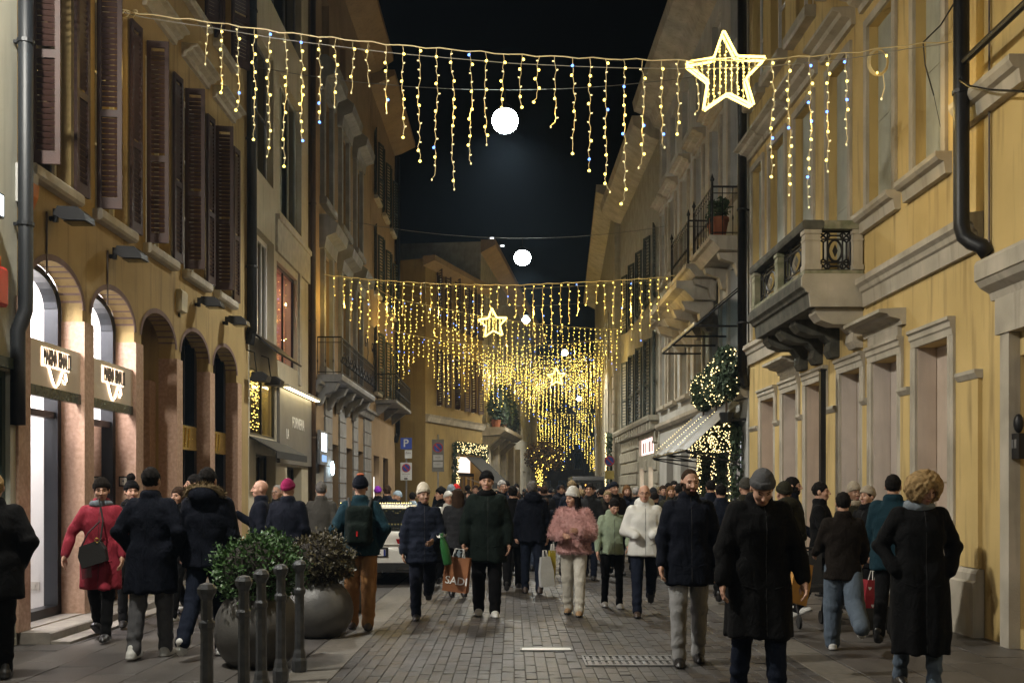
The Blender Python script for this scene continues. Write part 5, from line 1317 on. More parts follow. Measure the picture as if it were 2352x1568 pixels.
# ---- head
HEAD = {}
def head_part(kind, hr=.0065):
    kind = (kind, hr)
    if kind in HEAD: return HEAD[kind]
    kk = kind; kind = kind[0]
    fem = kind[0] == 'f'
    def f(P):
        A = P * np.array([1., 1, 1]); S_ = P.copy(); S_[:, 0] = np.abs(S_[:, 0])
        d = ell(P, (0, .014, .028), (.074, .094, .092))
        d = smin(d, ell(P, (0, -.018, -.03), (.060, .074, .085)), .025)
        d = smin(d, ell(P, (0, -.056, -.088), (.030 if fem else .038, .028, .026)), .025)
        d = smin(d, ell(S_, (.036, -.055, -.03), (.026, .028, .026)), .02)
        d = smin(d, cap(S_, (.006, -.086, .026), (.042, -.074, .024), .009, .007), .012)
        d = smin(d, cap(P, (0, -.090, .012), (0, -.113, -.026), .008, .0125), .010)
        d = smin(d, ell(S_, (.012, -.102, -.030), (.008, .010, .008)), .006)
        d = -smin(-d, ell(S_, (.031, -.101, .004), (.017, .016, .010)), .008)
        d = smin(d, ell(P, (0, -.092, -.060), (.022, .008, .005)), .006)
        d = smin(d, ell(P, (0, -.090, -.069), (.018, .008, .005)), .006)
        d = smin(d, ell(S_, (.077, .012, -.008), (.010, .022, .031)), .008)
        d = smin(d, cap(P, (0, .018, -.06), (0, .035, -.20), .052 if not fem else .045, .06), .025)
        return d
    v, q = sdf_mesh(f, (-.10, -.14, -.24), (.10, .12, .135), hr)
    c = v[q].mean(1); x = np.abs(c[:, 0]); y = c[:, 1]; z = c[:, 2]
    m = np.zeros(len(q), int)
    m[(((x - .031) / .0105) ** 2 + ((z - .003) / .005) ** 2 < 1) & (y < -.06)] = 1
    m[(x > .014) & (x < .046) & (np.abs(z - .027 + .1 * np.maximum(0, x - .035)) < .0042) & (y < -.06)] = 2
    m[(x < .021) & (z < -.055) & (z > -.0725) & (y < -.083)] = 3
    if 'b' in kind:
        m[((z < -.048) | ((z < -.005) & (x > .056))) & (y < .012) & (z > -.125) & (m != 3) & ~((x < .03) & (z > -.05))] = 2
    HEAD[kk] = (v, q, m); return HEAD[kk]

HANDS = {}
def hand_part(kind):
    """wrist at the origin, fingers down, palm towards +x, thumb to -y"""
    if kind in HANDS: return HANDS[kind]
    curl = {'relax': (.35, .55), 'grip': (1.25, 1.5)}[kind]
    segs = []
    for yb, l in ((-.029, .066), (-.010, .075), (.009, .070), (.027, .056)):
        a = np.array([0.004, yb, -.088]); t = curl[0]; p1 = a + l * .52 * np.array([math.sin(t), yb * .6, -math.cos(t)]); t += curl[1]
        p2 = p1 + l * .5 * np.array([math.sin(t), yb * .3, -math.cos(t)]); segs += [(a, p1, .0092, .0085), (p1, p2, .0085, .0068)]
    th = [(np.array([.004, -.030, -.028]), np.array([.020, -.052, -.056]), .013, .0105), (np.array([.020, -.052, -.056]), np.array([.028, -.052, -.086]), .0105, .008)]
    def f(P):
        d = ell(P, (0, 0, -.052), (.017, .042, .050)); d = smin(d, cap(P, (0, 0, .04), (0, 0, -.03), .027, .025), .02)
        for a, b, r1, r2 in segs: d = smin(d, cap(P, a, b, r1, r2), .004)
        for a, b, r1, r2 in th: d = smin(d, cap(P, a, b, r1, r2), .010)
        return d
    v, q = sdf_mesh(f, (-.035, -.085, -.185), (.10, .07, .06), .0055)
    HANDS[kind] = (v, q); return HANDS[kind]

# ---- materials for people
def cloth(name, c, rough=.85, bump=.25, bs=160, sc=14): return mat('cloth_' + name, c, tuple(k * .88 for k in c), scale=sc, rough=rough, bump=bump, bscale=bs, spec=.12, fold=.38)
SKIN = [mat('skin_%d' % i, c, tuple(k * .86 for k in c), scale=18, rough=.5, bump=.05, spec=.4) for i, c in enumerate([(.52, .30, .21), (.44, .25, .17), (.30, .17, .11), (.58, .36, .27)])]
M_eye = mat('eye_dark', (.03, .025, .02), rough=.2, bump=0); M_lip = mat('lip', (.36, .14, .12), rough=.5, bump=0)
HAIRM = {k: mat('hair_' + k, c, tuple(x * .55 for x in c), scale=45, rough=.8, bump=.5, bscale=200, spec=.12) for k, c in {'black': (.012, .010, .009), 'brown': (.045, .025, .014), 'ginger': (.16, .08, .03), 'grey': (.16, .15, .14), 'white': (.42, .40, .38), 'blond': (.42, .28, .13), 'fair': (.30, .22, .12)}.items()}
CL = {k: cloth(k, c) for k, c in {'black': (.005, .005, .0055), 'navy': (.008, .011, .021), 'dknavy': (.0045, .006, .012), 'red': (.27, .028, .045), 'green_dk': (.006, .011, .009), 'olive': (.022, .021, .013), 'brown_dk': (.011, .008, .006), 'grey': (.09, .09, .095), 'dkgrey': (.020, .021, .023), 'greybrown': (.055, .052, .045),
      'teal': (.009, .030, .043), 'tan': (.27, .135, .05), 'pink': (.66, .40, .38), 'mint': (.25, .31, .22), 'white': (.62, .62, .58), 'offwhite': (.55, .52, .45), 'lgrey': (.26, .26, .26), 'denim': (.10, .13, .17), 'dkdenim': (.010, .014, .027), 'jean': (.035, .045, .07), 'magenta': (.20, .012, .06), 'cream': (.58, .53, .43), 'bluegrey': (.18, .21, .24), 'beige': (.36, .31, .24), 'orange': (.42, .12, .06), 'purple': (.22, .03, .40), 'scarlet': (.45, .02, .02), 'skyblue': (.30, .38, .45), 'maroon': (.10, .012, .015)}.items()}
CL['white'] = mat('white_nylon', (.60, .60, .57), (.56, .56, .53), scale=5, rough=.6, bump=.04, bscale=120, fold=.22)
SHOE = {'black': mat('shoe_black', (.012, .011, .011), rough=.4, bump=.1), 'white': mat('shoe_white', (.60, .60, .57), rough=.5, bump=.1), 'tan': mat('shoe_tan', (.34, .22, .12), rough=.9, bump=.3), 'brown': mat('shoe_brown', (.05, .03, .02), rough=.5, bump=.1)}

def person(px, Y, h, face, label, coat='black', hem=.82, style='coat', wd=1.0, trousers='black', legw=1.0, shoes='black', boots=False, hair=('black', 'short'), hat=None, scarf=None, hood=None,
           beard=False, fem=False, skin=0, legs=((4, 2), (-4, 2)), arms=((4, 9, 12, 0), (4, 9, 12, 0)), head=(0, 0), lean=0., glasses=False, grp='people walking in the street', fur=None, hands=('relax', 'relax'), X=None, res=.021, z0=0., trim=None):
    if Y > 13.5 and res == .021: res = .025
    rng = np.random.default_rng(abs(hash(label)) % 9999 if False else sum(ord(c) for c in label))
    x = (px - CX) * Y / FP if X is None else X
    sc = h / 1.78
    root = thing('person', (x, Y, z0), label, 'person', grp)
    WMx = Matrix.Translation((x, Y, z0)) @ Matrix.Rotation(R(face), 4, 'Z') @ Matrix.Scale(sc, 4)
    root.matrix_basis = WMx; WM[root.name] = WMx.copy()
    v3 = lambda *a: np.array(a, float)
    if legs == ((4, 2), (-4, 2)): legs = [((4, 2), (-4, 2)), ((16, 6), (-14, 12)), ((-14, 12), (16, 6)), ((9, 4), (-9, 9)), ((2, 1), (-6, 4))][int(rng.integers(5))]
    if arms == ((4, 9, 12, 0), (4, 9, 12, 0)): k1, k2 = rng.uniform(-14, 20, 2); arms = ((k1, 9, 14 + 30 * rng.random(), 0), (k2, 9, 14 + 40 * rng.random(), 8 * rng.random()))
    # skeleton
    J = {}; low = 9
    for s, k in ((1, 0), (-1, 1)):
        a, b = R(legs[k][0]), R(legs[k][1])
        hip = v3(s * .092, 0, .93); kn = hip + .43 * v3(s * .02, -math.sin(a), -math.cos(a)); an = kn + .42 * v3(0, -math.sin(a - b), -math.cos(a - b))
        J['hip', s], J['kn', s], J['an', s] = hip, kn, an
        fp = 0 if abs(a - b) < R(22) and b < R(25) else (a - b)             # pitch of the foot
        J['fp', s] = fp
        toe = an + v3(0, -.14 * math.cos(fp), -.08 + .14 * math.sin(fp) * (1 if fp < 0 else 0))
        low = min(low, an[2] - .085, toe[2] if fp < 0 else 9)
    dz = -low
    for k in list(J):
        if k[0] in ('hip', 'kn', 'an'): J[k] = J[k] + v3(0, 0, dz)
    sh = lambda p: p + v3(0, -lean * max(0, p[2] - .93 - dz), 0)
    for s, k in ((1, 0), (-1, 1)):
        sw, ou, el, iw = [R(t) for t in arms[k]]
        S0 = sh(v3(s * .188, .005, 1.43 + dz)); u = v3(s * math.sin(ou), -math.sin(sw) * math.cos(ou), -math.cos(sw) * math.cos(ou)); E0 = S0 + .285 * u
        w = v3(-s * math.sin(iw) + s * math.sin(ou) * .4 * math.cos(iw), -math.sin(sw + el) * math.cos(iw), -math.cos(sw + el) * math.cos(iw)); w /= np.linalg.norm(w); W0 = E0 + .255 * w
        J['S', s], J['E', s], J['W', s], J['wd', s] = S0, E0, W0, w
    hc = sh(v3(0, 0, 1.655 + dz)); nb = sh(v3(0, .02, 1.49 + dz))
    Mh = Matrix.Translation(Vector(nb)) @ Matrix.Rotation(R(head[1]), 4, 'Z') @ Matrix.Rotation(R(head[0]), 4, 'X') @ Matrix.Translation(Vector(hc - nb))
    J['Mh'] = Mh
    # body
    def fb(P):
        Q = P.copy(); Q[:, 1] += lean * np.maximum(0, P[:, 2] - .93 - dz); Q[:, 2] -= dz
        d = loft(Q, [(.86, .13, .10, 0), (1.05, .125, .09, 0), (1.28, .14, .095, 0), (1.38, .13, .075, .01), (1.44, .08, .055, .02), (1.56, .045, .045, .03)])
        for s in (1, -1):
            d = smin(d, cap(P, J['hip', s], J['kn', s], .075, .05), .03); d = smin(d, cap(P, J['kn', s], J['an', s], .048, .036), .02)
            d = smin(d, cap(P, J['S', s] + v3(-s * .045, 0, -.03), J['E', s], .036, .034), .03); d = smin(d, cap(P, J['E', s], J['W', s], .034, .028), .02)
        return d
    allp = np.array([J[k] for k in J if k[0] in ('hip', 'kn', 'an', 'S', 'E', 'W')])
    lo, hi = allp.min(0) - .16, allp.max(0) + .16; hi[2] = max(hi[2], 1.62 + dz)
    lo2 = lo.copy(); lo2[2] = .02; V, Q = sdf_mesh(fb, lo2, hi, .026)
    parts = [(V, Q, 0)]
    hv, hq, hm = head_part(('f' if fem else 'm') + ('b' if beard else ''), .0065 if Y < 13.5 else .0085); parts.append((xf(hv, Mh), hq, hm))
    for s, k in ((1, 0), (-1, 1)):
        if hands[k] is None: continue
        vv, qq = hand_part(hands[k]); w = Vector(J['wd', s]); zax = -w; inward = Vector((-s, 0, 0)); xax = (inward - zax * inward.dot(zax)).normalized(); yax = zax.cross(xax)
        if s < 0: vv = vv * np.array([1, -1, 1]); qq = qq[:, ::-1]
        # thumb forward (-y of the body)
        if (yax.y < 0) != (s < 0) and True:
            pass
        Mt = Matrix(((xax.x, yax.x, zax.x, 0), (xax.y, yax.y, zax.y, 0), (xax.z, yax.z, zax.z, 0), (0, 0, 0, 1))); Mt.translation = Vector(J['W', s])
        parts.append((xf(vv, Mt), qq, 0))
    hm_ = HAIRM[hair[0]]
    put(bpy.data.objects.new('body', np_mesh('body', parts, [SKIN[skin], M_eye, hm_, M_lip])), root, WMx)
    # coat
    cm = CL[coat]
    puff = {'puffer': 1.12, 'fur': 1.18, 'parka': 1.12}.get(style, 1.0) * wd
    tab = [(hem, .200 * puff * (1.05 if hem < .7 else 1), .155 * puff, 0), (.95, .182 * puff, .138 * puff, 0), (1.10, .170 * puff, .128 * puff, 0), (1.30, .190 * puff, .136 * puff, 0), (1.41, .190 * puff, .112 * puff, .005), (1.47, .125, .095, .015), (1.53, .078, .076, .02), (1.57 if style != 'fur' else 1.55, .074, .072, .02)]
    if hem > .9: tab = tab[:1] + tab[2:]
    arp = (1.0 + (puff - 1) * 1.6)
    sd = int(rng.integers(1, 9000))
    def fc(P):
        Q = P.copy(); Q[:, 1] += lean * np.maximum(0, P[:, 2] - .93 - dz); Q[:, 2] -= dz
        d = loft(Q, tab)
        if hem < .80:
            for s in (1, -1): d = smin(d, np.maximum(cap(P, J['hip', s] + v3(0, 0, .05), J['kn', s], .118 * puff, .12), hem + dz - P[:, 2]), .05)
        for s in (1, -1):
            d = smin(d, cap(P, J['S', s] + v3(-s * .03, 0, -.01), J['E', s], .072 * arp, .058 * arp), .018)
            d = smin(d, cap(P, J['E', s], J['E', s] + (J['W', s] - J['E', s]) * .93, .058 * arp, .048 * arp), .02)
        if hood: d = smin(d, ell(Q, (0, .115, 1.52), (.145, .085, .10)), .04)
        if style in ('parka', 'coat'): d = smin(d, ell(Q, (0, .02, 1.535), (.098, .095, .04)), .02)
        if style == 'puffer': d = d + .010 * np.abs(np.sin(P[:, 2] * 36)) - .006
        if style == 'fur': d = d + .020 * wav(P, np.random.default_rng(3), 34, 8)
        g = 0
        for s in (1, -1):
            e = np.linalg.norm(P - J['E', s], axis=1); g = g + .009 * np.sin(52 * np.linalg.norm(P - J['S', s], axis=1) + 5 * P[:, 1] * 4) * np.exp(-(e / .11) ** 2)
            e = np.linalg.norm(P - J['S', s] - v3(-s * .05, 0, -.12), axis=1); g = g + .007 * np.sin(38 * (P[:, 2] + s * .9 * P[:, 0]) + 2) * np.exp(-(e / .14) ** 2)
        an_ = np.arctan2(P[:, 1], P[:, 0]); zz = P[:, 2] - dz
        g = g + .0055 * np.sin(24 * zz + 2.2 * np.sin(3 * an_ + sd)) * np.exp(-((zz - 1.05) / .16) ** 2) + .010 * np.sin(7 * an_ + sd) * np.clip((1.0 - zz) / .45, 0, 1)
        d = d - .006 / (1 + np.exp(-(P[:, 0] - .012) / .004)) * (P[:, 1] < -.03) * (np.abs(P[:, 0]) < .16) * (zz < 1.46)
        return d + g + .005 * wav(P, np.random.default_rng(sd), 8, 6)
    lo3 = lo.copy(); lo3[2] = hem + dz - .05
    for s in (1, -1): lo3[2] = min(lo3[2], J['W', s][2] - .1)
    hi3 = hi.copy(); hi3[0] += .08; hi3[2] = 1.66 + dz; lo3[0] -= .08; lo3[1] = min(lo3[1], -.30); hi3[1] = max(hi3[1], .30)
    if lean: lo3[1] -= .1
    V, Q = sdf_mesh(fc, lo3, hi3, res)
    cps = [(V, Q, 0)]
    if fur:                                                   # tufts
        n = len(Q); e1 = V[Q[:, 1]] - V[Q[:, 0]]; e2 = V[Q[:, 3]] - V[Q[:, 0]]; nr = np.cross(e1, e2); nr /= np.linalg.norm(nr, axis=1)[:, None] + 1e-9; c0 = V[Q].mean(1)
        rep = 3; c0 = np.repeat(c0, rep, 0) + RNG.normal(0, .008, (n * rep, 3)); nr = np.repeat(nr, rep, 0) + RNG.normal(0, .55, (n * rep, 3)) + v3(0, 0, -.35); nr /= np.linalg.norm(nr, axis=1)[:, None]
        t = np.cross(nr, RNG.normal(0, 1, nr.shape)); t /= np.linalg.norm(t, axis=1)[:, None]; L = RNG.uniform(.018, .042, (n * rep, 1))
        vv = np.stack([c0 - t * .003, c0 + t * .003, c0 + nr * L + t * .0006, c0 + nr * L - t * .0006], 1).reshape(-1, 3); qq = np.arange(len(vv)).reshape(-1, 4); cps.append((vv, qq, 0))
    ct = put(bpy.data.objects.new('jacket' if hem > .7 else 'coat', np_mesh('coat', cps, [cm])), root, WMx)
    if Y < 14.2 and style != 'fur':                           # zip, pocket flaps and back seam laid on the cloth
        def on_cloth(x_, z_, sgn):
            ys = np.arange(.45, -.02, -.006) * sgn; PP = np.stack([np.full(len(ys), x_), ys, np.full(len(ys), z_)], 1); ins = np.argwhere(fc(PP) < 0)
            return None if len(ins) == 0 else (x_, float(ys[ins[0][0]]) + sgn * .003, z_)
        ln = [on_cloth(.012, z_ + dz, -1) for z_ in np.arange(hem + .02, 1.54, .035)]; ln = [p for p in ln if p]
        sm = MATS['seam'] if 'seam' in MATS else mat('seam', (.016, .016, .017), rough=.5, bump=0)
        if len(ln) > 3: mb = MB(); mb.tube(ln, .003, 5); mb.build('zip', sm, ct, world=WMx)
        bk = [on_cloth(0, z_ + dz, 1) for z_ in np.arange(hem + .02, 1.44, .035)]; bk = [p for p in bk if p]
        if len(bk) > 3: mb = MB(); mb.tube(bk, .003, 4); mb.build('back_seam', cm, ct, world=WMx)
        for s in (1, -1):
            pz = max(hem + .16, .86); q = [on_cloth(s * x_, pz + dz + k * .02, -1) for x_, k in ((.07, 0), (.10, .4), (.13, .8), (.15, 1.2))]; q = [p for p in q if p]
            if len(q) > 2: mb = MB(); mb.tube(q, .007, 5); mb.build('pocket', cm, ct, world=WMx)
    # trousers
    tm = CL[trousers]
    def tf(P):
        g = 0
        for s in (1, -1):
            da = np.linalg.norm(P - J['an', s], axis=1); dk = np.linalg.norm(P - J['kn', s], axis=1)
            g = g + .010 * np.sin(68 * da + 14 * P[:, 0] * s) * np.exp(-(da / .16) ** 2) + .006 * np.sin(46 * (P[:, 2] + .6 * P[:, 1])) * np.exp(-(dk / .13) ** 2)
        return g
    def ft(P):
        d = ell(P, (0, 0, .95 + dz), (.165, .12, .13))
        for s in (1, -1):
            d = smin(d, cap(P, J['hip', s], J['kn', s], .098 * (.7 + .3 * legw), .074 * legw), .03); d = smin(d, cap(P, J['kn', s], J['an', s] + v3(0, 0, -.01), .072 * legw, .060 * legw), .02)
        return np.maximum(d, P[:, 2] - 1.05 - dz) + tf(P) + .004 * wav(P, np.random.default_rng(4), 9, 6)
    lp = np.array([J[k] for k in J if k[0] in ('hip', 'kn', 'an')]); V, Q = sdf_mesh(ft, lp.min(0) - .14, np.maximum(lp.max(0) + .14, [.2, .16, 1.08 + dz]), res * .95)
    put(bpy.data.objects.new('trousers', np_mesh('trousers', [(V, Q, 0)], [tm])), root, WMx)
    # shoes
    for s in (1, -1):
        an = J['an', s]; fp = J['fp', s]
        Rm = np.array(Matrix.Rotation(fp, 3, 'X')) if fp else np.eye(3)
        def fs(P):
            Q = (P - an) @ Rm + v3(0, 0, .08); Q[:, 0] -= 0
            A = Q * v3(1, 1, 1.12)
            d = cap(A, (0, .05, .046), (0, -.06, .044), .043, .045); d = smin(d, cap(A, (0, -.06, .036), (s * .006, -.145, .030), .046, .036), .02)
            d = smin(d, cap(A, (0, .035, .05), (0, .02, .24 if boots else .12), .045, .05 if boots else .042), .02)
            d = np.maximum(d, .0 - Q[:, 2])
            sole = np.maximum(smin(cap(A * v3(1, 1, 0), (0, .055, 0), (0, -.06, 0), .046, .048), cap(A * v3(1, 1, 0), (0, -.06, 0), (s * .006, -.15, 0), .048, .040), .02), np.maximum(-Q[:, 2], Q[:, 2] - .025))
            return np.minimum(d, sole)
        V, Q = sdf_mesh(fs, an + v3(-.08, -.26, -.20 if fp else -.095), an + v3(.08, .20, .22), .012 if Y < 11 else .015)
        c = (V[Q].mean(1) - an) @ Rm + v3(0, 0, .08)
        put(bpy.data.objects.new('boot' if boots else 'shoe', np_mesh('shoe', [(V, Q, (c[:, 2] < .026).astype(int))], [SHOE[shoes], SHOE['white'] if shoes == 'white' else SHOE['black']])), root, WMx)
    # hair, hat, scarf, glasses, fur trim
    WH = WMx @ Mh
    def head_obj(name, f, m, h_=.009, box=((-.19, -.19, -.36), (.19, .21, .24))):
        V, Q = sdf_mesh(f, box[0], box[1], h_); return put(bpy.data.objects.new(name, np_mesh(name, [(V, Q, 0)], [m] if not isinstance(m, list) else m)), root, WH)
    st = hair[1]; r7 = np.random.default_rng(7)
    if st == 'short': head_obj('hair', lambda P: np.maximum(ell(P, (0, .017, .030), (.082, .102, .102)), -(.72 * P[:, 1] + .69 * P[:, 2] + .022 + .010 * wav(P, np.random.default_rng(26), 90))) + .006 * wav(P, np.random.default_rng(6), 70) + .006 * wav(P * np.array([1, 1, .4]), np.random.default_rng(16), 150), hm_, .008)
    if st == 'crop': head_obj('hair', lambda P: np.maximum(ell(P, (0, .015, .028), (.077, .097, .095)), -(.85 * P[:, 1] + .52 * P[:, 2] + .002)), hm_, .0075)
    if st == 'long':
        def fl(P):
            S_ = P.copy(); S_[:, 0] = np.abs(S_[:, 0])
            d = np.maximum(ell(P, (0, .017, .030), (.085, .105, .104)), -(.60 * P[:, 1] + .80 * P[:, 2] + .012))
            d = smin(d, cap(S_, (.068, .01, .0), (.075, .01, -.19), .030, .036), .03); d = smin(d, ell(P, (0, .075, -.10), (.090, .048, .17)), .03)
            return d + .006 * wav(P * np.array([1, 1, .3]), np.random.default_rng(6), 60)
        head_obj('hair', fl, hm_)
    if st == 'curly':
        def fk(P):
            d = ell(P, (0, .02, .005), (.150, .135, .145))
            d = np.maximum(d, -ell(P, (0, -.11, -.045), (.062, .09, .085))); d = np.maximum(d, -.14 - P[:, 2])
            return d + .016 * wav(P, np.random.default_rng(12), 75, 9) + .010 * wav(P, np.random.default_rng(13), 150, 9)
        head_obj('hair', fk, hm_, .008)
    if hat:
        def fh(P):
            t = .33 * P[:, 1] + .944 * P[:, 2] - .018
            d = ell(P, (0, .016, .045 if hat[1] != 'slouch' else .06), (.087, .107, .105 if hat[1] != 'slouch' else .125)) - .007 * ((t < .05) & (t > 0))
            return np.maximum(d, -t) + .0012 * np.sin(np.arctan2(P[:, 1], P[:, 0]) * 46)
        ho = head_obj('hat', fh, CL[hat[0]], .0075)
        if 'pom' in hat[1]: head_obj('pompom', lambda P: ell(P, (0, .05, .185), (.052, .052, .05)) + .010 * wav(P, r7, 120, 6), CL[hat[2]] if len(hat) > 2 else HAIRM['black'], .0085)
        elif len(hat) > 2: head_obj('hat_top', lambda P: ell(P, (0, .02, .150), (.045, .05, .02)), CL[hat[2]])
    if scarf:
        def fsc(P): r = np.sqrt((P[:, 0] / 1.12) ** 2 + (P[:, 1] - .02) ** 2); return np.sqrt((r - .075) ** 2 + ((P[:, 2] + .155 + .25 * P[:, 1]) * .8) ** 2) - .036 + .006 * wav(P, np.random.default_rng(9), 40)
        head_obj('scarf', fsc, CL[scarf])
    if glasses:
        mb = MB()
        for s in (-1, 1): mb.tube([(s * .031 + .021 * math.cos(a), -.108 + .004 * abs(s * math.cos(a)), .003 + .016 * math.sin(a)) for a in [2 * math.pi * k / 12 for k in range(13)]], .0022, 4); mb.tube([(s * .052, -.100, .006), (s * .076, -.02, .01)], .002, 4)
        mb.tube([(-.010, -.110, .006), (.010, -.110, .006)], .002, 4); mb.build('glasses', M_black, root, world=WH)
    if trim:                                                   # fur edge of the hood lying on the shoulders
        Pp = []; c = sh(v3(0, .10, 1.56 + dz)); rr = random.Random(4)
        mb = MB()
        for i in range(900):
            a = rr.uniform(-.15, math.pi + .15); b = rr.uniform(0, 6.28)
            q = Vector((c[0] + (.165 + .03 * math.cos(b)) * math.cos(a), c[1] - .01 + .05 * math.sin(a) + .03 * math.sin(b), c[2] - .03 + .075 * math.sin(a) + .03 * math.sin(b))); n_ = Vector((rr.gauss(0, 1), rr.gauss(0, 1), rr.gauss(0, 1) + .3)).normalized(); t_ = n_.orthogonal().normalized(); L = rr.uniform(.02, .045)
            mb.quad(q - t_ * .003, q + t_ * .003, q + n_ * L + t_ * .001, q + n_ * L - t_ * .001)
        mb.tube([(c[0] + .165 * math.cos(a), c[1] - .01 + .05 * math.sin(a), c[2] - .03 + .075 * math.sin(a)) for a in [math.pi * k / 12 for k in range(13)]], .03, 7)
        mb.build('fur_trim', HAIRM[trim], root, world=WMx, fix=False)
    J['root'] = root; J['world'] = WMx
    return J
def wpt(J, key, s): return J['world'] @ Vector(J[key, s])
# ------------------------------------------------------------------ street objects
M_iron = mat('cast_iron', (.11, .115, .125), (.07, .074, .08), scale=12, rough=.42, metallic=.5, bump=.15)
prof_b = [(r_ * .76, z_) for r_, z_ in [(.085, 0), (.09, .02), (.09, .10), (.075, .13), (.070, .17), (.058, .20), (.054, .62), (.056, .68), (.070, .70), (.070, .73), (.052, .75), (.050, .88), (.060, .90), (.080, .925), (.085, .955), (.060, .985), (.02, .995)]]
bm_sh = MB(); bm_sh.lathe(prof_b[4:11], 8); sh_me = bm_sh.mesh('shaft', M_iron)
bm_ba = MB(); bm_ba.lathe(prof_b[:5], 8); ba_me = bm_ba.mesh('base', M_iron)
bm_ca = MB(); bm_ca.lathe(prof_b[10:], 8); ca_me = bm_ca.mesh('cap', M_iron)
for i, (px, Y_, lab) in enumerate(((475, 6.65, 'iron bollard nearest the viewer, first of the row'), (560, 7.25, 'second iron bollard of the row'), (600, 7.85, 'third iron bollard, in the middle of the row'), (645, 8.4, 'fourth iron bollard of the row'), (688, 8.9, 'fifth and farthest iron bollard of the row by the planters'))):
    x = (px - CX) * Y_ / FP
    t = thing('bollard', (x, Y_, 0), lab, 'bollard', 'iron bollards in a row')
    Mx = Matrix.Translation((x, Y_, .002)) @ Matrix.Rotation(R(22.5), 4, 'Z')
    inst('shaft', sh_me, t, Mx); inst('base', ba_me, t, Mx); inst('cap', ca_me, t, Mx)

M_pot = mat('grey_pot', (.11, .106, .10), (.06, .058, .056), scale=4, detail=9., rough=.42, bump=.2, bscale=90)
M_box = mat('box_leaf', (.06, .14, .035), (.028, .07, .018), scale=12, rough=.5, bump=.1); M_box2 = mat('russet_leaf', (.075, .06, .022), (.04, .035, .015), scale=12, rough=.5, bump=.1)
M_soil = mat('soil', (.02, .016, .012), rough=.95)
pr_ = random.Random(31)
def planter(px, Y_, r, hz, zc, rb, rbz, leafm, label, n=5200, core=M_soil):
    x = (px - CX) * Y_ / FP; t = thing('planter', (x, Y_, 0), label, 'planter', 'round planters with shrubs')
    mb = MB(); k = 14; pf = [(r * .55, .003)] + [(r * math.sin(R(38 + 112 * i / k)), hz * .5 * (1 - math.cos(R(38 + 112 * i / k)) / math.cos(R(38)))) for i in range(k + 1)]
    top = pf[-1]; pf += [(top[0] - .03, top[1] + .005), (top[0] - .05, top[1] - .06)]
    mb.lathe(pf, 32, (x, Y_, 0)); mb.build('pot', M_pot, t, smooth=True)
    mb = MB(); mb.ball((x, Y_, zc), rb * .82, rb * .82, rbz * .82, 16, 10); mb.build('soil_and_twigs', core, t, smooth=True)
    mb = MB()
    for _ in range(n):
        d = Vector((pr_.gauss(0, 1), pr_.gauss(0, 1), pr_.gauss(0, 1))).normalized()
        w = 1 + .07 * math.sin(4 * d.x + 3 * d.z + x) + .06 * math.sin(9 * d.y + 5 * d.x) + .05 * math.sin(17 * d.z + 11 * d.x); q = (pr_.uniform(.74, 1.04) if pr_.random() < .93 else pr_.uniform(1.0, 1.16)) * w
        p = Vector((x + d.x * rb * q, Y_ + d.y * rb * q, zc + d.z * rbz * q)); a = (d + Vector((pr_.gauss(0, .8), pr_.gauss(0, .8), pr_.gauss(0, .8) + .2))).normalized(); b = a.orthogonal().normalized(); b.rotate(Matrix.Rotation(pr_.uniform(0, 6), 3, a)); L = pr_.uniform(.012, .032)
        mb.quad(p - a * L, p + b * L * .5, p + a * L, p - b * L * .5)
    mb.build('foliage', leafm, t, fix=False)
planter(593, 9.25, .40, .66, .86, .40, .36, M_box, 'round grey planter with clipped green shrub behind the bollards')
planter(733, 11.1, .38, .58, .82, .37, .32, M_box2, 'round grey planter with russet shrub beyond the green one', 4200)
planter(788, 13.4, .40, .58, .80, .36, .30, M_box2, 'third round planter half hidden behind the man with the backpack', 2500)

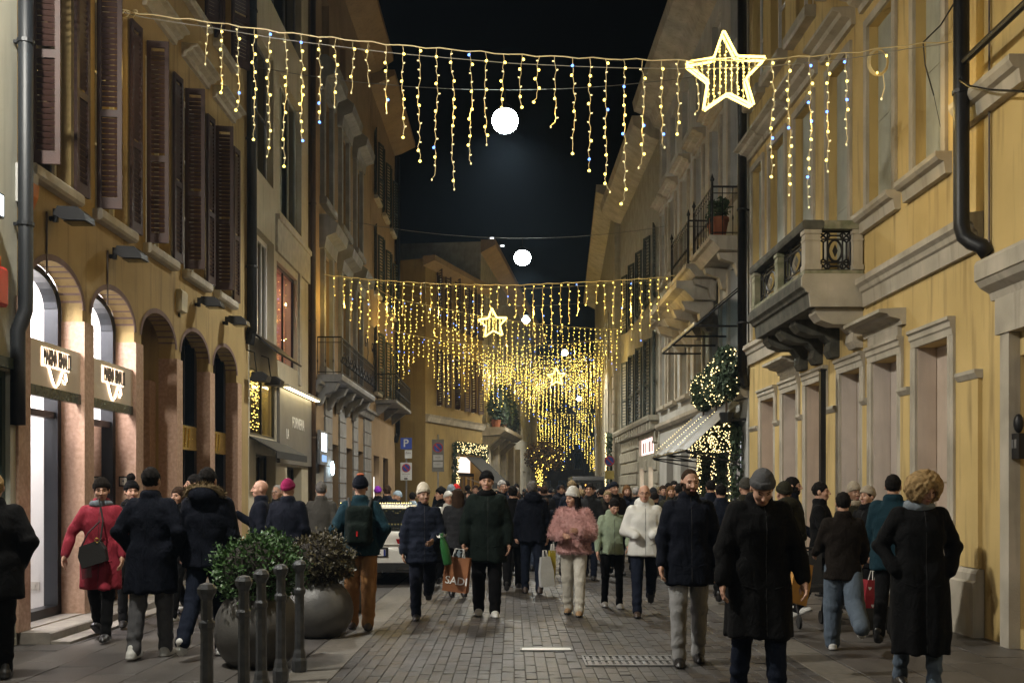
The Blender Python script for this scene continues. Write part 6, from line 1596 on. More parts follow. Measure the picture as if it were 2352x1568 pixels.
# parked white car, rear towards the viewer
M_car = mat('white_car_paint', (.78, .77, .72), (.74, .73, .69), rough=.25, bump=0, coat=.6); M_tail = mat('red_lens', (.35, .01, .01), rough=.15, bump=0); M_rub = mat('rubber', (.015, .015, .015), rough=.8)
M_cglass = mat('car_glass', (.012, .014, .016), rough=.06, bump=0, spec=.8); M_chrome = mat('chrome', (.7, .7, .7), rough=.12, metallic=1, bump=0)
def rbox(P, c, b, r): q = np.abs(P - np.array(c)) - np.array(b) + r; return np.linalg.norm(np.maximum(q, 0), axis=1) + np.minimum(q.max(1), 0) - r
def car(px, Y_, label):
    X_ = (px - CX) * Y_ / FP; t = thing('parked_car', (X_, Y_ + 2.1, 0), label, 'car'); Mx = Matrix.Translation((X_, Y_, 0))
    def f(P):
        Q = P.copy(); Q[:, 1] -= .10 * np.maximum(0, P[:, 2] - .62) + .09 * (P[:, 0] / .9) ** 2 * (P[:, 1] < 2) - .09 * (P[:, 0] / .9) ** 2 * (P[:, 1] > 2)
        d = rbox(Q, (0, 2.15, .60), (.88, 2.13, .36), .14)
        w = .80 - .42 * np.maximum(0, P[:, 2] - .85); y0 = .28 + .95 * (P[:, 2] - .9); y1 = 3.05 - 1.5 * (P[:, 2] - .9)
        c = np.maximum(np.maximum(np.abs(P[:, 0]) - w, P[:, 2] - (1.40 - .10 * np.abs(P[:, 1] - 1.6) ** 2 * .25 - .05 * (P[:, 0] / .7) ** 2)), np.maximum(y0 - P[:, 1], P[:, 1] - y1)); c = np.maximum(c, .7 - P[:, 2])
        d = smin(d, c, .08)
        d = smin(d, rbox(P, (0, .02, .50), (.80, .06, .16), .05), .05)
        for y in (.78, 3.45): d = np.maximum(d, -np.maximum(np.sqrt((P[:, 1] - y) ** 2 + (P[:, 2] - .33) ** 2) - .36, .62 - np.abs(P[:, 0])))
        return np.maximum(d, .2 - P[:, 2])
    V, Q = sdf_mesh(f, (-1.0, -.15, .15), (1.0, 4.5, 1.55), .032)
    c = V[Q].mean(1); z = c[:, 2]; y = c[:, 1]; ax = np.abs(c[:, 0])
    m = np.zeros(len(Q), int)
    win = (z > .93) & (z < 1.31)
    m[win & (ax < .60 - .25 * (z - .93)) & (y < 1.0)] = 1; m[win & (y > .75) & (y < 2.6) & (ax > .5) & (np.abs(y - 1.75) > .06)] = 1; m[(z < .36) & (y < 4.3)] = 2
    put(bpy.data.objects.new('body', np_mesh('car_body', [(V, Q, m)], [M_car, M_cglass, M_rub])), t, Mx)
    for y in (.78, 3.45):
        for s in (-1, 1):
            mb = MB(); mb.tube([(s * .70, y, .33), (s * .86, y, .33)], .325, 20); w_ = mb.build('wheel', M_rub, t, smooth=False, world=Mx)
            mb = MB(); mb.tube([(s * .861, y, .33), (s * .875, y, .33)], .21, 14); mb.build('rim', M_chrome, w_, world=Mx)
    for s in (-1, 1):
        mb = MB(); mb.prism([(s * .42, .80), (s * .80, .82), (s * .83, .74), (s * .78, .68), (s * .45, .72)], -.01, .05, 'y'); mb.build('tail_light', M_tail, t, world=Mx @ Matrix.Translation((0, .06, 0)))
    mb = MB(); mb.box(-.30, .30, -.062, -.03, .50, .66); nr = mb.build('plate_recess', M_rub, t, world=Mx)
    mb = MB(); mb.box(-.26, .26, -.075, -.063, .52, .63); pl_ = mb.build('number_plate', M_white, t, world=Mx)
    mb = MB(); mb.box(.225, .258, -.079, -.0755, .522, .628); mb.build('blue_band', mat('plate_blue', (.02, .05, .3), bump=0), pl_, world=Mx)
    Wl = Mx @ Matrix(((1, 0, 0, .10), (0, 0, -1, -.078), (0, 1, 0, .575), (0, 0, 0, 1)))
    letter('plate', M_black, pl_, world=Wl)
    mb = MB(); mb.tube([(-.78, .02, .70), (0, -.045, .70), (.78, .02, .70)], .010, 6); mb.build('chrome_strip', M_chrome, t, world=Mx)
    mb = MB(); mb.box(-.70, .70, -.055, -.01, .24, .40); mb.build('bumper', M_rub, t, world=Mx)
    for s in (-1, 1):
        mb = MB(); mb.box(s * .55 - .12, s * .55 + .12, -.068, -.056, .28, .33); mb.build('exhaust', M_chrome, t, world=Mx)
    mb = MB(); lights_on(mb, [(-.62 + 1.24 * i / 30, .62 + .04 * math.sin(i), 1.41) for i in range(31)] + [(-.6 + 1.2 * i / 22, .40, 1.36) for i in range(23)], .010)  # roof reflections of the street's lights, added as small glowing dots
    tag(mb.build('led_lights', emit('car_leds', (1, .8, .25), 5), t, world=Mx, fix=False), kind='stuff')
car(852, 17.0, 'white parked car seen from behind with a string of lights on its roof')

# traffic signs
M_blue = mat('sign_blue', (.015, .05, .33), rough=.4, bump=0); M_sred = mat('sign_red', (.42, .02, .02), rough=.4, bump=0); M_swhite = mat('sign_white', (.62, .63, .62), rough=.5, bump=0)
def face_me(t, name, x0, x1, y, z0, z1, m, parent=None):
    mb = MB(); mb.box(x0, x1, y - .012, y, z0, z1); return mb.build(name, m, parent or t)
def no_parking(t, cx, y, cz, r):
    mb = MB(); mb.tube([(cx, y, cz), (cx, y - .008, cz)], r, 24); mb.build('red_disc', M_sred, t)
    mb = MB(); mb.tube([(cx, y - .009, cz), (cx, y - .013, cz)], r * .80, 24); mb.build('blue_disc', M_blue, t)
    mb = MB(); a = r * .60; w = r * .10
    mb.add([(cx - a - w, y - .016, cz + a - w), (cx - a + w, y - .016, cz + a + w), (cx + a + w, y - .016, cz - a + w), (cx + a - w, y - .016, cz - a - w)], [(0, 1, 2, 3)]); mb.build('slash', M_sred, t, fix=False)
txt = lambda key, t, par, x, y, z, m, sx=1.: letter(key, m, par, world=Matrix(((sx, 0, 0, x), (0, 0, -1, y), (0, sx, 0, z), (0, 0, 0, 1))))
Yp = 35.0
c = at(933, 1018, Yp); t = thing('parking_sign', (c.x, Yp + .06, 0), 'blue parking sign above a no parking plate on one post', 'traffic sign')
mb = MB(); mb.tube([(c.x, Yp + .05, 0), (c.x, Yp + .05, c.z + .22)], .03, 8); mb.build('post', M_steel, t)
bp_ = face_me(t, 'blue_panel', c.x - .2, c.x + .2, Yp, c.z - .2, c.z + .2, M_blue); txt('park', t, bp_, c.x - .01, Yp - .016, c.z, M_swhite, .95)
z2 = at(933, 1043, Yp).z; wp_ = face_me(t, 'white_plate', c.x - .05, c.x + .2, Yp, z2 - .14, z2 + .15, M_swhite); txt('zona', t, wp_, c.x + .07, Yp - .014, z2 + .05, M_box2)
z3 = at(933, 1080, Yp).z; lp_ = face_me(t, 'lower_plate', c.x - .2, c.x + .2, Yp, z3 - .34, z3 + .28, M_swhite); no_parking(lp_, c.x, Yp - .014, z3 + .09, .15)
txt('perm', t, lp_, c.x, Yp - .014, z3 - .12, M_black, 1.1); txt('hours', t, lp_, c.x, Yp - .014, z3 - .20, M_black); mb = MB(); mb.box(c.x - .07, c.x + .05, Yp - .015, Yp - .0135, z3 - .31, z3 - .26); mb.build('tow_symbol', M_black, lp_)
Yp = 40.0
c = at(1006, 1040, Yp); t = thing('no_parking_sign', (c.x, Yp + .06, 0), 'grey post with a round no parking sign over two plates at the bend', 'traffic sign')
mb = MB(); mb.tube([(c.x, Yp + .05, 0), (c.x, Yp + .05, c.z + .75)], .03, 8); mb.build('post', M_steel, t)
bk = face_me(t, 'back_plate', c.x - .24, c.x + .24, Yp, c.z - .75, c.z + .55, mat('sign_grey_back', (.22, .22, .2), bump=0)); no_parking(bk, c.x, Yp - .014, c.z + .22, .2)
for k, (key, dz) in enumerate((('exc', -.18), ('aut', -.46))):
    pp = face_me(t, 'small_plate', c.x - .19, c.x + .19, Yp - .014, c.z + dz - .11, c.z + dz + .11, M_swhite, bk); txt(key, t, pp, c.x, Yp - .028, c.z + dz, M_black)
Yp = 42.8
c = at(1400, 1058, Yp); t = thing('no_parking_sign', (c.x, Yp + .06, 0), 'round no parking sign over a yellow plate on the right by the far house', 'traffic sign')
mb = MB(); mb.tube([(c.x, Yp + .05, 0), (c.x, Yp + .05, c.z + .3)], .03, 8); mb.build('post', M_steel, t)
no_parking(t, c.x, Yp, c.z, .22); face_me(t, 'yellow_plate', c.x - .2, c.x + .2, Yp, at(1400, 1090, Yp).z - .18, at(1400, 1090, Yp).z + .18, mat('sign_yellow', (.45, .36, .10), bump=0))

# van far ahead
Yv = 53.0; c = at(1351, 1130, Yv); t = thing('van', (c.x, Yv + 2, 0), 'dark van far down the street with one orange lamp', 'van')
mb = MB(); mb.prism([(Yv, .35), (Yv, 2.25), (Yv + .12, 2.45), (Yv + 4.2, 2.45), (Yv + 4.8, 1.5), (Yv + 5.2, 1.2), (Yv + 5.2, .35)], c.x - .84, c.x + .84, 'x'); mb.build('body', mat('dark_van_paint', (.02, .02, .022), rough=.3, bump=0), t)
mb = MB(); mb.box(c.x - .7, c.x + .7, Yv - .02, Yv - .003, 1.35, 2.1); mb.build('rear_window', M_cglass, t)
mb = MB(); mb.box(c.x - .16, c.x + .14, Yv - .05, Yv - .021, 1.82, 2.02); mb.build('orange_lamp', emit('amber_lamp', (1, .42, .08), 6), t)
for s in (-1, 1):
    mb = MB(); mb.tube([(c.x + s * .7, Yv + .9, .33), (c.x + s * .85, Yv + .9, .33)], .32, 14); mb.build('wheel', M_rub, t); mb = MB(); mb.box(c.x + s * .8 - .06, c.x + s * .8 + .03, Yv - .02, Yv - .002, .9, 1.2); mb.build('tail_light', M_tail, t)

# tree wrapped in golden lights and the lit garland by the far house
Yt = 60.0; c = at(1238, 1130, Yt); t = thing('lit_tree', (c.x, Yt, 0), 'small tree wrapped in golden lights far down the street', 'tree')
mb = MB(); mb.tube([(c.x, Yt, 0), (c.x + .1, Yt, 1.6), (c.x - .1, Yt, 3.0)], [.12, .10, .06], 8)
for k in range(7): a = k * .9; mb.tube([(c.x, Yt, 2.0 + .15 * k), (c.x + math.cos(a) * .6, Yt + math.sin(a) * .5, 2.9 + .15 * k), (c.x + math.cos(a) * 1.0, Yt + math.sin(a) * .8, 3.5 + .12 * k)], [.05, .03, .015], 5)
mb.build('trunk', M_wood, t, smooth=True)
mb = MB(); leaf_blob(mb, (c.x + .3, Yt, 3.7), 1.25, 1.0, 1.0, 900, .12, rnd); mb.build('crown', mat('orange_leaf', (.12, .065, .022), (.07, .045, .015), scale=4, rough=.6), t, fix=False)
mb = MB(); lights_on(mb, [(c.x + rnd.gauss(0, .14), Yt - .16, rnd.uniform(.6, 3.0)) for _ in range(150)] + [(c.x + .3 + rnd.gauss(0, .55), Yt - .9, 3.6 + rnd.gauss(0, .45)) for _ in range(40)], .022); tag(mb.build('led_lights', E_far, t, fix=False), kind='stuff')
garland('leaf_garland', 'vertical garland of lights on the corner of the far dark house', [(.1, .6, .1, .35, .3, 4.2)], 500, 130, F=FG, size=.12, s=.026)

# balloon shapes and bags are added with the people who hold them
BACK, FRONT = 180, 0
walkA = ((16, 6), (-14, 12)); walkB = ((-14, 12), (16, 6)); stand = ((2, 2), (-3, 3))
pocket = ((-14, 20, 50, 26), (-14, 20, 50, 26)); PK = (None, None); hang = ((4, 8, 12, 0), (2, 8, 12, 0))
# --- left pavement group
person(-14, 8.6, 1.76, 200, 'person in black cut off by the left edge', 'black', .70, 'parka', 1.08, 'black', hair=('blond', 'short'), arms=pocket, hands=PK, legs=stand)
person(232, 10.75, 1.74, 8, 'woman in red wool coat and dark brown knit hat', 'red', .58, 'coat', 1.02, 'black', .95, 'black', True, ('brown', 'short'), ('brown_dk', 'beanie'), 'bluegrey', fem=True, legs=walkA, arms=((6, 10, 20, 0), (8, 24, 14, 0)), head=(8, 14))
person(302, 11.9, 1.72, 22, 'woman in black with a pompom hat behind the man in navy coat', 'black', .60, 'coat', 1.0, 'black', .9, 'black', True, ('black', 'short'), ('black', 'pom'), 'black', fem=True, legs=walkB, head=(0, 10))
person(348, 9.65, 1.84, 178, 'man from behind in long navy coat, grey trousers and white sneakers', 'dknavy', .62, 'coat', 1.1, 'grey', 1.1, 'white', hair=('black', 'short'), legs=((-9, 6), (8, 3)), arms=pocket, hands=PK)
person(478, 9.75, 1.84, 176, 'man from behind in navy parka with fur trimmed hood and jeans', 'dknavy', .84, 'parka', 1.08, 'dkdenim', 1.1, 'white', hair=('black', 'short'), hood=True, trim='fair', legs=((-16, 22), (8, 3)), arms=hang)
person(408, 12.3, 1.66, -25, 'brown haired woman glimpsed between the navy coat and the parka', 'black', .80, 'coat', 1.0, 'black', .9, 'white', hair=('brown', 'long'), fem=True, legs=walkA, head=(0, 10))
person(445, 13.2, 1.83, -70, 'dark haired man looking left behind the fur trimmed hood', 'black', .80, 'coat', hair=('black', 'short'))
person(597, 13.3, 1.76, -72, 'bald man in dark jacket seen in profile with one hand raised', 'dknavy', .80, 'coat', 1.05, 'black', hair=('black', 'none'), arms=((0, 8, 20, 0), (20, 20, 105, 10)), skin=0)
person(637, 15.3, 1.72, -20, 'white haired older man with glasses beside the bald man', 'dkgrey', .80, 'coat', hair=('white', 'crop'), glasses=True)
person(662, 12.9, 1.76, 172, 'person from behind in dark coat and magenta knit cap', 'dknavy', .70, 'parka', 1.05, 'black', hair=('black', 'none'), hat=('magenta', 'beanie'))
person(738, 14.8, 1.76, 182, 'grey haired man from behind in grey brown coat at the lit doorway', 'greybrown', .70, 'coat', 1.02, 'black', hair=('grey', 'short'))
Jb = person(828, 11.6, 1.78, 184, 'man from behind in teal jacket, tan trousers and orange topped navy beanie', 'teal', .87, 'parka', 1.02, 'tan', 1.22, 'brown', hair=('black', 'none'), hat=('dknavy', 'beanie', 'orange'), arms=pocket, hands=PK, legs=((8, 3), (-8, 8)))
# --- middle of the street
Jw = person(972, 12.6, 1.68, 8, 'man in navy quilted jacket and cream beanie walking towards the viewer', 'navy', .76, 'puffer', 1.05, 'dknavy', 1.15, 'black', hair=('black', 'none'), hat=('cream', 'slouch'), legs=((-26, 30), (9, 3)), arms=((12, 10, 55, 30), (4, 12, 10, 0)), head=(0, 16), skin=2)
person(1052, 15.2, 1.66, 184, 'long haired woman from behind in dark grey quilted jacket', 'dkgrey', .80, 'puffer', 1.0, 'black', hair=('brown', 'long'), fem=True)
Js = person(1118, 12.85, 1.86, 2, 'tall man in dark green jacket and black beanie carrying a paper bag', 'green_dk', .68, 'parka', 1.08, 'black', 1.2, 'white', hair=('black', 'none'), hat=('black', 'beanie'), scarf='black', legs=((5, 3), (-5, 6)), arms=((4, 12, 10, 0), (6, 14, 14, 0)), hands=('relax', 'grip'), skin=1)
person(1178, 16.2, 1.70, 180, 'person in black right behind the tall man in the green jacket', 'black', .74, 'coat', 1.0, 'black', 1.1, hair=('black', 'short'))
Jp = person(1222, 15.7, 1.78, 184, 'man from behind in dark hooded jacket with grey hood', 'dknavy', .82, 'parka', 1.05, 'dkdenim', 1.05, 'brown', hair=('grey', 'short'), hood=True, scarf='grey', arms=((2, 8, 10, 0), (4, 10, 12, 0)), hands=('grip', 'relax'))
person(1318, 13.0, 1.64, -12, 'woman in fluffy pink jacket, white beanie and white trousers', 'pink', .90, 'fur', 1.02, 'offwhite', 1.12, 'tan', hair=('black', 'long'), hat=('white', 'slouch'), fem=True, legs=((12, 5), (-6, 8)), arms=((18, 16, 82, 40), (14, 16, 70, 40)), head=(4, -38), fur=True, skin=1, res=.018)
person(1406, 13.8, 1.54, 6, 'short dark haired woman in mint green jacket looking down', 'mint', .86, 'coat', 1.0, 'black', .9, 'white', hair=('black', 'short'), fem=True, legs=((8, 4), (-6, 7)), arms=((10, 14, 40, 15), (4, 10, 14, 0)), head=(30, 10))
person(1480, 12.85, 1.70, -6, 'bald man with glasses in white anorak with hands in its pocket', 'white', .82, 'parka', 1.05, 'dkdenim', 1.05, 'brown', True, ('black', 'none'), hood=True, legs=((-22, 26), (9, 3)), arms=((6, 14, 68, 40), (6, 14, 68, 40)), hands=PK, glasses=True, skin=0)
person(1582, 9.3, 1.83, -4, 'bearded man in dark open coat, light grey trousers and black shoes', 'dknavy', .74, 'coat', 1.05, 'lgrey', 1.05, 'black', hair=('brown', 'crop'), beard=True, legs=((-7, 4), (10, 3)), arms=((2, 10, 10, 0), (2, 10, 16, 0)), head=(8, 12), res=.016)
person(1742, 7.65, 1.82, 2, 'man in black coat and grey beanie with bowed head in the foreground', 'black', .50, 'parka', 1.06, 'dkdenim', 1.12, 'black', hair=('black', 'none'), hat=('grey', 'beanie'), legs=((12, 5), (-10, 8)), arms=((6, 16, 16, 0), (0, 15, 12, 0)), head=(38, -4), lean=.05, res=.015)
person(2112, 7.95, 1.77, -6, 'woman with curly blond hair, grey scarf and long black coat', 'black', .32, 'coat', 1.05, 'denim', .95, 'black', hair=('blond', 'curly'), scarf='bluegrey', fem=True, legs=((4, 2), (-10, 8)), arms=((-12, 20, 44, 24), (-12, 20, 46, 26)), hands=PK, head=(24, 14), res=.015, skin=1)
person(1936, 10.05, 1.60, 172, 'person from behind in black jacket and wide light jeans lifting one heel', 'brown_dk', .80, 'coat', 1.08, 'denim', 1.45, 'white', hair=('black', 'short'), legs=((8, 3), (-22, 40)), arms=((20, 10, 50, 0), (10, 10, 40, 0)))
person(1886, 12.4, 1.72, 62, 'dark haired man in black jacket seen in profile looking right', 'black', .80, 'coat', 1.02, 'black', 1.0, 'white', hair=('black', 'short'), legs=walkA)
person(1822, 13.4, 1.80, 68, 'bearded dark haired man in navy jacket with pale logo by the yellow wall', 'dknavy', .80, 'coat', hair=('black', 'short'), beard=True)
person(1800, 11.2, 1.70, 190, 'person from behind in olive hooded jacket behind the grey beanie', 'olive', .78, 'parka', 1.0, 'black', hair=('brown', 'none'), hat=('olive', 'beanie'), hood=True)
person(1712, 13.6, 1.78, 184, 'person with grey green cap half hidden behind the grey beanie', 'olive', .78, 'coat', hat=('greybrown', 'beanie'), hair=('brown', 'none'))
person(1992, 12.2, 1.66, -62, 'woman in light beige beanie turned to the left', 'black', .74, 'coat', 1.0, 'black', hair=('brown', 'short'), hat=('beige', 'beanie'), scarf='black', fem=True)
person(1962, 13.6, 1.70, 12, 'dark skinned person in pale fluffy hat beside the beige beanie', 'olive', .74, 'coat', hair=('black', 'none'), hat=('beige', 'slouch'), skin=2, scarf='beige')
person(2052, 10.6, 1.78, 150, 'man in dark teal jacket partly hidden behind the curly haired woman', 'teal', .78, 'parka', 1.05, 'black', hair=('black', 'short'))
person(1655, 14.6, 1.72, 182, 'person in navy jacket behind the bearded man in the open coat', 'navy', .78, 'parka', hair=('black', 'short'))
person(1560, 16.5, 1.74, 190, 'dark person behind the white anorak', 'black', .78, 'coat', hair=('black', 'short'))
# --- crowd further off
G = 'crowd further down the street'
person(890, 19.5, 1.74, 170, 'dark haired man in navy jacket beyond the parked car', 'navy', .8, 'parka', hair=('brown', 'short'), grp=G)
person(912, 21.0, 1.62, -60, 'person in pale blue knit hat beyond the parked car', 'dkgrey', .8, 'coat', hair=('fair', 'none'), hat=('skyblue', 'beanie'), grp=G, fem=True)
person(948, 21.5, 1.60, 175, 'person in light blue jacket beside the cream beanie', 'skyblue', .8, 'coat', hair=('black', 'short'), grp=G)
person(1012, 18.0, 1.68, -70, 'man with dark cap looking left behind the cream beanie', 'black', .8, 'coat', hair=('black', 'short'), hat=('black', 'beanie'), grp=G)
person(1036, 20.5, 1.74, 180, 'person in grey knit hat in the crowd left of the tall man', 'maroon', .8, 'coat', hair=('black', 'none'), hat=('bluegrey', 'beanie'), grp=G)
person(1048, 21.5, 1.76, 180, 'person in bright red hat in the crowd', 'black', .8, 'coat', hair=('black', 'none'), hat=('scarlet', 'beanie'), grp=G)
person(1030, 16.8, 1.60, 20, 'child in white cap in front of the red hat', 'white', .8, 'parka', hair=('black', 'none'), hat=('white', 'beanie'), grp=G, fem=True)
person(868, 22.5, 1.72, 180, 'person in purple knit hat next to the backpack', 'black', .8, 'coat', hair=('black', 'none'), hat=('purple', 'beanie'), grp=G)
C1 = person(1440, 20, 1.74, 5, 'ginger haired woman in the crowd beside the white anorak', 'navy', .78, 'parka', hair=('ginger', 'long'), fem=True, grp=G)
C2 = person(1395, 19, 1.62, 0, 'fair haired child behind the mint green jacket', 'brown_dk', .78, 'coat', hair=('fair', 'short'), fem=True, grp=G)
C3 = person(1460, 22, 1.70, 180, 'white haired person in the crowd behind the white anorak', 'black', .74, 'coat', hair=('white', 'short'), grp=G)
C4 = person(1382, 24, 1.70, 180, 'dark haired walker in a black coat at the front of the packed crowd', 'black', .70, 'coat', hair=('black', 'short'), legs=walkA, grp=G)
C5 = person(1350, 23, 1.66, 0, 'brown haired walker coming out of the packed crowd', 'brown_dk', .76, 'parka', hair=('brown', 'short'), legs=walkB, grp=G, skin=1)
C6 = person(1500, 23, 1.70, 182, 'walker with dark knit hat in front of the lit shop windows', 'dkgrey', .76, 'coat', hair=('black', 'none'), hat=('dkgrey', 'beanie'), grp=G)
cr = random.Random(8)
src = [C1['root'], C2['root'], C3['root'], C4['root'], C5['root'], C6['root']]
dark = [CL[k] for k in ('black', 'dknavy', 'navy', 'brown_dk', 'olive', 'dkgrey', 'black', 'greybrown', 'dknavy')]
used = []
n = 0
for tries in range(2000):
    if n >= 135: break
    y = cr.uniform(17.5, 30) if n < 55 else cr.uniform(28, 48) if n < 110 else cr.uniform(45, 80)
    lim = (-2.9, 4.2) if y < 42 else (-1.2 + .05 * (y - 45), 4.2 + .03 * (y - 45))
    if 15 < y < 24: lim = (-.6, 4.3)
    x = cr.uniform(*lim)
    px_ = CX + FP * x / y
    if px_ < 1075 and y < 30: continue
    if any((x - a) ** 2 + (y - b) ** 2 < .3 for a, b in used): continue
    used.append((x, y)); n += 1
    s_ = src[cr.choice([0, 1, 2, 3, 3, 4, 4, 5, 5, 3])]
    away = cr.random() < .55
    Mx = Matrix.Translation((x, y, 0)) @ Matrix.Rotation(R((180 if away else 0) + cr.uniform(-25, 25)), 4, 'Z') @ Matrix.Scale(cr.uniform(.82, 1.04), 4)
    sw = {o.name: [cr.choice(dark)] for o in s_.children if o.name.split('.')[0] in ('jacket', 'coat', 'hat')}
    sw.update({o.name: [cr.choice([CL['black'], CL['dkdenim'], CL['dkgrey'], CL['jean']])] for o in s_.children if o.name.startswith('trousers')})
    cn_ = [o for o in s_.children if o.name.split('.')[0] in ('jacket', 'coat')][0].name; colour = {'black': 'black', 'dknavy': 'dark navy', 'navy': 'navy', 'brown_dk': 'dark brown', 'olive': 'olive', 'dkgrey': 'dark grey', 'greybrown': 'grey brown', 'maroon': 'maroon'}[sw[cn_][0].name[6:]]
    c = copy_thing(s_, Mx, 'person in %s %s the viewer in the packed crowd down the street' % (colour, 'walking away from' if away else 'facing'), sw); c['group'] = 'packed crowd down the street'
# ------------------------------------------------------------------ things carried
M_paper = mat('brown_paper', (.26, .10, .035), (.20, .075, .028), scale=6, rough=.75, bump=.15); M_strap = mat('strap', (.015, .014, .013), rough=.7)
def bag(px, py, Y_, w, h, d, m, label, tilt=0., rz=0., handles=True, name='shopping_bag', cat='bag', taper=.0, hm=None):
    c = at(px, py, Y_); Mx = Matrix.Translation(c) @ Matrix.Rotation(R(rz), 4, 'Z') @ Matrix.Rotation(R(tilt), 4, 'Y')
    t = thing(name, tuple(c), label, cat)
    mb = MB(); a, b = w / 2, d / 2; e = a * (1 - taper); k = .004
    mb.add([(-a, -b, -h / 2), (a, -b, -h / 2), (a, b, -h / 2), (-a, b, -h / 2), (-a * 1.03, 0 - b * 1.05, 0), (a * 1.03, -b * 1.05, 0), (a * .97, b, 0), (-a * .97, b, 0), (-e, -b * .8, h / 2), (e, -b * .8, h / 2), (e, b * .8, h / 2), (-e, b * .8, h / 2)],
           [(0, 3, 2, 1), (0, 1, 5, 4), (1, 2, 6, 5), (2, 3, 7, 6), (3, 0, 4, 7), (4, 5, 9, 8), (5, 6, 10, 9), (6, 7, 11, 10), (7, 4, 8, 11)]); mb.build('sack', m, t, world=Mx, fix=False)
    if handles:
        for s in (-1, 1):
            mb = MB(); mb.tube([(-e * .45, s * b * .7, h / 2 - .03), (-e * .35, s * b * .3, h / 2 + .10), (e * .35, s * b * .3, h / 2 + .10), (e * .45, s * b * .7, h / 2 - .03)], .006, 5); mb.build('handle', hm or M_white, t, world=Mx)
    return t, Mx
t, Mx = bag(1050, 1318, 12.62, .31, .44, .14, M_paper, 'brown paper shopping bag with white lettering carried by the tall man', 6, -14)
letter('sadi', M_white, t, world=Mx @ Matrix(((.9, 0, .25, .02), (0, 0, -1, -.078), (-.25, .9, 0, -.08), (0, 0, 0, 1))))
mb = MB(); leaf_blob(mb, (0, 0, .24), .09, .04, .05, 14, .05, rnd); mb.build('tissue', CL['skyblue'], t, world=Mx, fix=False)
bag(1254, 1312, 15.45, .22, .46, .10, mat('white_plastic', (.55, .56, .54), rough=.35, bump=.3, bscale=25), 'white plastic carrier bag hanging beside the man with the grey hood', -4, 20, taper=.35)
bag(1266, 1300, 15.6, .13, .5, .06, mat('yellow_plastic', (.45, .36, .04), rough=.35, bump=.3, bscale=25), 'narrow yellow plastic bag behind the white carrier bag', 4, 30, taper=.2)
bag(1832, 1338, 8.7, .20, .36, .10, mat('ochre_paper', (.50, .25, .05), (.42, .21, .045), rough=.7), 'ochre paper bag sticking out behind the man in the black coat', 14, 25)
t, Mx = bag(2006, 1366, 11.2, .27, .34, .14, mat('red_bag', (.32, .02, .035), rough=.5, bump=.1), 'red shopping bag dotted with white hearts on the right', 4, 10, taper=.2)
for i in range(7):
    mb = MB(); x_, z_ = random.uniform(-.1, .1), random.uniform(-.14, .12); s_ = .022
    mb.add([(x_, -.079, z_ - s_), (x_ + s_, -.079, z_ + .3 * s_), (x_ + .6 * s_, -.079, z_ + .9 * s_), (x_, -.079, z_ + .5 * s_), (x_ - .6 * s_, -.079, z_ + .9 * s_), (x_ - s_, -.079, z_ + .3 * s_)], [(0, 1, 2, 3, 4, 5)]); mb.build('heart', M_white, t, world=Mx, fix=False)
bag(2032, 1376, 11.4, .20, .26, .10, mat('white_plastic', ()), 'small white bag beside the red heart bag', -6, -10, taper=.3)
t, Mx = bag(2010, 1418, 11.1, .34, .24, .22, mat('black_case', (.012, .012, .012), rough=.5), 'black wheeled case on the ground under the red bag', 0, 8, False, 'wheeled_case', 'suitcase')
for s in (-1, 1):
    mb = MB(); mb.tube([(s * .14 - .015, -.06, -.14), (s * .14 + .015, -.06, -.14)], .04, 10); mb.build('wheel', M_rub, t, world=Mx)
# green wrapped bouquet under the arm of the man in the cream beanie
c = at(1022, 1262, 12.35); t = thing('wrapped_bottle', tuple(c), 'green wrapped bottle with white ribbon under an arm beside the cream beanie man', 'bottle')
Mx = Matrix.Translation(c) @ Matrix.Rotation(R(-12), 4, 'Y'); mb = MB(); mb.lathe([(.045, -.19), (.055, -.17), (.055, .05), (.03, .14), (.022, .19), (.025, .21)], 12); mb.build('wrap', mat('green_foil', (.02, .12, .03), rough=.3, bump=.2), t, world=Mx, smooth=True)
mb = MB()
for k in range(6): a = k * 1.05; mb.add([(0, 0, .15), (.07 * math.cos(a), .07 * math.sin(a), .20), (.07 * math.cos(a + .6), .07 * math.sin(a + .6), .17)], [(0, 1, 2)])
mb.build('ribbon', M_white, t, world=Mx, fix=False)
# handbag of the woman in red
c = at(214, 1270, 10.5); t = thing('handbag', tuple(c), 'black fringed shoulder bag in front of the red coat', 'handbag')
Mx = Matrix.Translation(c) @ Matrix.Rotation(R(-14), 4, 'Y'); mb = MB(); mb.prism([(-.14, -.13), (.13, -.11), (.14, .02), (.10, .12), (-.11, .10), (-.15, 0)], -.04, .04, 'y'); mb.build('pouch', M_strap, t, world=Mx)
mb = MB(); mb.tube([(.10, 0, .10), (.16, .05, .30), (.15, .12, .55)], .010, 5); mb.tube([(-.10, 0, .10), (0, .0, .22), (.14, .05, .32)], .008, 5); mb.build('strap', M_strap, t, world=Mx)
mb = MB()
for k in range(9): mb.tube([(-.14 + .012 * k, -.03, -.10), (-.16 + .012 * k, -.035, -.24)], .003, 4)
mb.build('fringe', M_strap, t, world=Mx); mb = MB(); mb.tube([(.09 + .02 * math.cos(a), -.045, .12 + .025 * math.sin(a)) for a in [k * .52 for k in range(13)]], .005, 4); mb.build('ring', M_brass, t, world=Mx)
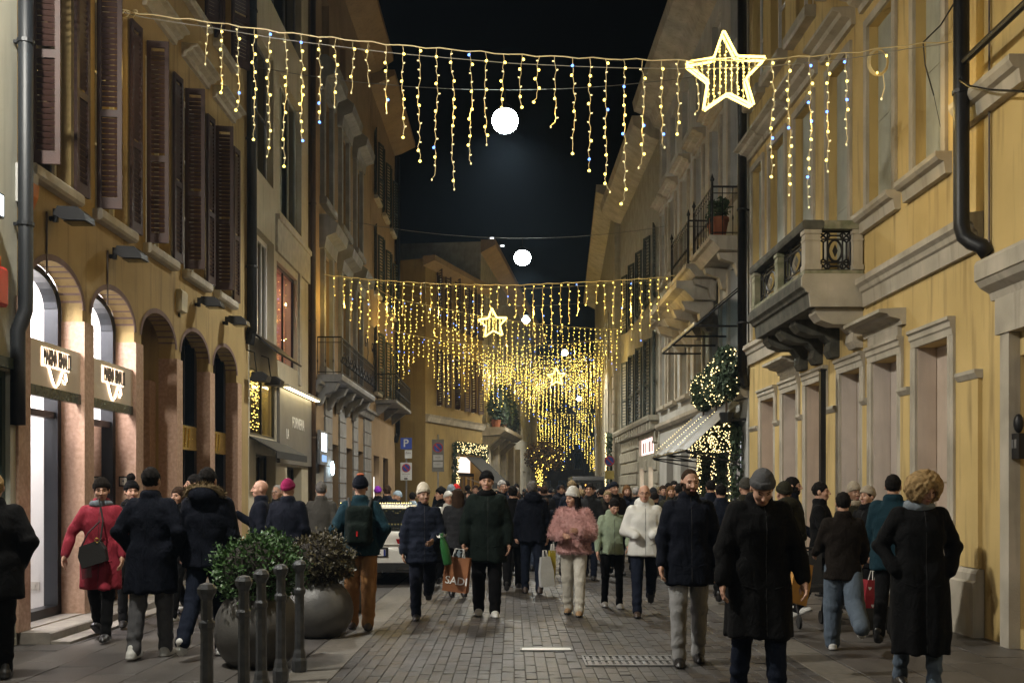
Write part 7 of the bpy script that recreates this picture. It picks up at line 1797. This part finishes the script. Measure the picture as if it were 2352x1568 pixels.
# backpack
Wb = Jb['world']; t = thing('backpack', tuple(Wb @ Vector((0, .2, 1.2))), 'dark green backpack with a small red tag on the teal jacket', 'backpack')
V, Q = sdf_mesh(lambda P: smin(rbox(P, (0, .24, 1.22), (.155, .085, .23), .07), rbox(P, (0, .325, 1.13), (.12, .04, .12), .04), .03) + .004 * wav(P, np.random.default_rng(2), 25), (-.22, .10, .93), (.22, .42, 1.50), .016)
put(bpy.data.objects.new('sack', np_mesh('pack', [(V, Q, 0)], [CL['green_dk']])), t, Wb)
for s in (-1, 1):
    mb = MB(); mb.tube([(s * .11, .17, 1.42), (s * .13, .05, 1.53), (s * .14, -.10, 1.46), (s * .15, -.15, 1.30), (s * .16, .0, 1.08), (s * .14, .17, 1.04)], .016, 6); mb.build('strap', M_strap, t, world=Wb)
mb = MB(); mb.box(.0, .02, .366, .372, 1.10, 1.16); mb.build('tag', CL['scarlet'], t, world=Wb)
# pushchair by the yellow wall
c = at(1866, 1350, 11.8); t = thing('pushchair', (c.x, 11.8, 0), 'black folding pushchair by the yellow wall', 'pushchair'); x_ = c.x
mb = MB(); mb.tube([(x_ - .2, 11.6, .95), (x_ - .2, 11.9, .55), (x_ - .2, 12.1, .12)], .014, 6); mb.tube([(x_ + .2, 11.6, .95), (x_ + .2, 11.9, .55), (x_ + .2, 12.1, .12)], .014, 6); mb.tube([(x_ - .2, 11.6, .95), (x_ + .2, 11.6, .95)], .016, 6); mb.tube([(x_ - .2, 11.65, .12), (x_ - .2, 11.95, .6)], .014, 6); mb.tube([(x_ + .2, 11.65, .12), (x_ + .2, 11.95, .6)], .014, 6); mb.build('frame', M_black, t)
mb = MB(); mb.prism([(11.75, .42), (12.0, .40), (12.12, .85), (12.0, .9), (11.95, .5), (11.75, .48)], x_ - .17, x_ + .17, 'x'); mb.build('seat', M_strap, t)
for sx in (-.2, .2):
    for yy in (11.65, 12.1): mb = MB(); mb.tube([(x_ + sx - .015, yy, .085), (x_ + sx + .015, yy, .085)], .08, 14); mb.build('wheel', M_rub, t)
# ------------------------------------------------------------------ thin blue haze added for glow around the lamps
mb = MB(); mb.box(-410, 410, -50, 1510, -1.2, 27)
hz = mb.build('haze', None); tag(hz, 'thin night haze over the street', None, kind='stuff')
hm = bpy.data.materials.new('haze_air'); hm.use_nodes = True; nt_ = hm.node_tree
nt_.nodes.remove(nt_.nodes['Principled BSDF']); pv = nt_.nodes.new('ShaderNodeVolumePrincipled'); pv.inputs['Color'].default_value = (.50, .72, 1.0, 1); pv.inputs['Density'].default_value = .0006; pv.inputs['Anisotropy'].default_value = .1
nt_.links.new(pv.outputs[0], nt_.nodes['Material Output'].inputs['Volume']); hz.data.materials.append(hm); hm.cycles.homogeneous_volume = True
